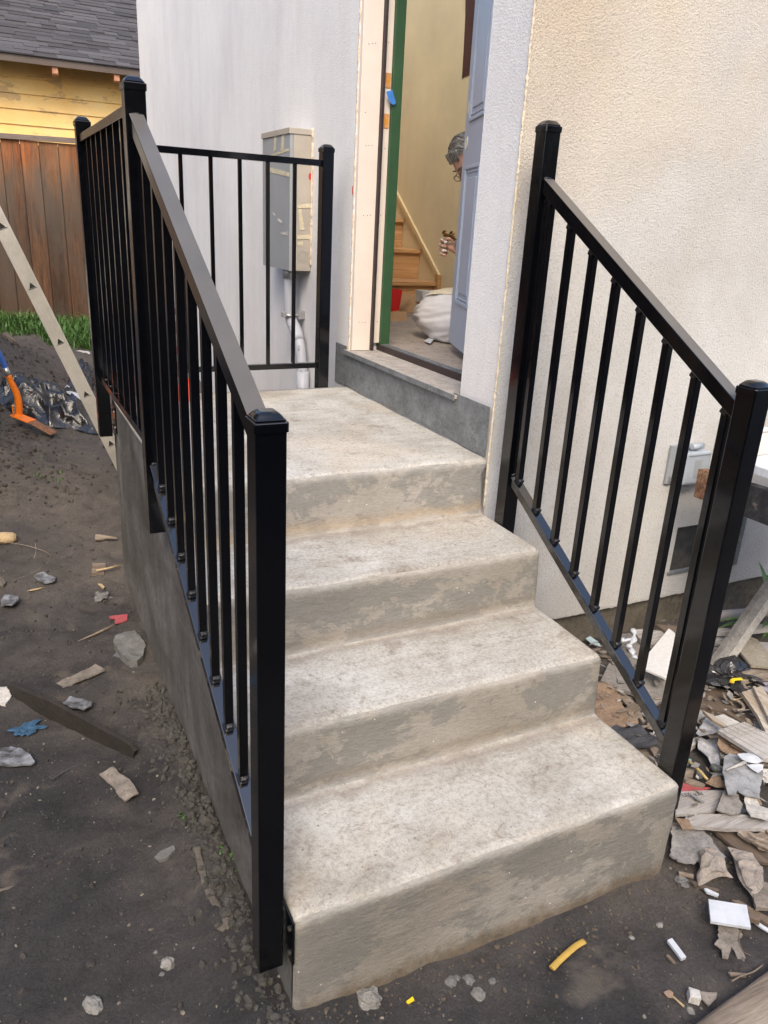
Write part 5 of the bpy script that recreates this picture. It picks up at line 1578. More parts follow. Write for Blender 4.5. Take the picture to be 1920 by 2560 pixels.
for key, lab, sd in (([(-1.505, 0.342, -0.883), (-1.478, 0.379, -0.883), (-1.440, 0.346, -0.883), (-1.409, 0.298, -0.883), (-1.415, 0.272, -0.883), (-1.443, 0.262, -0.883), (-1.486, 0.300, -0.883)], 'crumpled clear plastic piece between the mottled strip and the dark board', 1),
                     ([(-1.541, 1.394, -0.868), (-1.494, 1.426, -0.865), (-1.445, 1.369, -0.870), (-1.452, 1.329, -0.873), (-1.490, 1.324, -0.874), (-1.517, 1.357, -0.871)], 'pointed pale plastic piece left of the wood bits', 2),
                     ([(-1.686, 1.239, -0.875), (-1.667, 1.281, -0.873), (-1.614, 1.256, -0.874), (-1.615, 1.199, -0.878), (-1.643, 1.164, -0.879), (-1.687, 1.183, -0.878)], 'square clear plastic piece at the left edge of the photo', 3),
                     ([(-1.729, 0.128, -0.885), (-1.682, 0.148, -0.885), (-1.638, 0.091, -0.885), (-1.615, 0.025, -0.885), (-1.626, 0.016, -0.885), (-1.730, 0.049, -0.885)], 'torn clear plastic sheet below the dark board at the left edge', 4)):
    lt('plastic_scrap', key, 0.006, M['clear'], lab, 'plastic scrap', rough=0.003, warp=0.016, seed=sd, cuts=3, group='clear plastic scraps on the soil')
lt('bark_piece', [(-1.718, 0.532, -0.893), (-1.683, 0.512, -0.893), (-1.669, 0.446, -0.893), (-1.692, 0.397, -0.893), (-1.720, 0.419, -0.893)], 0.010, M['offwhite'], 'pale flaky piece at the left edge near the end of the dark board', 'bark', rough=0.006, warp=0.01, seed=5)
# dark board standing on edge
pb0, pb1 = Vector((-1.639, 0.404, -0.905)), Vector((-1.323, -0.058, -0.900))
pd = (pb1 - pb0).normalized()
bm = bmesh.new()
side_n = Vector((-pd.y, pd.x, 0))
pr0 = pb0 - pd * 0.075
outl = [(pr0, 0.058), (pb0 + pd * 0.3 * (pb1 - pb0).length, 0.074), (pb1 - pd * 0.02, 0.052), (pb1 + pd * 0.006, 0.030), (pb1 - pd * 0.004, 0.0), (pb0, -0.012), (pr0 + pd * 0.005, 0.045)]
f1 = [bm.verts.new(Vector((p.x, p.y, ground_height(p.x, p.y) + 0.004 + h))) for p, h in outl]
f2 = [bm.verts.new(v.co + side_n * 0.014 + Vector((0, 0, 0.001))) for v in f1]
bm.faces.new(f1); bm.faces.new(list(reversed(f2)))
for k in range(len(f1)): bm.faces.new((f1[k], f1[(k + 1) % len(f1)], f2[(k + 1) % len(f1)], f2[k]))
bmesh.ops.recalc_face_normals(bm, faces=bm.faces)
o = link('dark_board', from_bm(bm), None, None, M['darkboard']); tag(o, 'long dark wet board standing on its edge in the soil at the left', 'board')
c = (-1.629, 0.238, -0.895)
o = rock('blue_scrap', c, 0.026, M['bluerag'], 0.18, 8, sub=3, stretch=1.5, jag=1.4); tag(o, 'crinkled blue plastic scrap below the dark board', 'plastic scrap')
lt('paper_piece', [(-1.435, -0.110, -0.893), (-1.391, -0.090, -0.892), (-1.354, -0.182, -0.890), (-1.338, -0.254, -0.888), (-1.381, -0.266, -0.892), (-1.396, -0.235, -0.892), (-1.403, -0.182, -0.893)], 0.005, M['paper'], 'torn brown card lying below the end of the dark board', 'card', rough=0.004, warp=0.012, seed=7)
lt('oval_stone', [(-1.340, -0.515, -0.888), (-1.322, -0.503, -0.885), (-1.284, -0.505, -0.875), (-1.283, -0.522, -0.875), (-1.306, -0.536, -0.881), (-1.329, -0.536, -0.886)], 0.012, M['stone'], 'smooth oval grey stone between the torn card and the near post', 'stone', rough=0.002)
P_ = smooth_path([Vector(p) for p in [(-1.229, -0.544, -0.871), (-1.233, -0.615, -0.872), (-1.237, -0.694, -0.872), (-1.231, -0.750, -0.871), (-1.219, -0.798, -0.871), (-1.219, -0.825, -0.871), (-1.240, -0.843, -0.872)]], 5)
o = tube('bark_strip', P_, [0.010 + 0.006 * noise.noise(Vector((i * 0.6, 0, 0))) for i in range(len(P_))], M['bark'], None, 8, 0.18); tag(o, 'long curved brown bark strip in the soil left of the near post', 'bark')
P_ = smooth_path([Vector(p) for p in [(-1.739, -0.455, -0.899), (-1.717, -0.454, -0.899), (-1.689, -0.453, -0.899)]], 4)
o = tube('wood_sliver', P_, [0.004 + 0.004 * math.sin(i) ** 2 for i in range(len(P_))], M['bark'], None, 6, 0.4); tag(o, 'tan wood sliver at the lower left edge of the photo', 'sliver')
for (p, r, mt, lab, sd, stt) in (((-1.372, -0.859, -0.903), 0.0165, 'palestone', 'pale round stone in front of the near post, the larger of a pair', 1, 1.0),
                             ((-1.548, -0.897, -0.905), 0.0190, 'palestone', 'oblong pale stone near the bottom left of the ground', 2, 1.5),
                             ((-1.389, -0.877, -0.904), 0.0060, 'stone', 'tiny stone touching the pale round stone from below', 3, 1.0),
                             ((-1.392, -0.821, -0.904), 0.0050, 'stone', 'tiny stone just above the pale round stone', 4, 1.0),
                             ((-1.306, -0.849, -0.893), 0.0055, 'palestone', 'tiny pale stone between the bark strip and the pale round stone', 5, 1.0),
                             ((-1.269, 1.147, -0.902), 0.034, 'stone', 'angular grey stone above the pink scrap', 6, 1.0),
                             ((-0.965, -1.135, -0.905), 0.027, 'palestone', 'pale angular stone at the bottom edge in front of the stairs', 7, 0.9),
                             ((-0.764, -1.171, -0.905), 0.0145, 'stone', 'dark rounded pebble by the foot of the lowest riser', 8, 1.0),
                             ((-0.743, -1.166, -0.905), 0.0080, 'stone', 'small grey pebble touching the dark rounded pebble', 9, 1.0),
                             ((-0.719, -1.178, -0.905), 0.0135, 'stone', 'mud coloured pebble right of the dark rounded pebble', 12, 1.1),
                             ((-0.668, -1.206, -0.905), 0.0095, 'stone', 'small brownish pebble beside the mud coloured one', 10, 1.0),
                             ((-0.719, -1.222, -0.905), 0.0150, 'palestone', 'flat pale pebble below the group of pebbles', 11, 1.2),
                             ((-0.166, -1.247, -0.905), 0.0085, 'palestone', 'round pinkish pebble right of the yellow strip', 13, 1.0),
                             ((-0.290, -1.467, -0.905), 0.0090, 'palestone', 'pale pebble at the lower right next to the big timber', 14, 1.2),
                             ((-0.269, -1.251, -0.905), 0.0065, 'palestone', 'small pale pebble between the yellow strip and the white strip', 15, 1.2),
                             ((-0.001, -1.162, -0.905), 0.0170, 'stone', 'rough grey clod left of the folded rag', 16, 1.2)):
    o = rock('stone', p, r, M[mt], 0.65, sd * 3.3, sub=3, stretch=stt, rot=sd, jag=0.30 if sd not in (6, 7, 16) else 0.7)
    tag(o, lab, 'stone', 'stones lying on the soil')
lt('pink_scrap', [(-1.266, 0.938, -0.897), (-1.242, 0.939, -0.897), (-1.188, 0.933, -0.897), (-1.198, 0.876, -0.897), (-1.220, 0.865, -0.897), (-1.251, 0.863, -0.897), (-1.245, 0.910, -0.897), (-1.265, 0.919, -0.897)], 0.004, M['pink'], 'faded pink plastic scrap near the large flat stone', 'plastic scrap', rough=0.002)
o = tube('wood_stake', [Vector(p) for p in [(-1.411, 0.780, -0.895), (-1.353, 0.809, -0.895), (-1.299, 0.841, -0.895), (-1.256, 0.866, -0.895)]], [0.0015, 0.005, 0.006, 0.007], M['oldwood'], None, 6); tag(o, 'thin pointed stick ending at the pink scrap', 'stick')
o = tube('wood_stub', [Vector(p) for p in [(-1.222, 1.736, -0.826), (-1.190, 1.725, -0.828), (-1.167, 1.722, -0.828), (-1.119, 1.700, -0.831)]], [0.019, 0.017, 0.010, 0.006], M['oldwood'], None, 8); tag(o, 'weathered stub of wood against the concrete side under the middle post', 'wood')
for key, lab in (([(-1.271, 1.473, -0.866), (-1.210, 1.452, -0.868), (-1.215, 1.422, -0.871), (-1.275, 1.441, -0.869)], 'upper of two small wood blocks beside the concrete side'), ([(-1.278, 1.429, -0.871), (-1.224, 1.405, -0.873), (-1.231, 1.360, -0.877), (-1.285, 1.379, -0.875)], 'lower of two small wood blocks beside the concrete side')):
    lt('wood_block', key, 0.014, M['oldwood'], lab, 'wood block', rough=0.002)
o = tube('stick', [Vector(p) for p in [(-1.264, 1.371, -0.858), (-1.210, 1.375, -0.857), (-1.151, 1.393, -0.856)]], [0.006, 0.005, 0.004], M['blond'], None, 6); tag(o, 'pale stick crossing the two small wood blocks', 'stick')
o = tube('log_piece', [Vector(p) for p in [(-1.687, 1.829, -0.801), (-1.643, 1.821, -0.803), (-1.612, 1.819, -0.804), (-1.594, 1.817, -0.805)]], [0.030, 0.032, 0.028, 0.018], M['blond'], None, 10); tag(o, 'short split log at the left edge of the photo', 'log')
o = tube('leaf', [Vector(p) for p in [(-1.577, 1.313, -0.886), (-1.552, 1.318, -0.886), (-1.527, 1.322, -0.886), (-1.501, 1.328, -0.885)]], [0.001, 0.010, 0.009, 0.001], M['blond'], None, 6, 0.25); tag(o, 'long dry leaf below the pointed plastic piece', 'leaf')
P_ = smooth_path([Vector(p) for p in [(-1.681, 1.797, -0.824), (-1.586, 1.755, -0.833), (-1.509, 1.694, -0.843), (-1.461, 1.634, -0.851), (-1.456, 1.575, -0.859), (-1.487, 1.521, -0.865), (-1.515, 1.489, -0.868), (-1.569, 1.446, -0.873), (-1.624, 1.424, -0.875)]], 5)
o = tube('wire', P_, 0.0016, M['oldwood'], None, 5); tag(o, 'thin pale wire loop lying on the soil at the left', 'wire')
P_ = smooth_path([Vector(p) for p in [(-1.510, 1.767, -0.834), (-1.514, 1.689, -0.845), (-1.528, 1.617, -0.855)]], 5)
o = tube('wire', P_, 0.0014, M['oldwood'], None, 5); tag(o, 'short straight wire inside the wire loop', 'wire')
P_ = smooth_path([Vector(p) for p in [(-1.577, -0.038, -0.897), (-1.570, -0.054, -0.897), (-1.554, -0.043, -0.897), (-1.516, -0.022, -0.897), (-1.481, -0.008, -0.897)]], 4)
o = tube('wire', P_, 0.0028, M['slate'], None, 6); tag(o, 'bent dark wire between the dark board and the torn card', 'wire')
lt('round_chip', [(-1.699, 1.463, -0.867), (-1.670, 1.446, -0.869), (-1.661, 1.395, -0.874), (-1.672, 1.369, -0.876), (-1.701, 1.383, -0.875)], 0.012, M['bark'], 'brown rounded chip at the left edge above the square plastic', 'chip')
lt('yellow_strip_bit', [(-0.890, -1.178, -0.899), (-0.870, -1.173, -0.899), (-0.871, -1.183, -0.899), (-0.889, -1.186, -0.899)], 0.003, M['yellow2'], 'small bright yellow scrap at the bottom in front of the stairs', 'plastic scrap')
lt('bean_chip', [(-1.270, 1.285, -0.885), (-1.255, 1.277, -0.885), (-1.244, 1.245, -0.887), (-1.254, 1.224, -0.888), (-1.259, 1.249, -0.887)], 0.006, M['blond'], 'small curved blond chip above the angular stone', 'chip')

# scattered grit: uncountable
def grit(name, n, region, rmin, rmax, mat, seed, label, dens=None):
    rng = random.Random(seed); verts, faces = [], []
    t = (1 + 5 ** 0.5) / 2
    ico = [(-1, t, 0), (1, t, 0), (-1, -t, 0), (1, -t, 0), (0, -1, t), (0, 1, t), (0, -1, -t), (0, 1, -t), (t, 0, -1), (t, 0, 1), (-t, 0, -1), (-t, 0, 1)]
    fc = [(0, 11, 5), (0, 5, 1), (0, 1, 7), (0, 7, 10), (0, 10, 11), (1, 5, 9), (5, 11, 4), (11, 10, 2), (10, 7, 6), (7, 1, 8), (3, 9, 4), (3, 4, 2), (3, 2, 6), (3, 6, 8), (3, 8, 9), (4, 9, 5), (2, 4, 11), (6, 2, 10), (8, 6, 7), (9, 8, 1)]
    for _ in range(n):
        x, y = region(rng)
        if x is None: continue
        r = rmin + (rmax - rmin) * rng.random() ** 3
        z = ground_height(x, y) + ground_noise(x, y) + r * 0.10
        q = Euler((rng.random() * 6, rng.random() * 6, rng.random() * 6)).to_matrix()
        s = Vector((rng.uniform(0.6, 1.3), rng.uniform(0.6, 1.2), rng.uniform(0.4, 0.8))) * (r / 1.9)
        b0 = len(verts)
        for v in ico:
            vv = q @ Vector((v[0] * s.x, v[1] * s.y, v[2] * s.z)); k = rng.uniform(0.8, 1.15)
            verts.append((x + vv.x * k, y + vv.y * k, z + vv.z * k))
        faces += [(a + b0, b + b0, c_ + b0) for a, b, c_ in fc]
    me = bpy.data.meshes.new(name); me.from_pydata(verts, [], faces)
    o = link(name, me, None, None, mat); tag(o, label, 'gravel', kind='stuff')
def side_band(rng):
    y = rng.uniform(-1.25, 0.35)
    return -W - 0.012 - abs(rng.gauss(0, 0.055)), y
grit('gravel', 1500, side_band, 0.003, 0.019, simple('dark_gravel', (0.060, 0.057, 0.052), 0.95, 0.4, 30, 0.5), 5, 'dark crumbly gravel heaped along the foot of the concrete side')
def front_band(rng): return rng.uniform(-1.2, 0.3), Y3 - 0.01 - abs(rng.gauss(0, 0.10))
grit('gravel', 700, front_band, 0.002, 0.008, simple('brown_grit', (0.10, 0.082, 0.064), 0.95, 0.4, 30, 0.5), 6, 'fine brown grit along the foot of the lowest riser')
def anywhere(rng): 
    return rng.uniform(-2.2, 1.9), rng.choice((rng.uniform(-1.7, 0.2), rng.uniform(-1.6, 5.0)))
grit('gravel', 2600, anywhere, 0.0015, 0.007, simple('pale_grit', (0.19, 0.17, 0.145), 0.95, 0.5, 30, 0.5), 7, 'pale grit scattered over the bare soil')
grit('soil_clods', 1800, lambda g_: (g_.uniform(-2.2, -1.16), g_.uniform(-1.6, 2.6)), 0.002, 0.012, simple('dark_clod2', (0.050, 0.045, 0.042), 0.95, 0.4, 20, 0.6), 12, 'small dark soil crumbs over the ground at the left')
def mound(rng): return rng.gauss(-1.75, 0.35), rng.uniform(2.2, 5.6)
grit('soil_clods', 3200, mound, 0.004, 0.021, simple('dark_clod', (0.055, 0.045, 0.038), 0.95, 0.4, 20, 0.6), 8, 'dark soil clods on the dug mound')

# ------------------------------------------------------------------ the debris pile on the right
def pl(name, key, th, mat, label, cat=None, **k):
    return slab(name, key, th, mat, label=label, cat=cat or name.split('_')[-1], **k)
# deepest layer, flat on the soil
pl('felt_sheet', [(0.104, -1.005, -0.880), (0.146, -1.031, -0.880), (0.185, -1.060, -0.880), (0.172, -1.110, -0.880), (0.161, -1.164, -0.880), (0.137, -1.163, -0.880), (0.135, -1.151, -0.880), (0.116, -1.155, -0.880), (0.072, -1.141, -0.880), (0.053, -1.149, -0.880), (0.034, -1.137, -0.880), (0.019, -1.119, -0.880), (0.015, -1.091, -0.880), (0.053, -1.060, -0.880)], 0.006, M['shale'], 'large torn grey felt sheet beside the right end of the lowest riser', 'sheet', rough=0.014, warp=0.010, seed=1)
pl('brown_board', [(0.217, -1.063, -0.883), (0.261, -1.087, -0.883), (0.291, -1.112, -0.883), (0.297, -1.151, -0.883), (0.327, -1.192, -0.883), (0.271, -1.237, -0.883), (0.247, -1.212, -0.883), (0.223, -1.187, -0.883), (0.225, -1.139, -0.883)], 0.010, M['brownboard'], 'brown split board right of the torn grey felt sheet', 'board', rough=0.008, warp=0.006, seed=2)
pl('splintered_board', [(0.257, -1.119, -0.860), (0.285, -1.128, -0.860), (0.356, -1.162, -0.860), (0.291, -1.214, -0.860), (0.275, -1.196, -0.860), (0.267, -1.163, -0.860)], 0.010, M['oldwood'], 'splintered grey board at the right edge above the rag', 'board', rough=0.016, warp=0.010, seed=3)
pl('grey_board', [(0.432, -0.299, -0.870), (0.557, -0.204, -0.870), (0.621, -0.242, -0.870), (0.665, -0.297, -0.870), (0.694, -0.383, -0.870), (0.605, -0.485, -0.870), (0.516, -0.505, -0.870), (0.504, -0.430, -0.870), (0.462, -0.360, -0.870)], 0.014, M['greyslab'], 'broad grey board lying under the speckled white tile', 'board', rough=0.003, warp=0.004, seed=4)
pl('floor_board', [(0.818, -0.461, -0.893), (0.914, -0.426, -0.893), (0.922, -0.565, -0.893), (0.818, -0.768, -0.893), (0.793, -0.724, -0.893), (0.775, -0.683, -0.893), (0.766, -0.622, -0.893), (0.701, -0.561, -0.893)], 0.020, M['brownboard'], 'dark brown floorboard lying in the dirt right of the lower post', 'board', warp=0.003, seed=5)
pl('floor_board', [(0.890, -0.383, -0.893), (0.936, -0.401, -0.893), (0.829, -0.462, -0.893), (0.824, -0.423, -0.893)], 0.020, M['brownboard'], 'short end of a brown floorboard showing behind the lower post', 'board', warp=0.003, seed=6)
pl('brown_paper', [(0.419, -0.248, -0.865), (0.423, -0.306, -0.865), (0.433, -0.379, -0.865), (0.406, -0.473, -0.865), (0.377, -0.573, -0.865), (0.340, -0.568, -0.865), (0.291, -0.552, -0.865), (0.247, -0.558, -0.865), (0.258, -0.443, -0.865)], 0.004, M['card'], 'large crumpled brown paper sheet against the side of the stairs', 'paper', rough=0.006, warp=0.028, seed=7, cuts=3)
pl('grey_lath', [(0.453, -0.356, -0.875), (0.476, -0.380, -0.875), (0.457, -0.492, -0.875), (0.404, -0.575, -0.875), (0.404, -0.527, -0.875), (0.432, -0.423, -0.875)], 0.006, M['oldwood'], 'grey splintered lath between the brown paper and the black cloth', 'lath', rough=0.010, warp=0.01, seed=8)
pl('black_cloth', [(0.231, -0.573, -0.850), (0.274, -0.567, -0.850), (0.322, -0.584, -0.850), (0.361, -0.589, -0.850), (0.354, -0.639, -0.850), (0.329, -0.705, -0.850), (0.310, -0.727, -0.850), (0.270, -0.717, -0.850), (0.240, -0.699, -0.850), (0.225, -0.644, -0.850)], 0.006, M['slate'], 'dark slate cloth draped beside the third step', 'cloth', rough=0.006, warp=0.030, seed=9, cuts=4)
pl('short_plank', [(0.271, -0.668, -0.883), (0.303, -0.690, -0.883), (0.320, -0.697, -0.883), (0.293, -0.741, -0.883), (0.264, -0.741, -0.883), (0.263, -0.692, -0.883)], 0.015, M['oldwood'], 'weathered short plank under the black cloth', 'plank', rough=0.004, warp=0.004, seed=10)
pl('short_plank', [(0.351, -0.809, -0.885), (0.384, -0.835, -0.885), (0.343, -0.863, -0.885), (0.332, -0.851, -0.885), (0.308, -0.869, -0.885), (0.294, -0.856, -0.885)], 0.014, M['oldwood'], 'weathered short plank just right of the lower post foot', 'plank', rough=0.004, warp=0.004, seed=11)
# row of grey boards along the foundation
pl('moulding_board', [(0.804, -0.067, -0.830), (0.858, -0.090, -0.830), (0.923, -0.136, -0.830), (0.869, -0.178, -0.830), (0.808, -0.216, -0.830), (0.777, -0.200, -0.830), (0.771, -0.151, -0.830), (0.781, -0.112, -0.830)], 0.018, M['greywood'], 'grey fluted board end behind the speckled white tile', 'board', warp=0.003, seed=12)
pl('moulding_board', [(0.870, -0.107, -0.850), (0.942, -0.115, -0.850), (1.075, -0.063, -0.850), (1.007, -0.130, -0.850), (0.911, -0.152, -0.850), (0.834, -0.194, -0.850), (0.802, -0.172, -0.850)], 0.016, M['oldwood'], 'grey weathered board between the foundation and the speckled white tile', 'board', seed=13) if False else None
pl('shadow_board', [(0.746, -0.041, -0.855), (0.825, -0.066, -0.855), (0.782, -0.151, -0.855), (0.654, -0.264, -0.855), (0.585, -0.296, -0.855), (0.663, -0.161, -0.855)], 0.012, M['greyslab'], 'grey sheet lying behind the twisted white strip', 'sheet', rough=0.003, warp=0.004, seed=14)  # plain grey slab, same material as the broad grey board
pl('dark_plank', [(0.913, -0.092, -0.815), (1.001, -0.140, -0.815), (0.961, -0.179, -0.815), (0.908, -0.159, -0.815), (0.908, -0.134, -0.815)], 0.015, M['brownboard'], 'brown plank leaning at the foot of the foundation', 'plank', seed=15)
pl('long_board', [(1.131, -0.221, -0.805), (1.192, -0.257, -0.805), (1.298, -0.269, -0.805), (1.441, -0.280, -0.805), (1.389, -0.322, -0.805), (1.281, -0.304, -0.805), (1.166, -0.280, -0.805), (1.096, -0.253, -0.805)], 0.02, M['greywood'], 'grey board lying across the green strap leaves', 'board', seed=16)
pl('flat_board', [(1.092, -0.240, -0.835), (1.170, -0.258, -0.835), (1.171, -0.283, -0.835), (1.111, -0.305, -0.835), (1.043, -0.288, -0.835)], 0.012, M['greywood'], 'upper grey board behind the lower post', 'board', seed=17)
pl('flat_board', [(1.065, -0.262, -0.855), (1.138, -0.281, -0.855), (1.087, -0.311, -0.855), (1.035, -0.287, -0.855)], 0.012, M['greywood'], 'lower grey board behind the lower post', 'board', seed=18)
pl('flat_board', [(1.041, -0.276, -0.865), (1.103, -0.299, -0.865), (1.157, -0.341, -0.865), (1.126, -0.434, -0.865), (1.043, -0.398, -0.865), (0.971, -0.341, -0.865)], 0.012, M['greyslab'], 'wide grey board under the leaning timber', 'board', warp=0.003, seed=19)
pl('tan_board', [(1.095, -0.386, -0.820), (1.172, -0.338, -0.820), (1.236, -0.318, -0.820), (1.248, -0.351, -0.820), (1.168, -0.504, -0.820), (1.121, -0.542, -0.820), (1.038, -0.496, -0.820)], 0.010, M['paper'] if False else simple('tan_hardboard', (0.33, 0.295, 0.235), 0.8, 0.2, 16, 0.3), 'tan clipped corner board with mud spots right of the leaning timber', 'board', rough=0.001, seed=20)
pl('flat_board', [(1.275, -0.335, -0.845), (1.339, -0.373, -0.845), (1.295, -0.409, -0.845), (1.237, -0.416, -0.845)], 0.015, M['greywood'], 'grey board end at the right edge behind the tan board', 'board', seed=21)
pl('split_plank', [(1.062, -0.379, -0.875), (1.136, -0.425, -0.875), (1.110, -0.443, -0.875), (1.044, -0.437, -0.875), (1.013, -0.405, -0.875)], 0.03, M['bark'], 'dark split plank below the tan board', 'plank', rough=0.008, warp=0.006, seed=22)
pl('broad_plank', [(0.992, -0.472, -0.843), (1.043, -0.472, -0.843), (1.135, -0.500, -0.843), (1.156, -0.531, -0.843), (1.110, -0.568, -0.843), (1.009, -0.548, -0.843), (0.938, -0.542, -0.843), (0.968, -0.498, -0.843)], 0.018, M['oldwood'], 'broad worn plank at the right edge below the tan board', 'plank', rough=0.003, warp=0.004, seed=23)
o = rock('torn_plastic', (0.941, -0.471, -0.875), 0.075, M['sheet'], 0.45, 31, sub=4, jag=1.3, stretch=1.5, rot=-0.6); tag(o, 'torn black plastic knot below the leaning timber', 'plastic')
P_ = smooth_path([Vector(p) for p in [(0.850, -0.563, -0.815), (0.869, -0.551, -0.815), (0.888, -0.554, -0.815), (0.909, -0.559, -0.815)]], 4)
o = tube('yellow_tag', P_, 0.009, M['yellow2'], None, 8, 0.4); tag(o, 'bright yellow plastic tag on the torn black plastic', 'tag')
P_ = smooth_path([Vector(p) for p in [(0.820, -0.592, -0.865), (0.838, -0.611, -0.865), (0.837, -0.636, -0.865), (0.820, -0.658, -0.865), (0.794, -0.664, -0.865), (0.789, -0.657, -0.865)]], 4)
o = tube('cord', P_, 0.006, M['oldwood'], None, 7); tag(o, 'hooked dirty cord lying on the dark floorboard', 'cord')
o = tube('cord', [Vector(p) for p in [(0.796, -0.623, -0.845), (0.822, -0.625, -0.845), (0.854, -0.626, -0.845)]], 0.002, M['blond'], None, 5); tag(o, 'thin straight straw above the hooked cord', 'straw')
# speckled tile, leaning on the boards
tile_pts = [(0.924, -0.154, -0.805), (0.920, -0.197, -0.805), (0.762, -0.333, -0.805), (0.604, -0.458, -0.805), (0.588, -0.415, -0.805), (0.580, -0.372, -0.805), (0.664, -0.295, -0.805)]
tp2 = [(0.916, -0.161, -0.800), (0.912, -0.203, -0.800), (0.606, -0.467, -0.800), (0.573, -0.378, -0.800), (0.657, -0.301, -0.800)]
pl('speckled_tile', tp2, 0.008, M['marble'], 'speckled white tile resting on the broad grey board behind the lower post', 'tile')
P_ = smooth_path([Vector(p) for p in [(0.755, -0.115, -0.795), (0.723, -0.156, -0.795), (0.681, -0.196, -0.795), (0.637, -0.220, -0.795), (0.632, -0.240, -0.795), (0.605, -0.273, -0.795), (0.594, -0.299, -0.795), (0.604, -0.294, -0.795)]], 4)
o = tube('white_strip', P_, [0.010 + 0.005 * math.sin(i * 1.1) for i in range(len(P_))], M['white'], None, 8, 0.5); tag(o, 'twisted white strip seen between the right balusters', 'strip')
P_ = smooth_path([Vector(p) for p in [(0.656, -0.163, -0.795), (0.641, -0.179, -0.795), (0.664, -0.178, -0.795), (0.689, -0.182, -0.795)]], 4)
o = tube('white_strip', P_, 0.008, M['white'], None, 8, 0.5); tag(o, 'short white strip joining the left side of the twisted strip', 'strip')
o = slab('paint_flake', [(0.605, 0.001, -0.875), (0.639, 0.011, -0.875), (0.644, -0.032, -0.875), (0.631, -0.072, -0.875), (0.603, -0.039, -0.875)], 0.004, simple('pale_blue_flake', (0.40, 0.52, 0.56), 0.7, 0.2, 30, 0.2), None, 0.003, 0.006); tag(o, 'pale blue flake at the foot of the foundation beside the steps', 'flake')
pl('brick_shard', [(0.587, 0.159, -0.875), (0.605, 0.127, -0.875), (0.591, 0.083, -0.875), (0.568, 0.080, -0.875), (0.555, 0.109, -0.875)], 0.02, simple('pinkish_brick', (0.40, 0.24, 0.17), 0.9, 0.25, 25, 0.5), 'pinkish brick shard between the steps and the foundation', 'brick', rough=0.004)
# white moulded board on the right
pl('moulded_board', [(0.852, -0.612, -0.830), (0.967, -0.609, -0.830), (0.919, -0.687, -0.830), (0.706, -0.860, -0.830), (0.720, -0.831, -0.830), (0.781, -0.746, -0.830)], 0.016, M['whitewood'], 'thick flaking white moulded board at the right edge', 'board', seed=24)
bar('moulding_ridge', (0.905, -0.620, -0.817), (0.763, -0.819, -0.817), 0.012, 0.016, M['whitewood'], bpy.data.objects['moulded_board'], 0.003)
pl('wrapper', [(1.043, -0.539, -0.875), (1.119, -0.536, -0.875), (1.013, -0.622, -0.875), (1.033, -0.567, -0.875)], 0.004, simple('lilac_wrapper', (0.36, 0.35, 0.42), 0.5, 0.2, 30, 0.4), 'pale lilac wrapper at the right edge above the white moulded board', 'wrapper', rough=0.006, warp=0.02, seed=25)
# central jumble
pl('white_lath', [(0.634, -0.601, -0.850), (0.637, -0.606, -0.850), (0.505, -0.706, -0.850), (0.479, -0.721, -0.850), (0.493, -0.701, -0.850)], 0.006, M['whitewood'], 'narrow white lath beside the lower post', 'lath')
pl('grey_flap', [(0.644, -0.600, -0.855), (0.630, -0.648, -0.855), (0.601, -0.653, -0.855), (0.563, -0.662, -0.855), (0.609, -0.626, -0.855)], 0.005, M['shale'], 'grey triangular flap just right of the lower post', 'flap')
pl('painted_lath', [(0.579, -0.668, -0.805), (0.593, -0.713, -0.805), (0.589, -0.770, -0.805), (0.575, -0.773, -0.805), (0.565, -0.725, -0.805)], 0.012, M['whitewood'], 'narrow pale painted lath resting on the bent grey sheet', 'lath')
pl('white_block', [(0.630, -0.687, -0.833), (0.673, -0.688, -0.833), (0.686, -0.747, -0.833), (0.618, -0.749, -0.833)], 0.012, M['offwhite'], 'short white painted board behind the grey fluted board', 'board', warp=0.003)
pl('bent_sheet', [(0.498, -0.723, -0.845), (0.609, -0.665, -0.845), (0.628, -0.729, -0.845), (0.577, -0.761, -0.845), (0.536, -0.761, -0.845), (0.499, -0.739, -0.845)], 0.003, M['shale'] if False else simple('bluish_sheet', (0.34, 0.345, 0.37), 0.6, 0.25, 12, 0.4), 'bent bluish grey sheet below the narrow painted lath', 'sheet', rough=0.003, warp=0.016, seed=26, cuts=3)
pl('curled_sheet', [(0.503, -0.723, -0.860), (0.532, -0.741, -0.860), (0.572, -0.750, -0.860), (0.506, -0.829, -0.860), (0.439, -0.889, -0.860), (0.440, -0.867, -0.860), (0.456, -0.821, -0.860), (0.463, -0.772, -0.860)], 0.003, simple('bluish_sheet2', (0.40, 0.405, 0.43), 0.55, 0.35, 9, 0.4), 'curled grey sheet with torn left edge in the middle of the pile', 'sheet', rough=0.005, warp=0.030, seed=27, cuts=4)
pl('white_chip', [(0.442, -0.748, -0.875), (0.482, -0.712, -0.875), (0.522, -0.711, -0.875), (0.525, -0.714, -0.875), (0.486, -0.742, -0.875)], 0.018, M['offwhite'], 'chipped white board end beside the lower post', 'board', rough=0.003, warp=0.004, seed=28)
pl('corrugated_card', [(0.496, -0.815, -0.820), (0.525, -0.794, -0.820), (0.554, -0.791, -0.820), (0.562, -0.851, -0.820), (0.557, -0.898, -0.820), (0.520, -0.879, -0.820), (0.486, -0.865, -0.820), (0.485, -0.839, -0.820)], 0.004, M['card'], 'brown corrugated cardboard under the grey fluted board', 'cardboard', rough=0.003, warp=0.012, seed=29, cuts=3)
cc_ = bpy.data.objects.get('corrugated_card')
for k in range(9):
    a = Vector((0.530, -0.835, -0.811)).lerp(Vector((0.542, -0.893, -0.811)), k / 8.0)
    tube('ridge', [a, a + Vector((-0.012, -0.020, 0.0))], 0.0022, M['card'], cc_, 5)
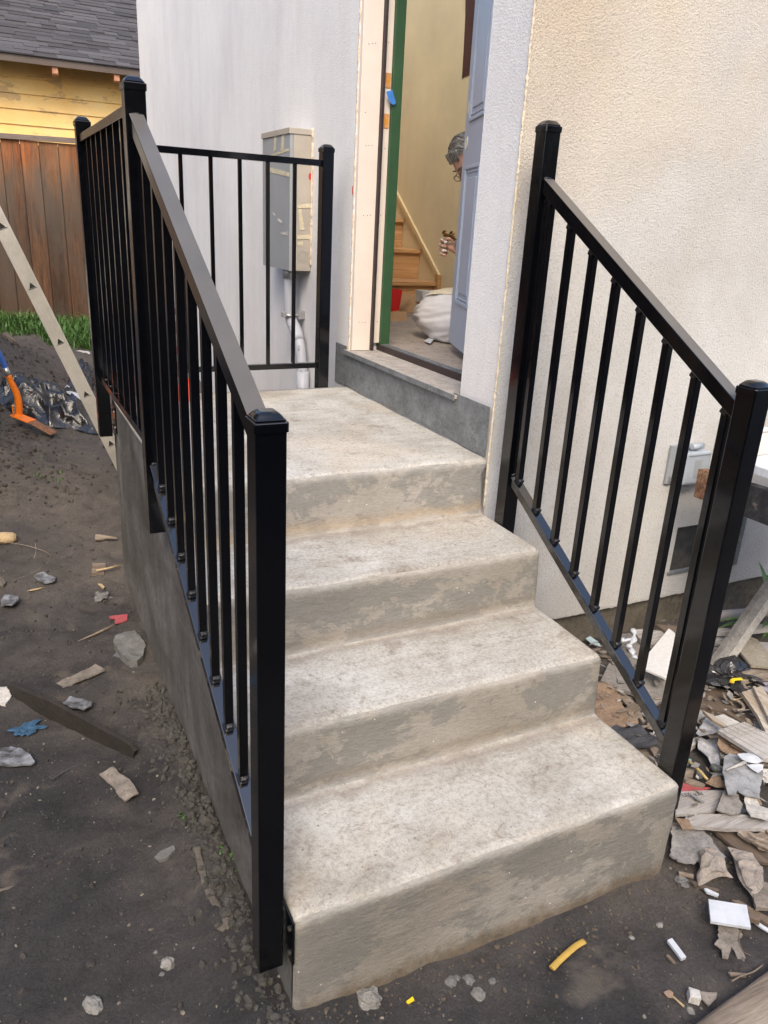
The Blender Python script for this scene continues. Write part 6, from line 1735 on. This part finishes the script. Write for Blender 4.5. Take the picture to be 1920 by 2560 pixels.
pl('fluted_board', [(0.510, -0.797, -0.785), (0.639, -0.797, -0.785), (0.657, -0.885, -0.785), (0.544, -0.977, -0.785), (0.526, -0.966, -0.785)], 0.014, M['greywood'], 'long grey fluted board on top of the pile at the right edge', 'board', warp=0.002, seed=30)
fb = bpy.data.objects.get('fluted_board')
for k in range(5):
    a = Vector((0.528, -0.799, -0.784)).lerp(Vector((0.624, -0.798, -0.784)), k / 4.0); b = Vector((0.558, -0.970, -0.784)).lerp(Vector((0.662, -0.901, -0.784)), k / 4.0)
    bar('flute', a, b, 0.005, 0.004, M['greywood'], fb, 0.001)
pl('scuffed_sheet', [(0.440, -0.890, -0.810), (0.473, -0.883, -0.810), (0.502, -0.911, -0.810), (0.524, -0.949, -0.810), (0.533, -0.970, -0.810), (0.470, -1.017, -0.810), (0.389, -1.074, -0.810), (0.381, -1.066, -0.810), (0.359, -1.049, -0.810), (0.353, -1.021, -0.810), (0.339, -1.031, -0.810), (0.311, -1.023, -0.810), (0.331, -0.993, -0.810), (0.374, -0.944, -0.810)], 0.005, simple('scuffed_grey_panel', (0.29, 0.30, 0.315), 0.6, 0.35, 7, 0.4), 'large scuffed grey panel with torn lower edge in the middle of the pile', 'panel', rough=0.006, warp=0.014, seed=31, cuts=3)
pl('white_sheet', [(0.461, -0.919, -0.787), (0.510, -0.924, -0.787), (0.518, -0.953, -0.787), (0.515, -0.976, -0.787), (0.489, -0.975, -0.787), (0.459, -0.957, -0.787), (0.453, -0.944, -0.787)], 0.003, M['white'], 'folded white sheet on top of the scuffed grey panel', 'sheet', rough=0.003, warp=0.012, seed=32, cuts=3)
pl('white_sheet', [(0.460, -0.961, -0.795), (0.498, -0.973, -0.795), (0.510, -0.985, -0.795), (0.491, -0.998, -0.795), (0.463, -1.002, -0.795), (0.460, -0.981, -0.795)], 0.003, M['white'], 'lower folded white scrap on the scuffed grey panel', 'sheet', rough=0.004, warp=0.010, seed=33)
P_ = [Vector(p) for p in [(0.375, -0.955, -0.793), (0.421, -0.953, -0.793), (0.465, -0.951, -0.793)]]
o = tube('rolled_edge', P_, [0.002, 0.005, 0.007], M['offwhite'], None, 7); tag(o, 'rolled pale edge crossing the scuffed grey panel', 'strip')
o = rock('plaster_crumbs', (0.522, -0.994, -0.830), 0.022, M['offwhite'], 0.5, 41, sub=3, jag=1.0, stretch=1.2); tag(o, 'crumbled white plaster at the right edge beside the scuffed panel', 'plaster')
pl('grey_offcut', [(0.513, -0.805, -0.845), (0.520, -0.821, -0.845), (0.508, -0.847, -0.845), (0.474, -0.866, -0.845), (0.477, -0.852, -0.845)], 0.004, M['greyslab'], 'small grey offcut between the curled sheet and the scuffed panel', 'offcut')
o = tube('yellow_stick', [Vector(p) for p in [(0.378, -0.798, -0.865), (0.375, -0.842, -0.865), (0.369, -0.879, -0.865), (0.363, -0.906, -0.865)]], [0.0060, 0.0052, 0.0048, 0.0040], M['blond'] if False else simple('straw_yellow_wood', (0.48, 0.37, 0.15), 0.6, 0.15, 20, 0.2), None, 8); tag(o, 'yellow stick lying right of the lower post foot', 'stick')
pl('blue_bit', [(0.378, -0.798, -0.877), (0.396, -0.785, -0.877), (0.408, -0.796, -0.877), (0.395, -0.809, -0.877), (0.369, -0.813, -0.877)], 0.003, simple('turquoise_bit', (0.16, 0.42, 0.48), 0.6, 0.2, 20, 0.2), 'turquoise scrap under the top of the yellow stick', 'scrap')
o = tube('grey_pipe', [Vector(p) for p in [(0.438, -0.858, -0.870), (0.436, -0.882, -0.870), (0.430, -0.909, -0.870)]], 0.012, simple('grey_green_pipe', (0.19, 0.21, 0.19), 0.5, 0.15, 20, 0.1), None, 14); tag(o, 'short grey pipe end below the curled sheet', 'pipe')
pl('torn_card', [(0.331, -0.924, -0.855), (0.357, -0.918, -0.855), (0.400, -0.897, -0.855), (0.398, -0.921, -0.855), (0.367, -0.969, -0.855), (0.350, -0.959, -0.855), (0.342, -0.942, -0.855)], 0.004, M['card'], 'torn brown cardboard below the grey pipe end', 'cardboard', rough=0.006, warp=0.016, seed=34, cuts=3)
pl('narrow_slat', [(0.305, -0.871, -0.865), (0.321, -0.890, -0.865), (0.339, -0.920, -0.865), (0.321, -0.926, -0.865), (0.295, -0.907, -0.865), (0.284, -0.887, -0.865)], 0.008, M['oldwood'], 'narrow grey slat above the faded red sheet', 'slat', rough=0.002)
pl('red_sheet', [(0.269, -0.878, -0.871), (0.290, -0.883, -0.871), (0.308, -0.907, -0.871), (0.349, -0.934, -0.871), (0.324, -0.936, -0.871), (0.237, -0.910, -0.871)], 0.004, M['pink'], 'faded red sheet edge beside the lowest step', 'sheet', rough=0.002)
sb = pl('stamped_board', [(0.217, -0.910, -0.863), (0.314, -0.943, -0.863), (0.368, -0.966, -0.863), (0.319, -0.994, -0.863), (0.267, -1.026, -0.863), (0.213, -1.016, -0.863), (0.139, -0.988, -0.863)], 0.010, M['greywood'], 'grey board with faint black stamped size mark beside the lowest step', 'board', warp=0.002, seed=35)
ta, tb = Vector((0.211, -0.936, -0.856)), Vector((0.284, -0.961, -0.856))
td = (tb - ta).normalized(); tn = Vector((0, 0, 1)); tc = tn.cross(td).normalized()
m = Matrix((td, tc, tn)).transposed().to_4x4(); m.translation = (ta + tb) / 2 + Vector((0, 0, 0.0020))
text_mesh('LL0 x14', (tb - ta).length / 3.4, m, M['ink'], sb)
pl('brown_shingle', [(0.246, -1.043, -0.835), (0.298, -1.011, -0.835), (0.337, -0.989, -0.835), (0.371, -1.013, -0.835), (0.345, -1.040, -0.835), (0.339, -1.060, -0.835), (0.301, -1.083, -0.835), (0.277, -1.077, -0.835), (0.254, -1.058, -0.835)], 0.006, M['paper'] if False else simple('grey_brown_shingle', (0.22, 0.205, 0.19), 0.85, 0.4, 8, 0.5), 'grey brown shingle lying on the stamped board', 'shingle', rough=0.004, warp=0.006, seed=36)
pl('long_lath', [(0.147, -1.022, -0.850), (0.199, -1.026, -0.850), (0.293, -1.067, -0.850), (0.391, -1.124, -0.850), (0.345, -1.161, -0.850), (0.323, -1.147, -0.850), (0.231, -1.107, -0.850), (0.163, -1.070, -0.850), (0.136, -1.053, -0.850)], 0.012, M['greywood'], 'long flaking grey board across the pile beside the lowest riser', 'board', rough=0.004, warp=0.004, seed=37)
pl('folded_brown_card', [(0.109, -1.010, -0.845), (0.123, -1.020, -0.845), (0.141, -1.032, -0.845), (0.122, -1.068, -0.845), (0.094, -1.054, -0.845), (0.102, -1.033, -0.845)], 0.004, M['card'], 'folded brown cardboard at the left end of the long flaking board', 'cardboard', rough=0.002, warp=0.008, seed=38)
pl('curled_bark', [(0.365, -1.039, -0.825), (0.392, -1.034, -0.825), (0.405, -1.046, -0.825), (0.382, -1.087, -0.825), (0.405, -1.106, -0.825), (0.347, -1.153, -0.825), (0.335, -1.140, -0.825), (0.314, -1.110, -0.825), (0.327, -1.082, -0.825)], 0.004, M['offwhite'], 'curled white birch like piece at the right edge of the pile', 'bark', rough=0.004, warp=0.022, seed=39, cuts=4)
pl('brown_leaf', [(0.428, -1.037, -0.855), (0.442, -1.039, -0.855), (0.424, -1.067, -0.855), (0.404, -1.062, -0.855)], 0.004, M['card'], 'brown card corner behind the curled white piece', 'card')
pl('card_corner', [(0.341, -1.133, -0.855), (0.363, -1.148, -0.855), (0.326, -1.178, -0.855), (0.326, -1.167, -0.855)], 0.005, M['card'], 'brown cardboard corner at the right edge under the long flaking board', 'cardboard')
for k, key in enumerate(([(0.253, -1.149, -0.855), (0.268, -1.175, -0.855), (0.286, -1.218, -0.855), (0.281, -1.221, -0.855), (0.260, -1.178, -0.855)], [(0.261, -1.146, -0.847), (0.276, -1.172, -0.847), (0.302, -1.202, -0.847), (0.297, -1.206, -0.847), (0.266, -1.174, -0.847)], [(0.252, -1.174, -0.850), (0.300, -1.179, -0.850), (0.328, -1.182, -0.850), (0.318, -1.190, -0.850), (0.287, -1.183, -0.850)])):
    pl('splinter', key, 0.006, M['oldwood'], ('lowest', 'middle', 'steepest')[k] + ' of three long splinters on the splintered board at the right edge', 'splinter', rough=0.006)
# loose flakes and splinters that fill the gaps of the pile: uncountable
def flakes(name, n, mat, seed, label, size, xr, yr, lift):
    rng = random.Random(seed); verts, faces = [], []
    for _ in range(n):
        x, y = rng.uniform(*xr), rng.uniform(*yr)
        if x < 0.045 and y > Y3: continue
        L = size * rng.uniform(0.3, 1.0); wv = L * rng.choice((0.15, 0.3, 0.6, 0.9))
        k = rng.choice((3, 4, 4, 5)); th = rng.uniform(0.001, 0.004)
        q = Euler((rng.gauss(0, 0.22), rng.gauss(0, 0.22), rng.uniform(0, 6.28))).to_matrix()
        c = Vector((x, y, ground_height(x, y) + 0.014 + rng.random() ** 2 * lift))
        ring = [Vector((L * math.cos(2 * math.pi * i / k + rng.uniform(-.4, .4)), wv * math.sin(2 * math.pi * i / k + rng.uniform(-.4, .4)), 0)) * 0.5 for i in range(k)]
        b0 = len(verts)
        for v in ring: verts.append(c + q @ v)
        for v in ring: verts.append(c + q @ v - Vector((0, 0, th)))
        faces.append(tuple(range(b0, b0 + k))); faces.append(tuple(range(b0 + 2 * k - 1, b0 + k - 1, -1)))
        for i in range(k): faces.append((b0 + i, b0 + k + i, b0 + k + (i + 1) % k, b0 + (i + 1) % k))
    me = bpy.data.meshes.new(name); me.from_pydata([tuple(v) for v in verts], [], faces)
    o = link(name, me, None, None, mat); tag(o, label, 'rubble', kind='stuff')
flakes('rubble_flakes', 260, M['paper'], 1, 'muddy tan flakes scattered among the boards of the pile', 0.05, (0.03, 1.1), (-1.0, -0.02), 0.05)
flakes('rubble_flakes', 260, M['shale'], 2, 'grey flakes scattered among the boards of the pile', 0.055, (0.05, 1.2), (-1.05, -0.02), 0.05)
flakes('rubble_flakes', 110, M['offwhite'], 3, 'small dirty white flakes scattered among the boards of the pile', 0.035, (0.05, 1.1), (-1.1, -0.05), 0.05)
flakes('splinters', 160, M['oldwood'], 4, 'wood splinters scattered among the boards of the pile', 0.08, (0.03, 1.1), (-1.05, -0.02), 0.05)
flakes('soil_scraps', 170, M['paper'], 5, 'tiny scraps trodden into the soil in front and at the left', 0.016, (-2.1, 0.7), (-1.6, 2.2), 0.0)
# dirty rag, tiles and scraps in front
def blob_chain(name, pts, radii, mat, label, cat, seed=1, flat=0.40):
    P2 = smooth_path(pts, 8); n = len(P2)
    rr5 = []
    for i in range(n):
        t = i / (n - 1) * (len(radii) - 1); a = int(min(len(radii) - 2, t)); f = t - a
        rr5.append(radii[a] * (1 - f) + radii[a + 1] * f)
    bm = bmesh.new(); rings = []
    seg = 28
    for i, p in enumerate(P2):
        t = (P2[min(i + 1, n - 1)] - P2[max(i - 1, 0)]).normalized()
        a = Vector((0, 0, 1)); b = t.cross(a).normalized()
        ring = []
        for k in range(seg):
            an = 2 * math.pi * k / seg
            q = Vector((math.cos(an) * 1.4, math.sin(an) * 1.4, i * 0.10)) + Vector((seed, 0, 0))
            w = 1 + 0.22 * noise.noise(q * 1.5) + 0.10 * (1 - abs(noise.noise(q * 3)) * 3) + 0.05 * (1 - abs(noise.noise(q * 7)) * 3)
            ring.append(bm.verts.new(p + a * (rr5[i] * flat * math.sin(an) * w) + b * (rr5[i] * math.cos(an) * w)))
        rings.append(ring)
    for i in range(n - 1):
        for k in range(seg):
            f = bm.faces.new((rings[i][k], rings[i][(k + 1) % seg], rings[i + 1][(k + 1) % seg], rings[i + 1][k])); f.smooth = True
    bm.faces.new(rings[0]); bm.faces.new(list(reversed(rings[-1])))
    bmesh.ops.recalc_face_normals(bm, faces=bm.faces)
    o = link(name, from_bm(bm), None, None, mat); return tag(o, label, cat)
cloth('rag', [(0.095, -1.108, -0.905), (0.186, -1.139, -0.905), (0.126, -1.222, -0.905), (0.013, -1.200, -0.905)], 46, 40, 0.016, 13.0, 0.052, M['rag'], 'rounded lump of dirty grey rag lying left of the twisted rag', 'rag', 3, base=0.022)
cloth('rag', [(0.171, -1.152, -0.905), (0.255, -1.184, -0.905), (0.146, -1.290, -0.905), (0.099, -1.290, -0.905)], 40, 60, 0.016, 12.0, 0.040, M['rag'], 'long twisted dirty rag ending near the white rectangular tile', 'rag', 6, base=0.030)
wt = pl('white_tile', [(-0.021, -1.265, -0.860), (0.060, -1.321, -0.860), (0.010, -1.377, -0.860), (-0.072, -1.320, -0.860)], 0.008, M['white'], 'clean white rectangular tile lying in the dirt by the rag', 'tile')
slab('tile_back', [(-0.014, -1.261, -0.869), (0.067, -1.316, -0.869), (0.018, -1.371, -0.869), (-0.064, -1.315, -0.869)], 0.004, simple('brown_backing', (0.22, 0.15, 0.10), 0.9, 0.2, 20, 0.3), wt)
pl('paper_mash', [(-0.031, -1.310, -0.891), (0.023, -1.342, -0.891), (-0.005, -1.355, -0.891), (-0.008, -1.372, -0.891), (-0.038, -1.380, -0.891), (-0.058, -1.424, -0.891), (-0.080, -1.420, -0.891), (-0.069, -1.387, -0.891), (-0.102, -1.408, -0.891), (-0.113, -1.400, -0.891), (-0.096, -1.382, -0.891), (-0.102, -1.364, -0.891), (-0.065, -1.345, -0.891)], 0.004, M['paper'], 'muddy torn paper on the soil below the white tile', 'paper', rough=0.012, warp=0.006, seed=42)
pl('white_strip', [(-0.205, -1.306, -0.887), (-0.189, -1.306, -0.887), (-0.197, -1.362, -0.887), (-0.213, -1.362, -0.887)], 0.008, M['white'], 'short white plastic strip on the soil left of the muddy paper', 'strip')
pl('tan_chip', [(-0.237, -1.335, -0.893), (-0.229, -1.335, -0.893), (-0.229, -1.360, -0.893), (-0.236, -1.358, -0.893)], 0.005, M['oldwood'], 'small tan wood chip beside the short white strip', 'chip')
pl('white_label', [(0.021, -1.217, -0.885), (0.029, -1.220, -0.885), (0.045, -1.248, -0.885), (0.036, -1.252, -0.885), (0.018, -1.230, -0.885)], 0.006, M['white'], 'small white strip with dark marks below the rag', 'strip')
pl('flat_stick', [(0.004, -1.142, -0.887), (0.035, -1.166, -0.887), (0.027, -1.174, -0.887), (-0.004, -1.150, -0.887)], 0.006, M['oldwood'], 'flat grey stick left of the lump of rag', 'stick')
pl('brown_stick', [(0.009, -1.184, -0.887), (0.019, -1.186, -0.887), (0.039, -1.214, -0.887), (0.061, -1.234, -0.887), (0.054, -1.239, -0.887), (0.030, -1.223, -0.887), (0.008, -1.194, -0.887)], 0.008, M['brownboard'], 'brown stick under the lump of rag', 'stick', rough=0.002)
pl('tan_tile', [(0.142, -1.264, -0.875), (0.185, -1.277, -0.875), (0.198, -1.294, -0.875), (0.129, -1.349, -0.875), (0.088, -1.331, -0.875)], 0.012, M['paper'], 'muddy tan tile at the right edge beside the twisted rag', 'tile', rough=0.003)
pl('brown_plank', [(0.062, -1.277, -0.883), (0.080, -1.285, -0.883), (0.112, -1.366, -0.883), (0.091, -1.382, -0.883), (0.072, -1.317, -0.883)], 0.012, M['oldwood'], 'brown plank behind the white rectangular tile', 'plank', rough=0.002)
pl('wood_block', [(0.051, -1.337, -0.865), (0.070, -1.359, -0.865), (0.055, -1.369, -0.865), (0.037, -1.350, -0.865)], 0.014, M['oldwood'], 'small pale wood block touching the white tile', 'wood block')
o = tube('white_cable', smooth_path([Vector(p) for p in [(0.055, -1.340, -0.885), (0.059, -1.354, -0.885), (0.062, -1.373, -0.885), (0.072, -1.399, -0.885)]], 4), 0.0060, M['white'], None, 10); tag(o, 'white plastic cable leaving the right edge beside the white tile', 'cable')
P_ = smooth_path([Vector(p) for p in [(0.017, -1.355, -0.893), (-0.012, -1.366, -0.893), (-0.037, -1.385, -0.893), (-0.050, -1.409, -0.893), (-0.043, -1.426, -0.893)]], 5)
o = tube('wire', P_, 0.0014, M['oldwood'], None, 5); tag(o, 'thin curved wire on the soil right of the muddy paper', 'wire')
bx_ = Vector((-0.264, -1.450, -0.905))
m = Matrix.Translation(bx_ + Vector((0, 0, 0.014))) @ Euler((0.1, 0.05, 0.9)).to_matrix().to_4x4()
o = box('white_cube', (-0.013, -0.013, -0.010), (0.013, 0.013, 0.012), M['offwhite'], None, 0.002, m); tag(o, 'small chipped white cube near the big timber', 'block')
pl('split_wood', [(-0.131, -1.434, -0.893), (-0.117, -1.442, -0.893), (-0.091, -1.455, -0.893), (-0.098, -1.461, -0.893), (-0.124, -1.448, -0.893), (-0.132, -1.443, -0.893)], 0.006, M['oldwood'], 'split pale stick above the big timber', 'stick', rough=0.004)
pl('dry_leaf', [(-0.317, -1.408, -0.895), (-0.301, -1.410, -0.895), (-0.299, -1.421, -0.895), (-0.309, -1.430, -0.895), (-0.318, -1.423, -0.895)], 0.002, M['card'], 'dry brown leaf left of the small white cube', 'leaf', warp=0.008)
o = tube('straw', [Vector(p) for p in [(-0.307, -1.426, -0.895), (-0.304, -1.442, -0.895), (-0.301, -1.457, -0.895)]], 0.0028, M['blond'], None, 6); tag(o, 'blond stem beside the dry brown leaf', 'stem')
pl('brown_triangle', [(-0.248, -1.435, -0.891), (-0.232, -1.449, -0.891), (-0.202, -1.464, -0.891), (-0.216, -1.474, -0.891), (-0.248, -1.481, -0.891), (-0.249, -1.459, -0.891)], 0.004, M['paper'], 'brown triangular scrap touching the big timber', 'scrap', rough=0.004)
o = tube('root', smooth_path([Vector(p) for p in [(-0.152, -1.461, -0.893), (-0.118, -1.460, -0.893), (-0.082, -1.464, -0.893), (-0.042, -1.460, -0.893)]], 4), 0.0022, M['oldwood'], None, 5); tag(o, 'thin root running along the edge of the big timber', 'root')
# yellow banana shaped strip
P_ = smooth_path([Vector(p) for p in [(-0.521, -1.244, -0.887), (-0.490, -1.234, -0.887), (-0.458, -1.225, -0.887), (-0.425, -1.217, -0.887), (-0.395, -1.214, -0.887)]], 6)
o = tube('yellow_strip', P_, 0.0085, M['yellow'], None, 12, 0.45); tag(o, 'curved dull yellow plastic strip on the soil in front of the stairs', 'strip')
# big timber in the corner
ba, bb = Vector((-0.365, -1.515, -0.845)), Vector((-0.064, -1.485, -0.845))
bd = (bb - ba).normalized(); bn = Vector((bd.y, -bd.x, 0))
if bn.y > 0: bn = -bn
bm = bmesh.new()
n = 60; rings = []
for i in range(n + 1):
    p = ba + bd * (-0.35 + (1.5) * i / n); p.z = -0.905 + 0.0
    ring = []
    for (a, h) in ((0.0, 0.0), (0.0, 0.03), (0.004, 0.052), (0.014, 0.060), (0.05, 0.062), (0.09, 0.064), (0.14, 0.066), (0.16, 0.060), (0.166, 0.04), (0.166, 0.0)):
        q = p + bn * a + Vector((0, 0, h))
        d = 0.004 * noise.noise(Vector((q.x * 6, q.y * 6, h * 60)))
        ring.append(bm.verts.new(q + Vector((d, -d, d))))
    rings.append(ring)
for i in range(n):
    for k in range(9): f = bm.faces.new((rings[i][k], rings[i][k + 1], rings[i + 1][k + 1], rings[i + 1][k])); f.smooth = True
bm.faces.new(rings[0]); bm.faces.new(list(reversed(rings[-1])))
bmesh.ops.recalc_face_normals(bm, faces=bm.faces)
o = link('timber', from_bm(bm), None, None, M['oldwood']); tag(o, 'thick weathered timber across the bottom right corner of the photo', 'timber')

# leaning timber and strap leaves
lt0, lt1 = Vector((0.932, -0.412, -0.885)), Vector((1.360, -0.280, -0.634))
bm = bmesh.new(); mm_, L = frame(lt0, lt1 + (lt1 - lt0) * 0.25, (0, -1, 0.3))
n = 50; rings = []
for i in range(n + 1):
    x = -L / 2 + L * i / n
    ring = []
    for a, b in ((-0.036, -0.022), (-0.036, 0.018), (-0.030, 0.024), (0.010, 0.024), (0.016, 0.018), (0.034, 0.004), (0.036, -0.022)):
        d = 0.0022 * noise.noise(Vector((x * 25, a * 90, b * 90)))
        ring.append(bm.verts.new(mm_ @ Vector((x, a + d, b + d))))
    rings.append(ring)
for i in range(n):
    for k in range(7): f = bm.faces.new((rings[i][k], rings[i][(k + 1) % 7], rings[i + 1][(k + 1) % 7], rings[i + 1][k])); f.material_index = 1 if k in (2,) else 0
bm.faces.new(rings[0]); bm.faces.new(list(reversed(rings[-1])))
bmesh.ops.recalc_face_normals(bm, faces=bm.faces)
o = link('leaning_timber', from_bm(bm), None, None, [simple('mortar_grey_timber', (0.20, 0.195, 0.185), 0.9, 0.35, 14, 0.7), simple('mortar_crust', (0.44, 0.42, 0.38), 0.95, 0.3, 30, 0.9)])
tag(o, 'grey timber crusted with mortar leaning up from the pile at the right edge', 'timber')
def strap_plant(name, base, blades, label, seed):
    root = thing(name, label, 'plant', base)
    rng = random.Random(seed)
    for (ex, ey, ez, w) in blades:
        bm = bmesh.new(); prev = None
        b = Vector(base); e = Vector((ex, ey, ez)); mid = (b + e) / 2 + Vector((0, 0, 0.10))
        dirn = (e - b); sidev = Vector((-dirn.y, dirn.x, 0)).normalized()
        for s in range(9):
            t = s / 8
            p = b * (1 - t) ** 2 + mid * 2 * t * (1 - t) + e * t * t
            ww_ = w * (0.55 + 0.9 * t * (1 - t) * 2) * (1 - t ** 4)
            tri_ = [bm.verts.new(p - sidev * ww_), bm.verts.new(p - Vector((0, 0, ww_ * 0.4))), bm.verts.new(p + sidev * ww_)]
            if prev:
                for q in (0, 1): f = bm.faces.new((prev[q], prev[q + 1], tri_[q + 1], tri_[q])); f.smooth = True
            prev = tri_
        link('leaf', from_bm(bm), root, None, M['blade'])
pb = (1.497, -0.248, -0.905)
strap_plant('strap_plant', pb, [tuple((1.110, -0.244, -0.765)) + (0.016,), tuple((1.123, -0.236, -0.805)) + (0.018,), tuple((1.193, -0.251, -0.775)) + (0.012,), tuple((1.333, -0.261, -0.855)) + (0.018,), tuple((1.307, -0.334, -0.845)) + (0.020,), tuple((1.215, -0.381, -0.745)) + (0.016,), tuple((1.219, -0.397, -0.705)) + (0.014,), (1.55, -0.05, -0.62, 0.016), (1.35, -0.4, -0.7, 0.016), (1.75, -0.15, -0.6, 0.016)], 'green strap leaved plant among the boards at the right edge', 3)
o = tube('grey_tube', [Vector(p) for p in [(1.217, -0.143, -0.805), (1.302, -0.160, -0.805), (1.401, -0.182, -0.805), (1.556, -0.214, -0.805)]], 0.024, simple('dull_grey_tube', (0.26, 0.25, 0.25), 0.6, 0.12, 12, 0.2), None, 14); tag(o, 'long dull grey tube lying along the foot of the foundation', 'tube')

# work trestle whose end shows beside the lower post: plank on edge on a leg, tray on top
wt_ = thing('work_trestle', 'scuffed black and rusty steel beam of a trestle beside the lower post', 'trestle', (0.92, -0.6, -0.9))
def px_(u, v, x): return None
A1 = Vector((0.9, -0.160, -0.189)); 
box('beam', (0.880, -1.0, -0.192), (0.900, -0.160, -0.072), None, wt_, 0.003) if False else None
def m_beam():
    n = NT('scuffed_black_beam')
    x, y, z = n.sep()
    c = n.ramp(n.noise(24, 8, 0.8), [(0.45, (0.010, 0.011, 0.015)), (0.58, (0.035, 0.035, 0.04)), (0.66, (0.22, 0.19, 0.15))])
    r = n.math('ADD', n.math('MULTIPLY', n.math('ADD', y, 0.235), 9.0), n.math('MULTIPLY', n.noise(22, 5, 0.7), 1.2))
    c = n.mix(n.ramp(r, [(0.50, 0.0), (0.62, 1.0)]), c, n.ramp(n.noise(45, 6, 0.8), [(0.38, (0.05, 0.02, 0.012)), (0.52, (0.18, 0.085, 0.045)), (0.62, (0.30, 0.21, 0.13))]))
    n.base(c); n.rough(0.6); n.bump(n.noise(60, 6, 0.7), 0.4, 0.004)
    return n.m
bmm = m_beam()
bm = bmesh.new()
pr2 = [(-0.189, -0.163), (-0.072, -0.160)]
vs2 = []
P8 = [(0.900, -0.160, -0.072), (0.900, -0.163, -0.189), (0.900, -1.05, -0.174), (0.900, -1.05, -0.030)]
a = [bm.verts.new(p) for p in P8]; b = [bm.verts.new((p[0] + 0.045, p[1], p[2])) for p in P8]
bm.faces.new(a); bm.faces.new(list(reversed(b)))
for k in range(4): bm.faces.new((a[k], b[k], b[(k + 1) % 4], a[(k + 1) % 4]))
bmesh.ops.recalc_face_normals(bm, faces=bm.faces)
bmesh.ops.bevel(bm, geom=bm.edges[:], offset=0.003, segments=2, affect='EDGES')
link('beam', from_bm(bm), wt_, None, bmm)
for y, dy in ((-0.95, -0.06), (-0.90, 0.10)):
    bar('leg', (0.925, y, -0.18), (1.02 if dy > 0 else 0.96, y + dy * 0.2 - 0.05, ground_height(0.95, y) + 0.0), 0.035, 0.035, M['rust'], wt_, 0.002, up=(0, 1, 0))
ty = thing('mixing_tray', 'dirty white mortar tray sitting on the trestle at the right edge', 'tray', (1.15, -0.5, -0.05))
def trb(name, lo, hi, mt): return box(name, lo, hi, mt, ty, 0.004)
wm = simple('dirty_white_tray', (0.62, 0.60, 0.56), 0.6, 0.12, 22, 0.2)
trb('tray_side', (1.05, -0.30, 0.010), (1.60, -0.285, 0.105), wm)
trb('tray_side', (1.05, -0.95, 0.010), (1.065, -0.3005, 0.105), wm) if False else None
trb('tray_rim', (1.03, -0.305, 0.106), (1.62, -0.275, 0.118), wm)
trb('tray_bottom', (0.93, -0.95, -0.025), (1.60, -0.27, 0.0095), M['white'])
for y, x in ((-0.35, 1.50), (-0.9, 1.50)):
    trb('tray_foot', (x, y - 0.02, -0.9), (x + 0.04, y + 0.02, -0.0255), M['rust'])

# settle the loose pieces into the uneven soil: each sits at the height of the ground under it
for o in list(col.objects):
    if o.parent is not None or o.type not in {'MESH', 'EMPTY'} or o.get('kind') or o.name.startswith(('concrete', 'plastic_sheet', 'plastic_bag', 'timber')): continue
    x, y, z = o.location
    if not (x < -1.15 or y < -1.125) or y > 3.0 or x < -2.4 or y < -1.9: continue
    if o.type == 'MESH' and max(o.dimensions) < 0.7 and abs(z - ground_height(x, y)) < 0.12:
        o.location.z += ground_noise(x, y) - 0.001
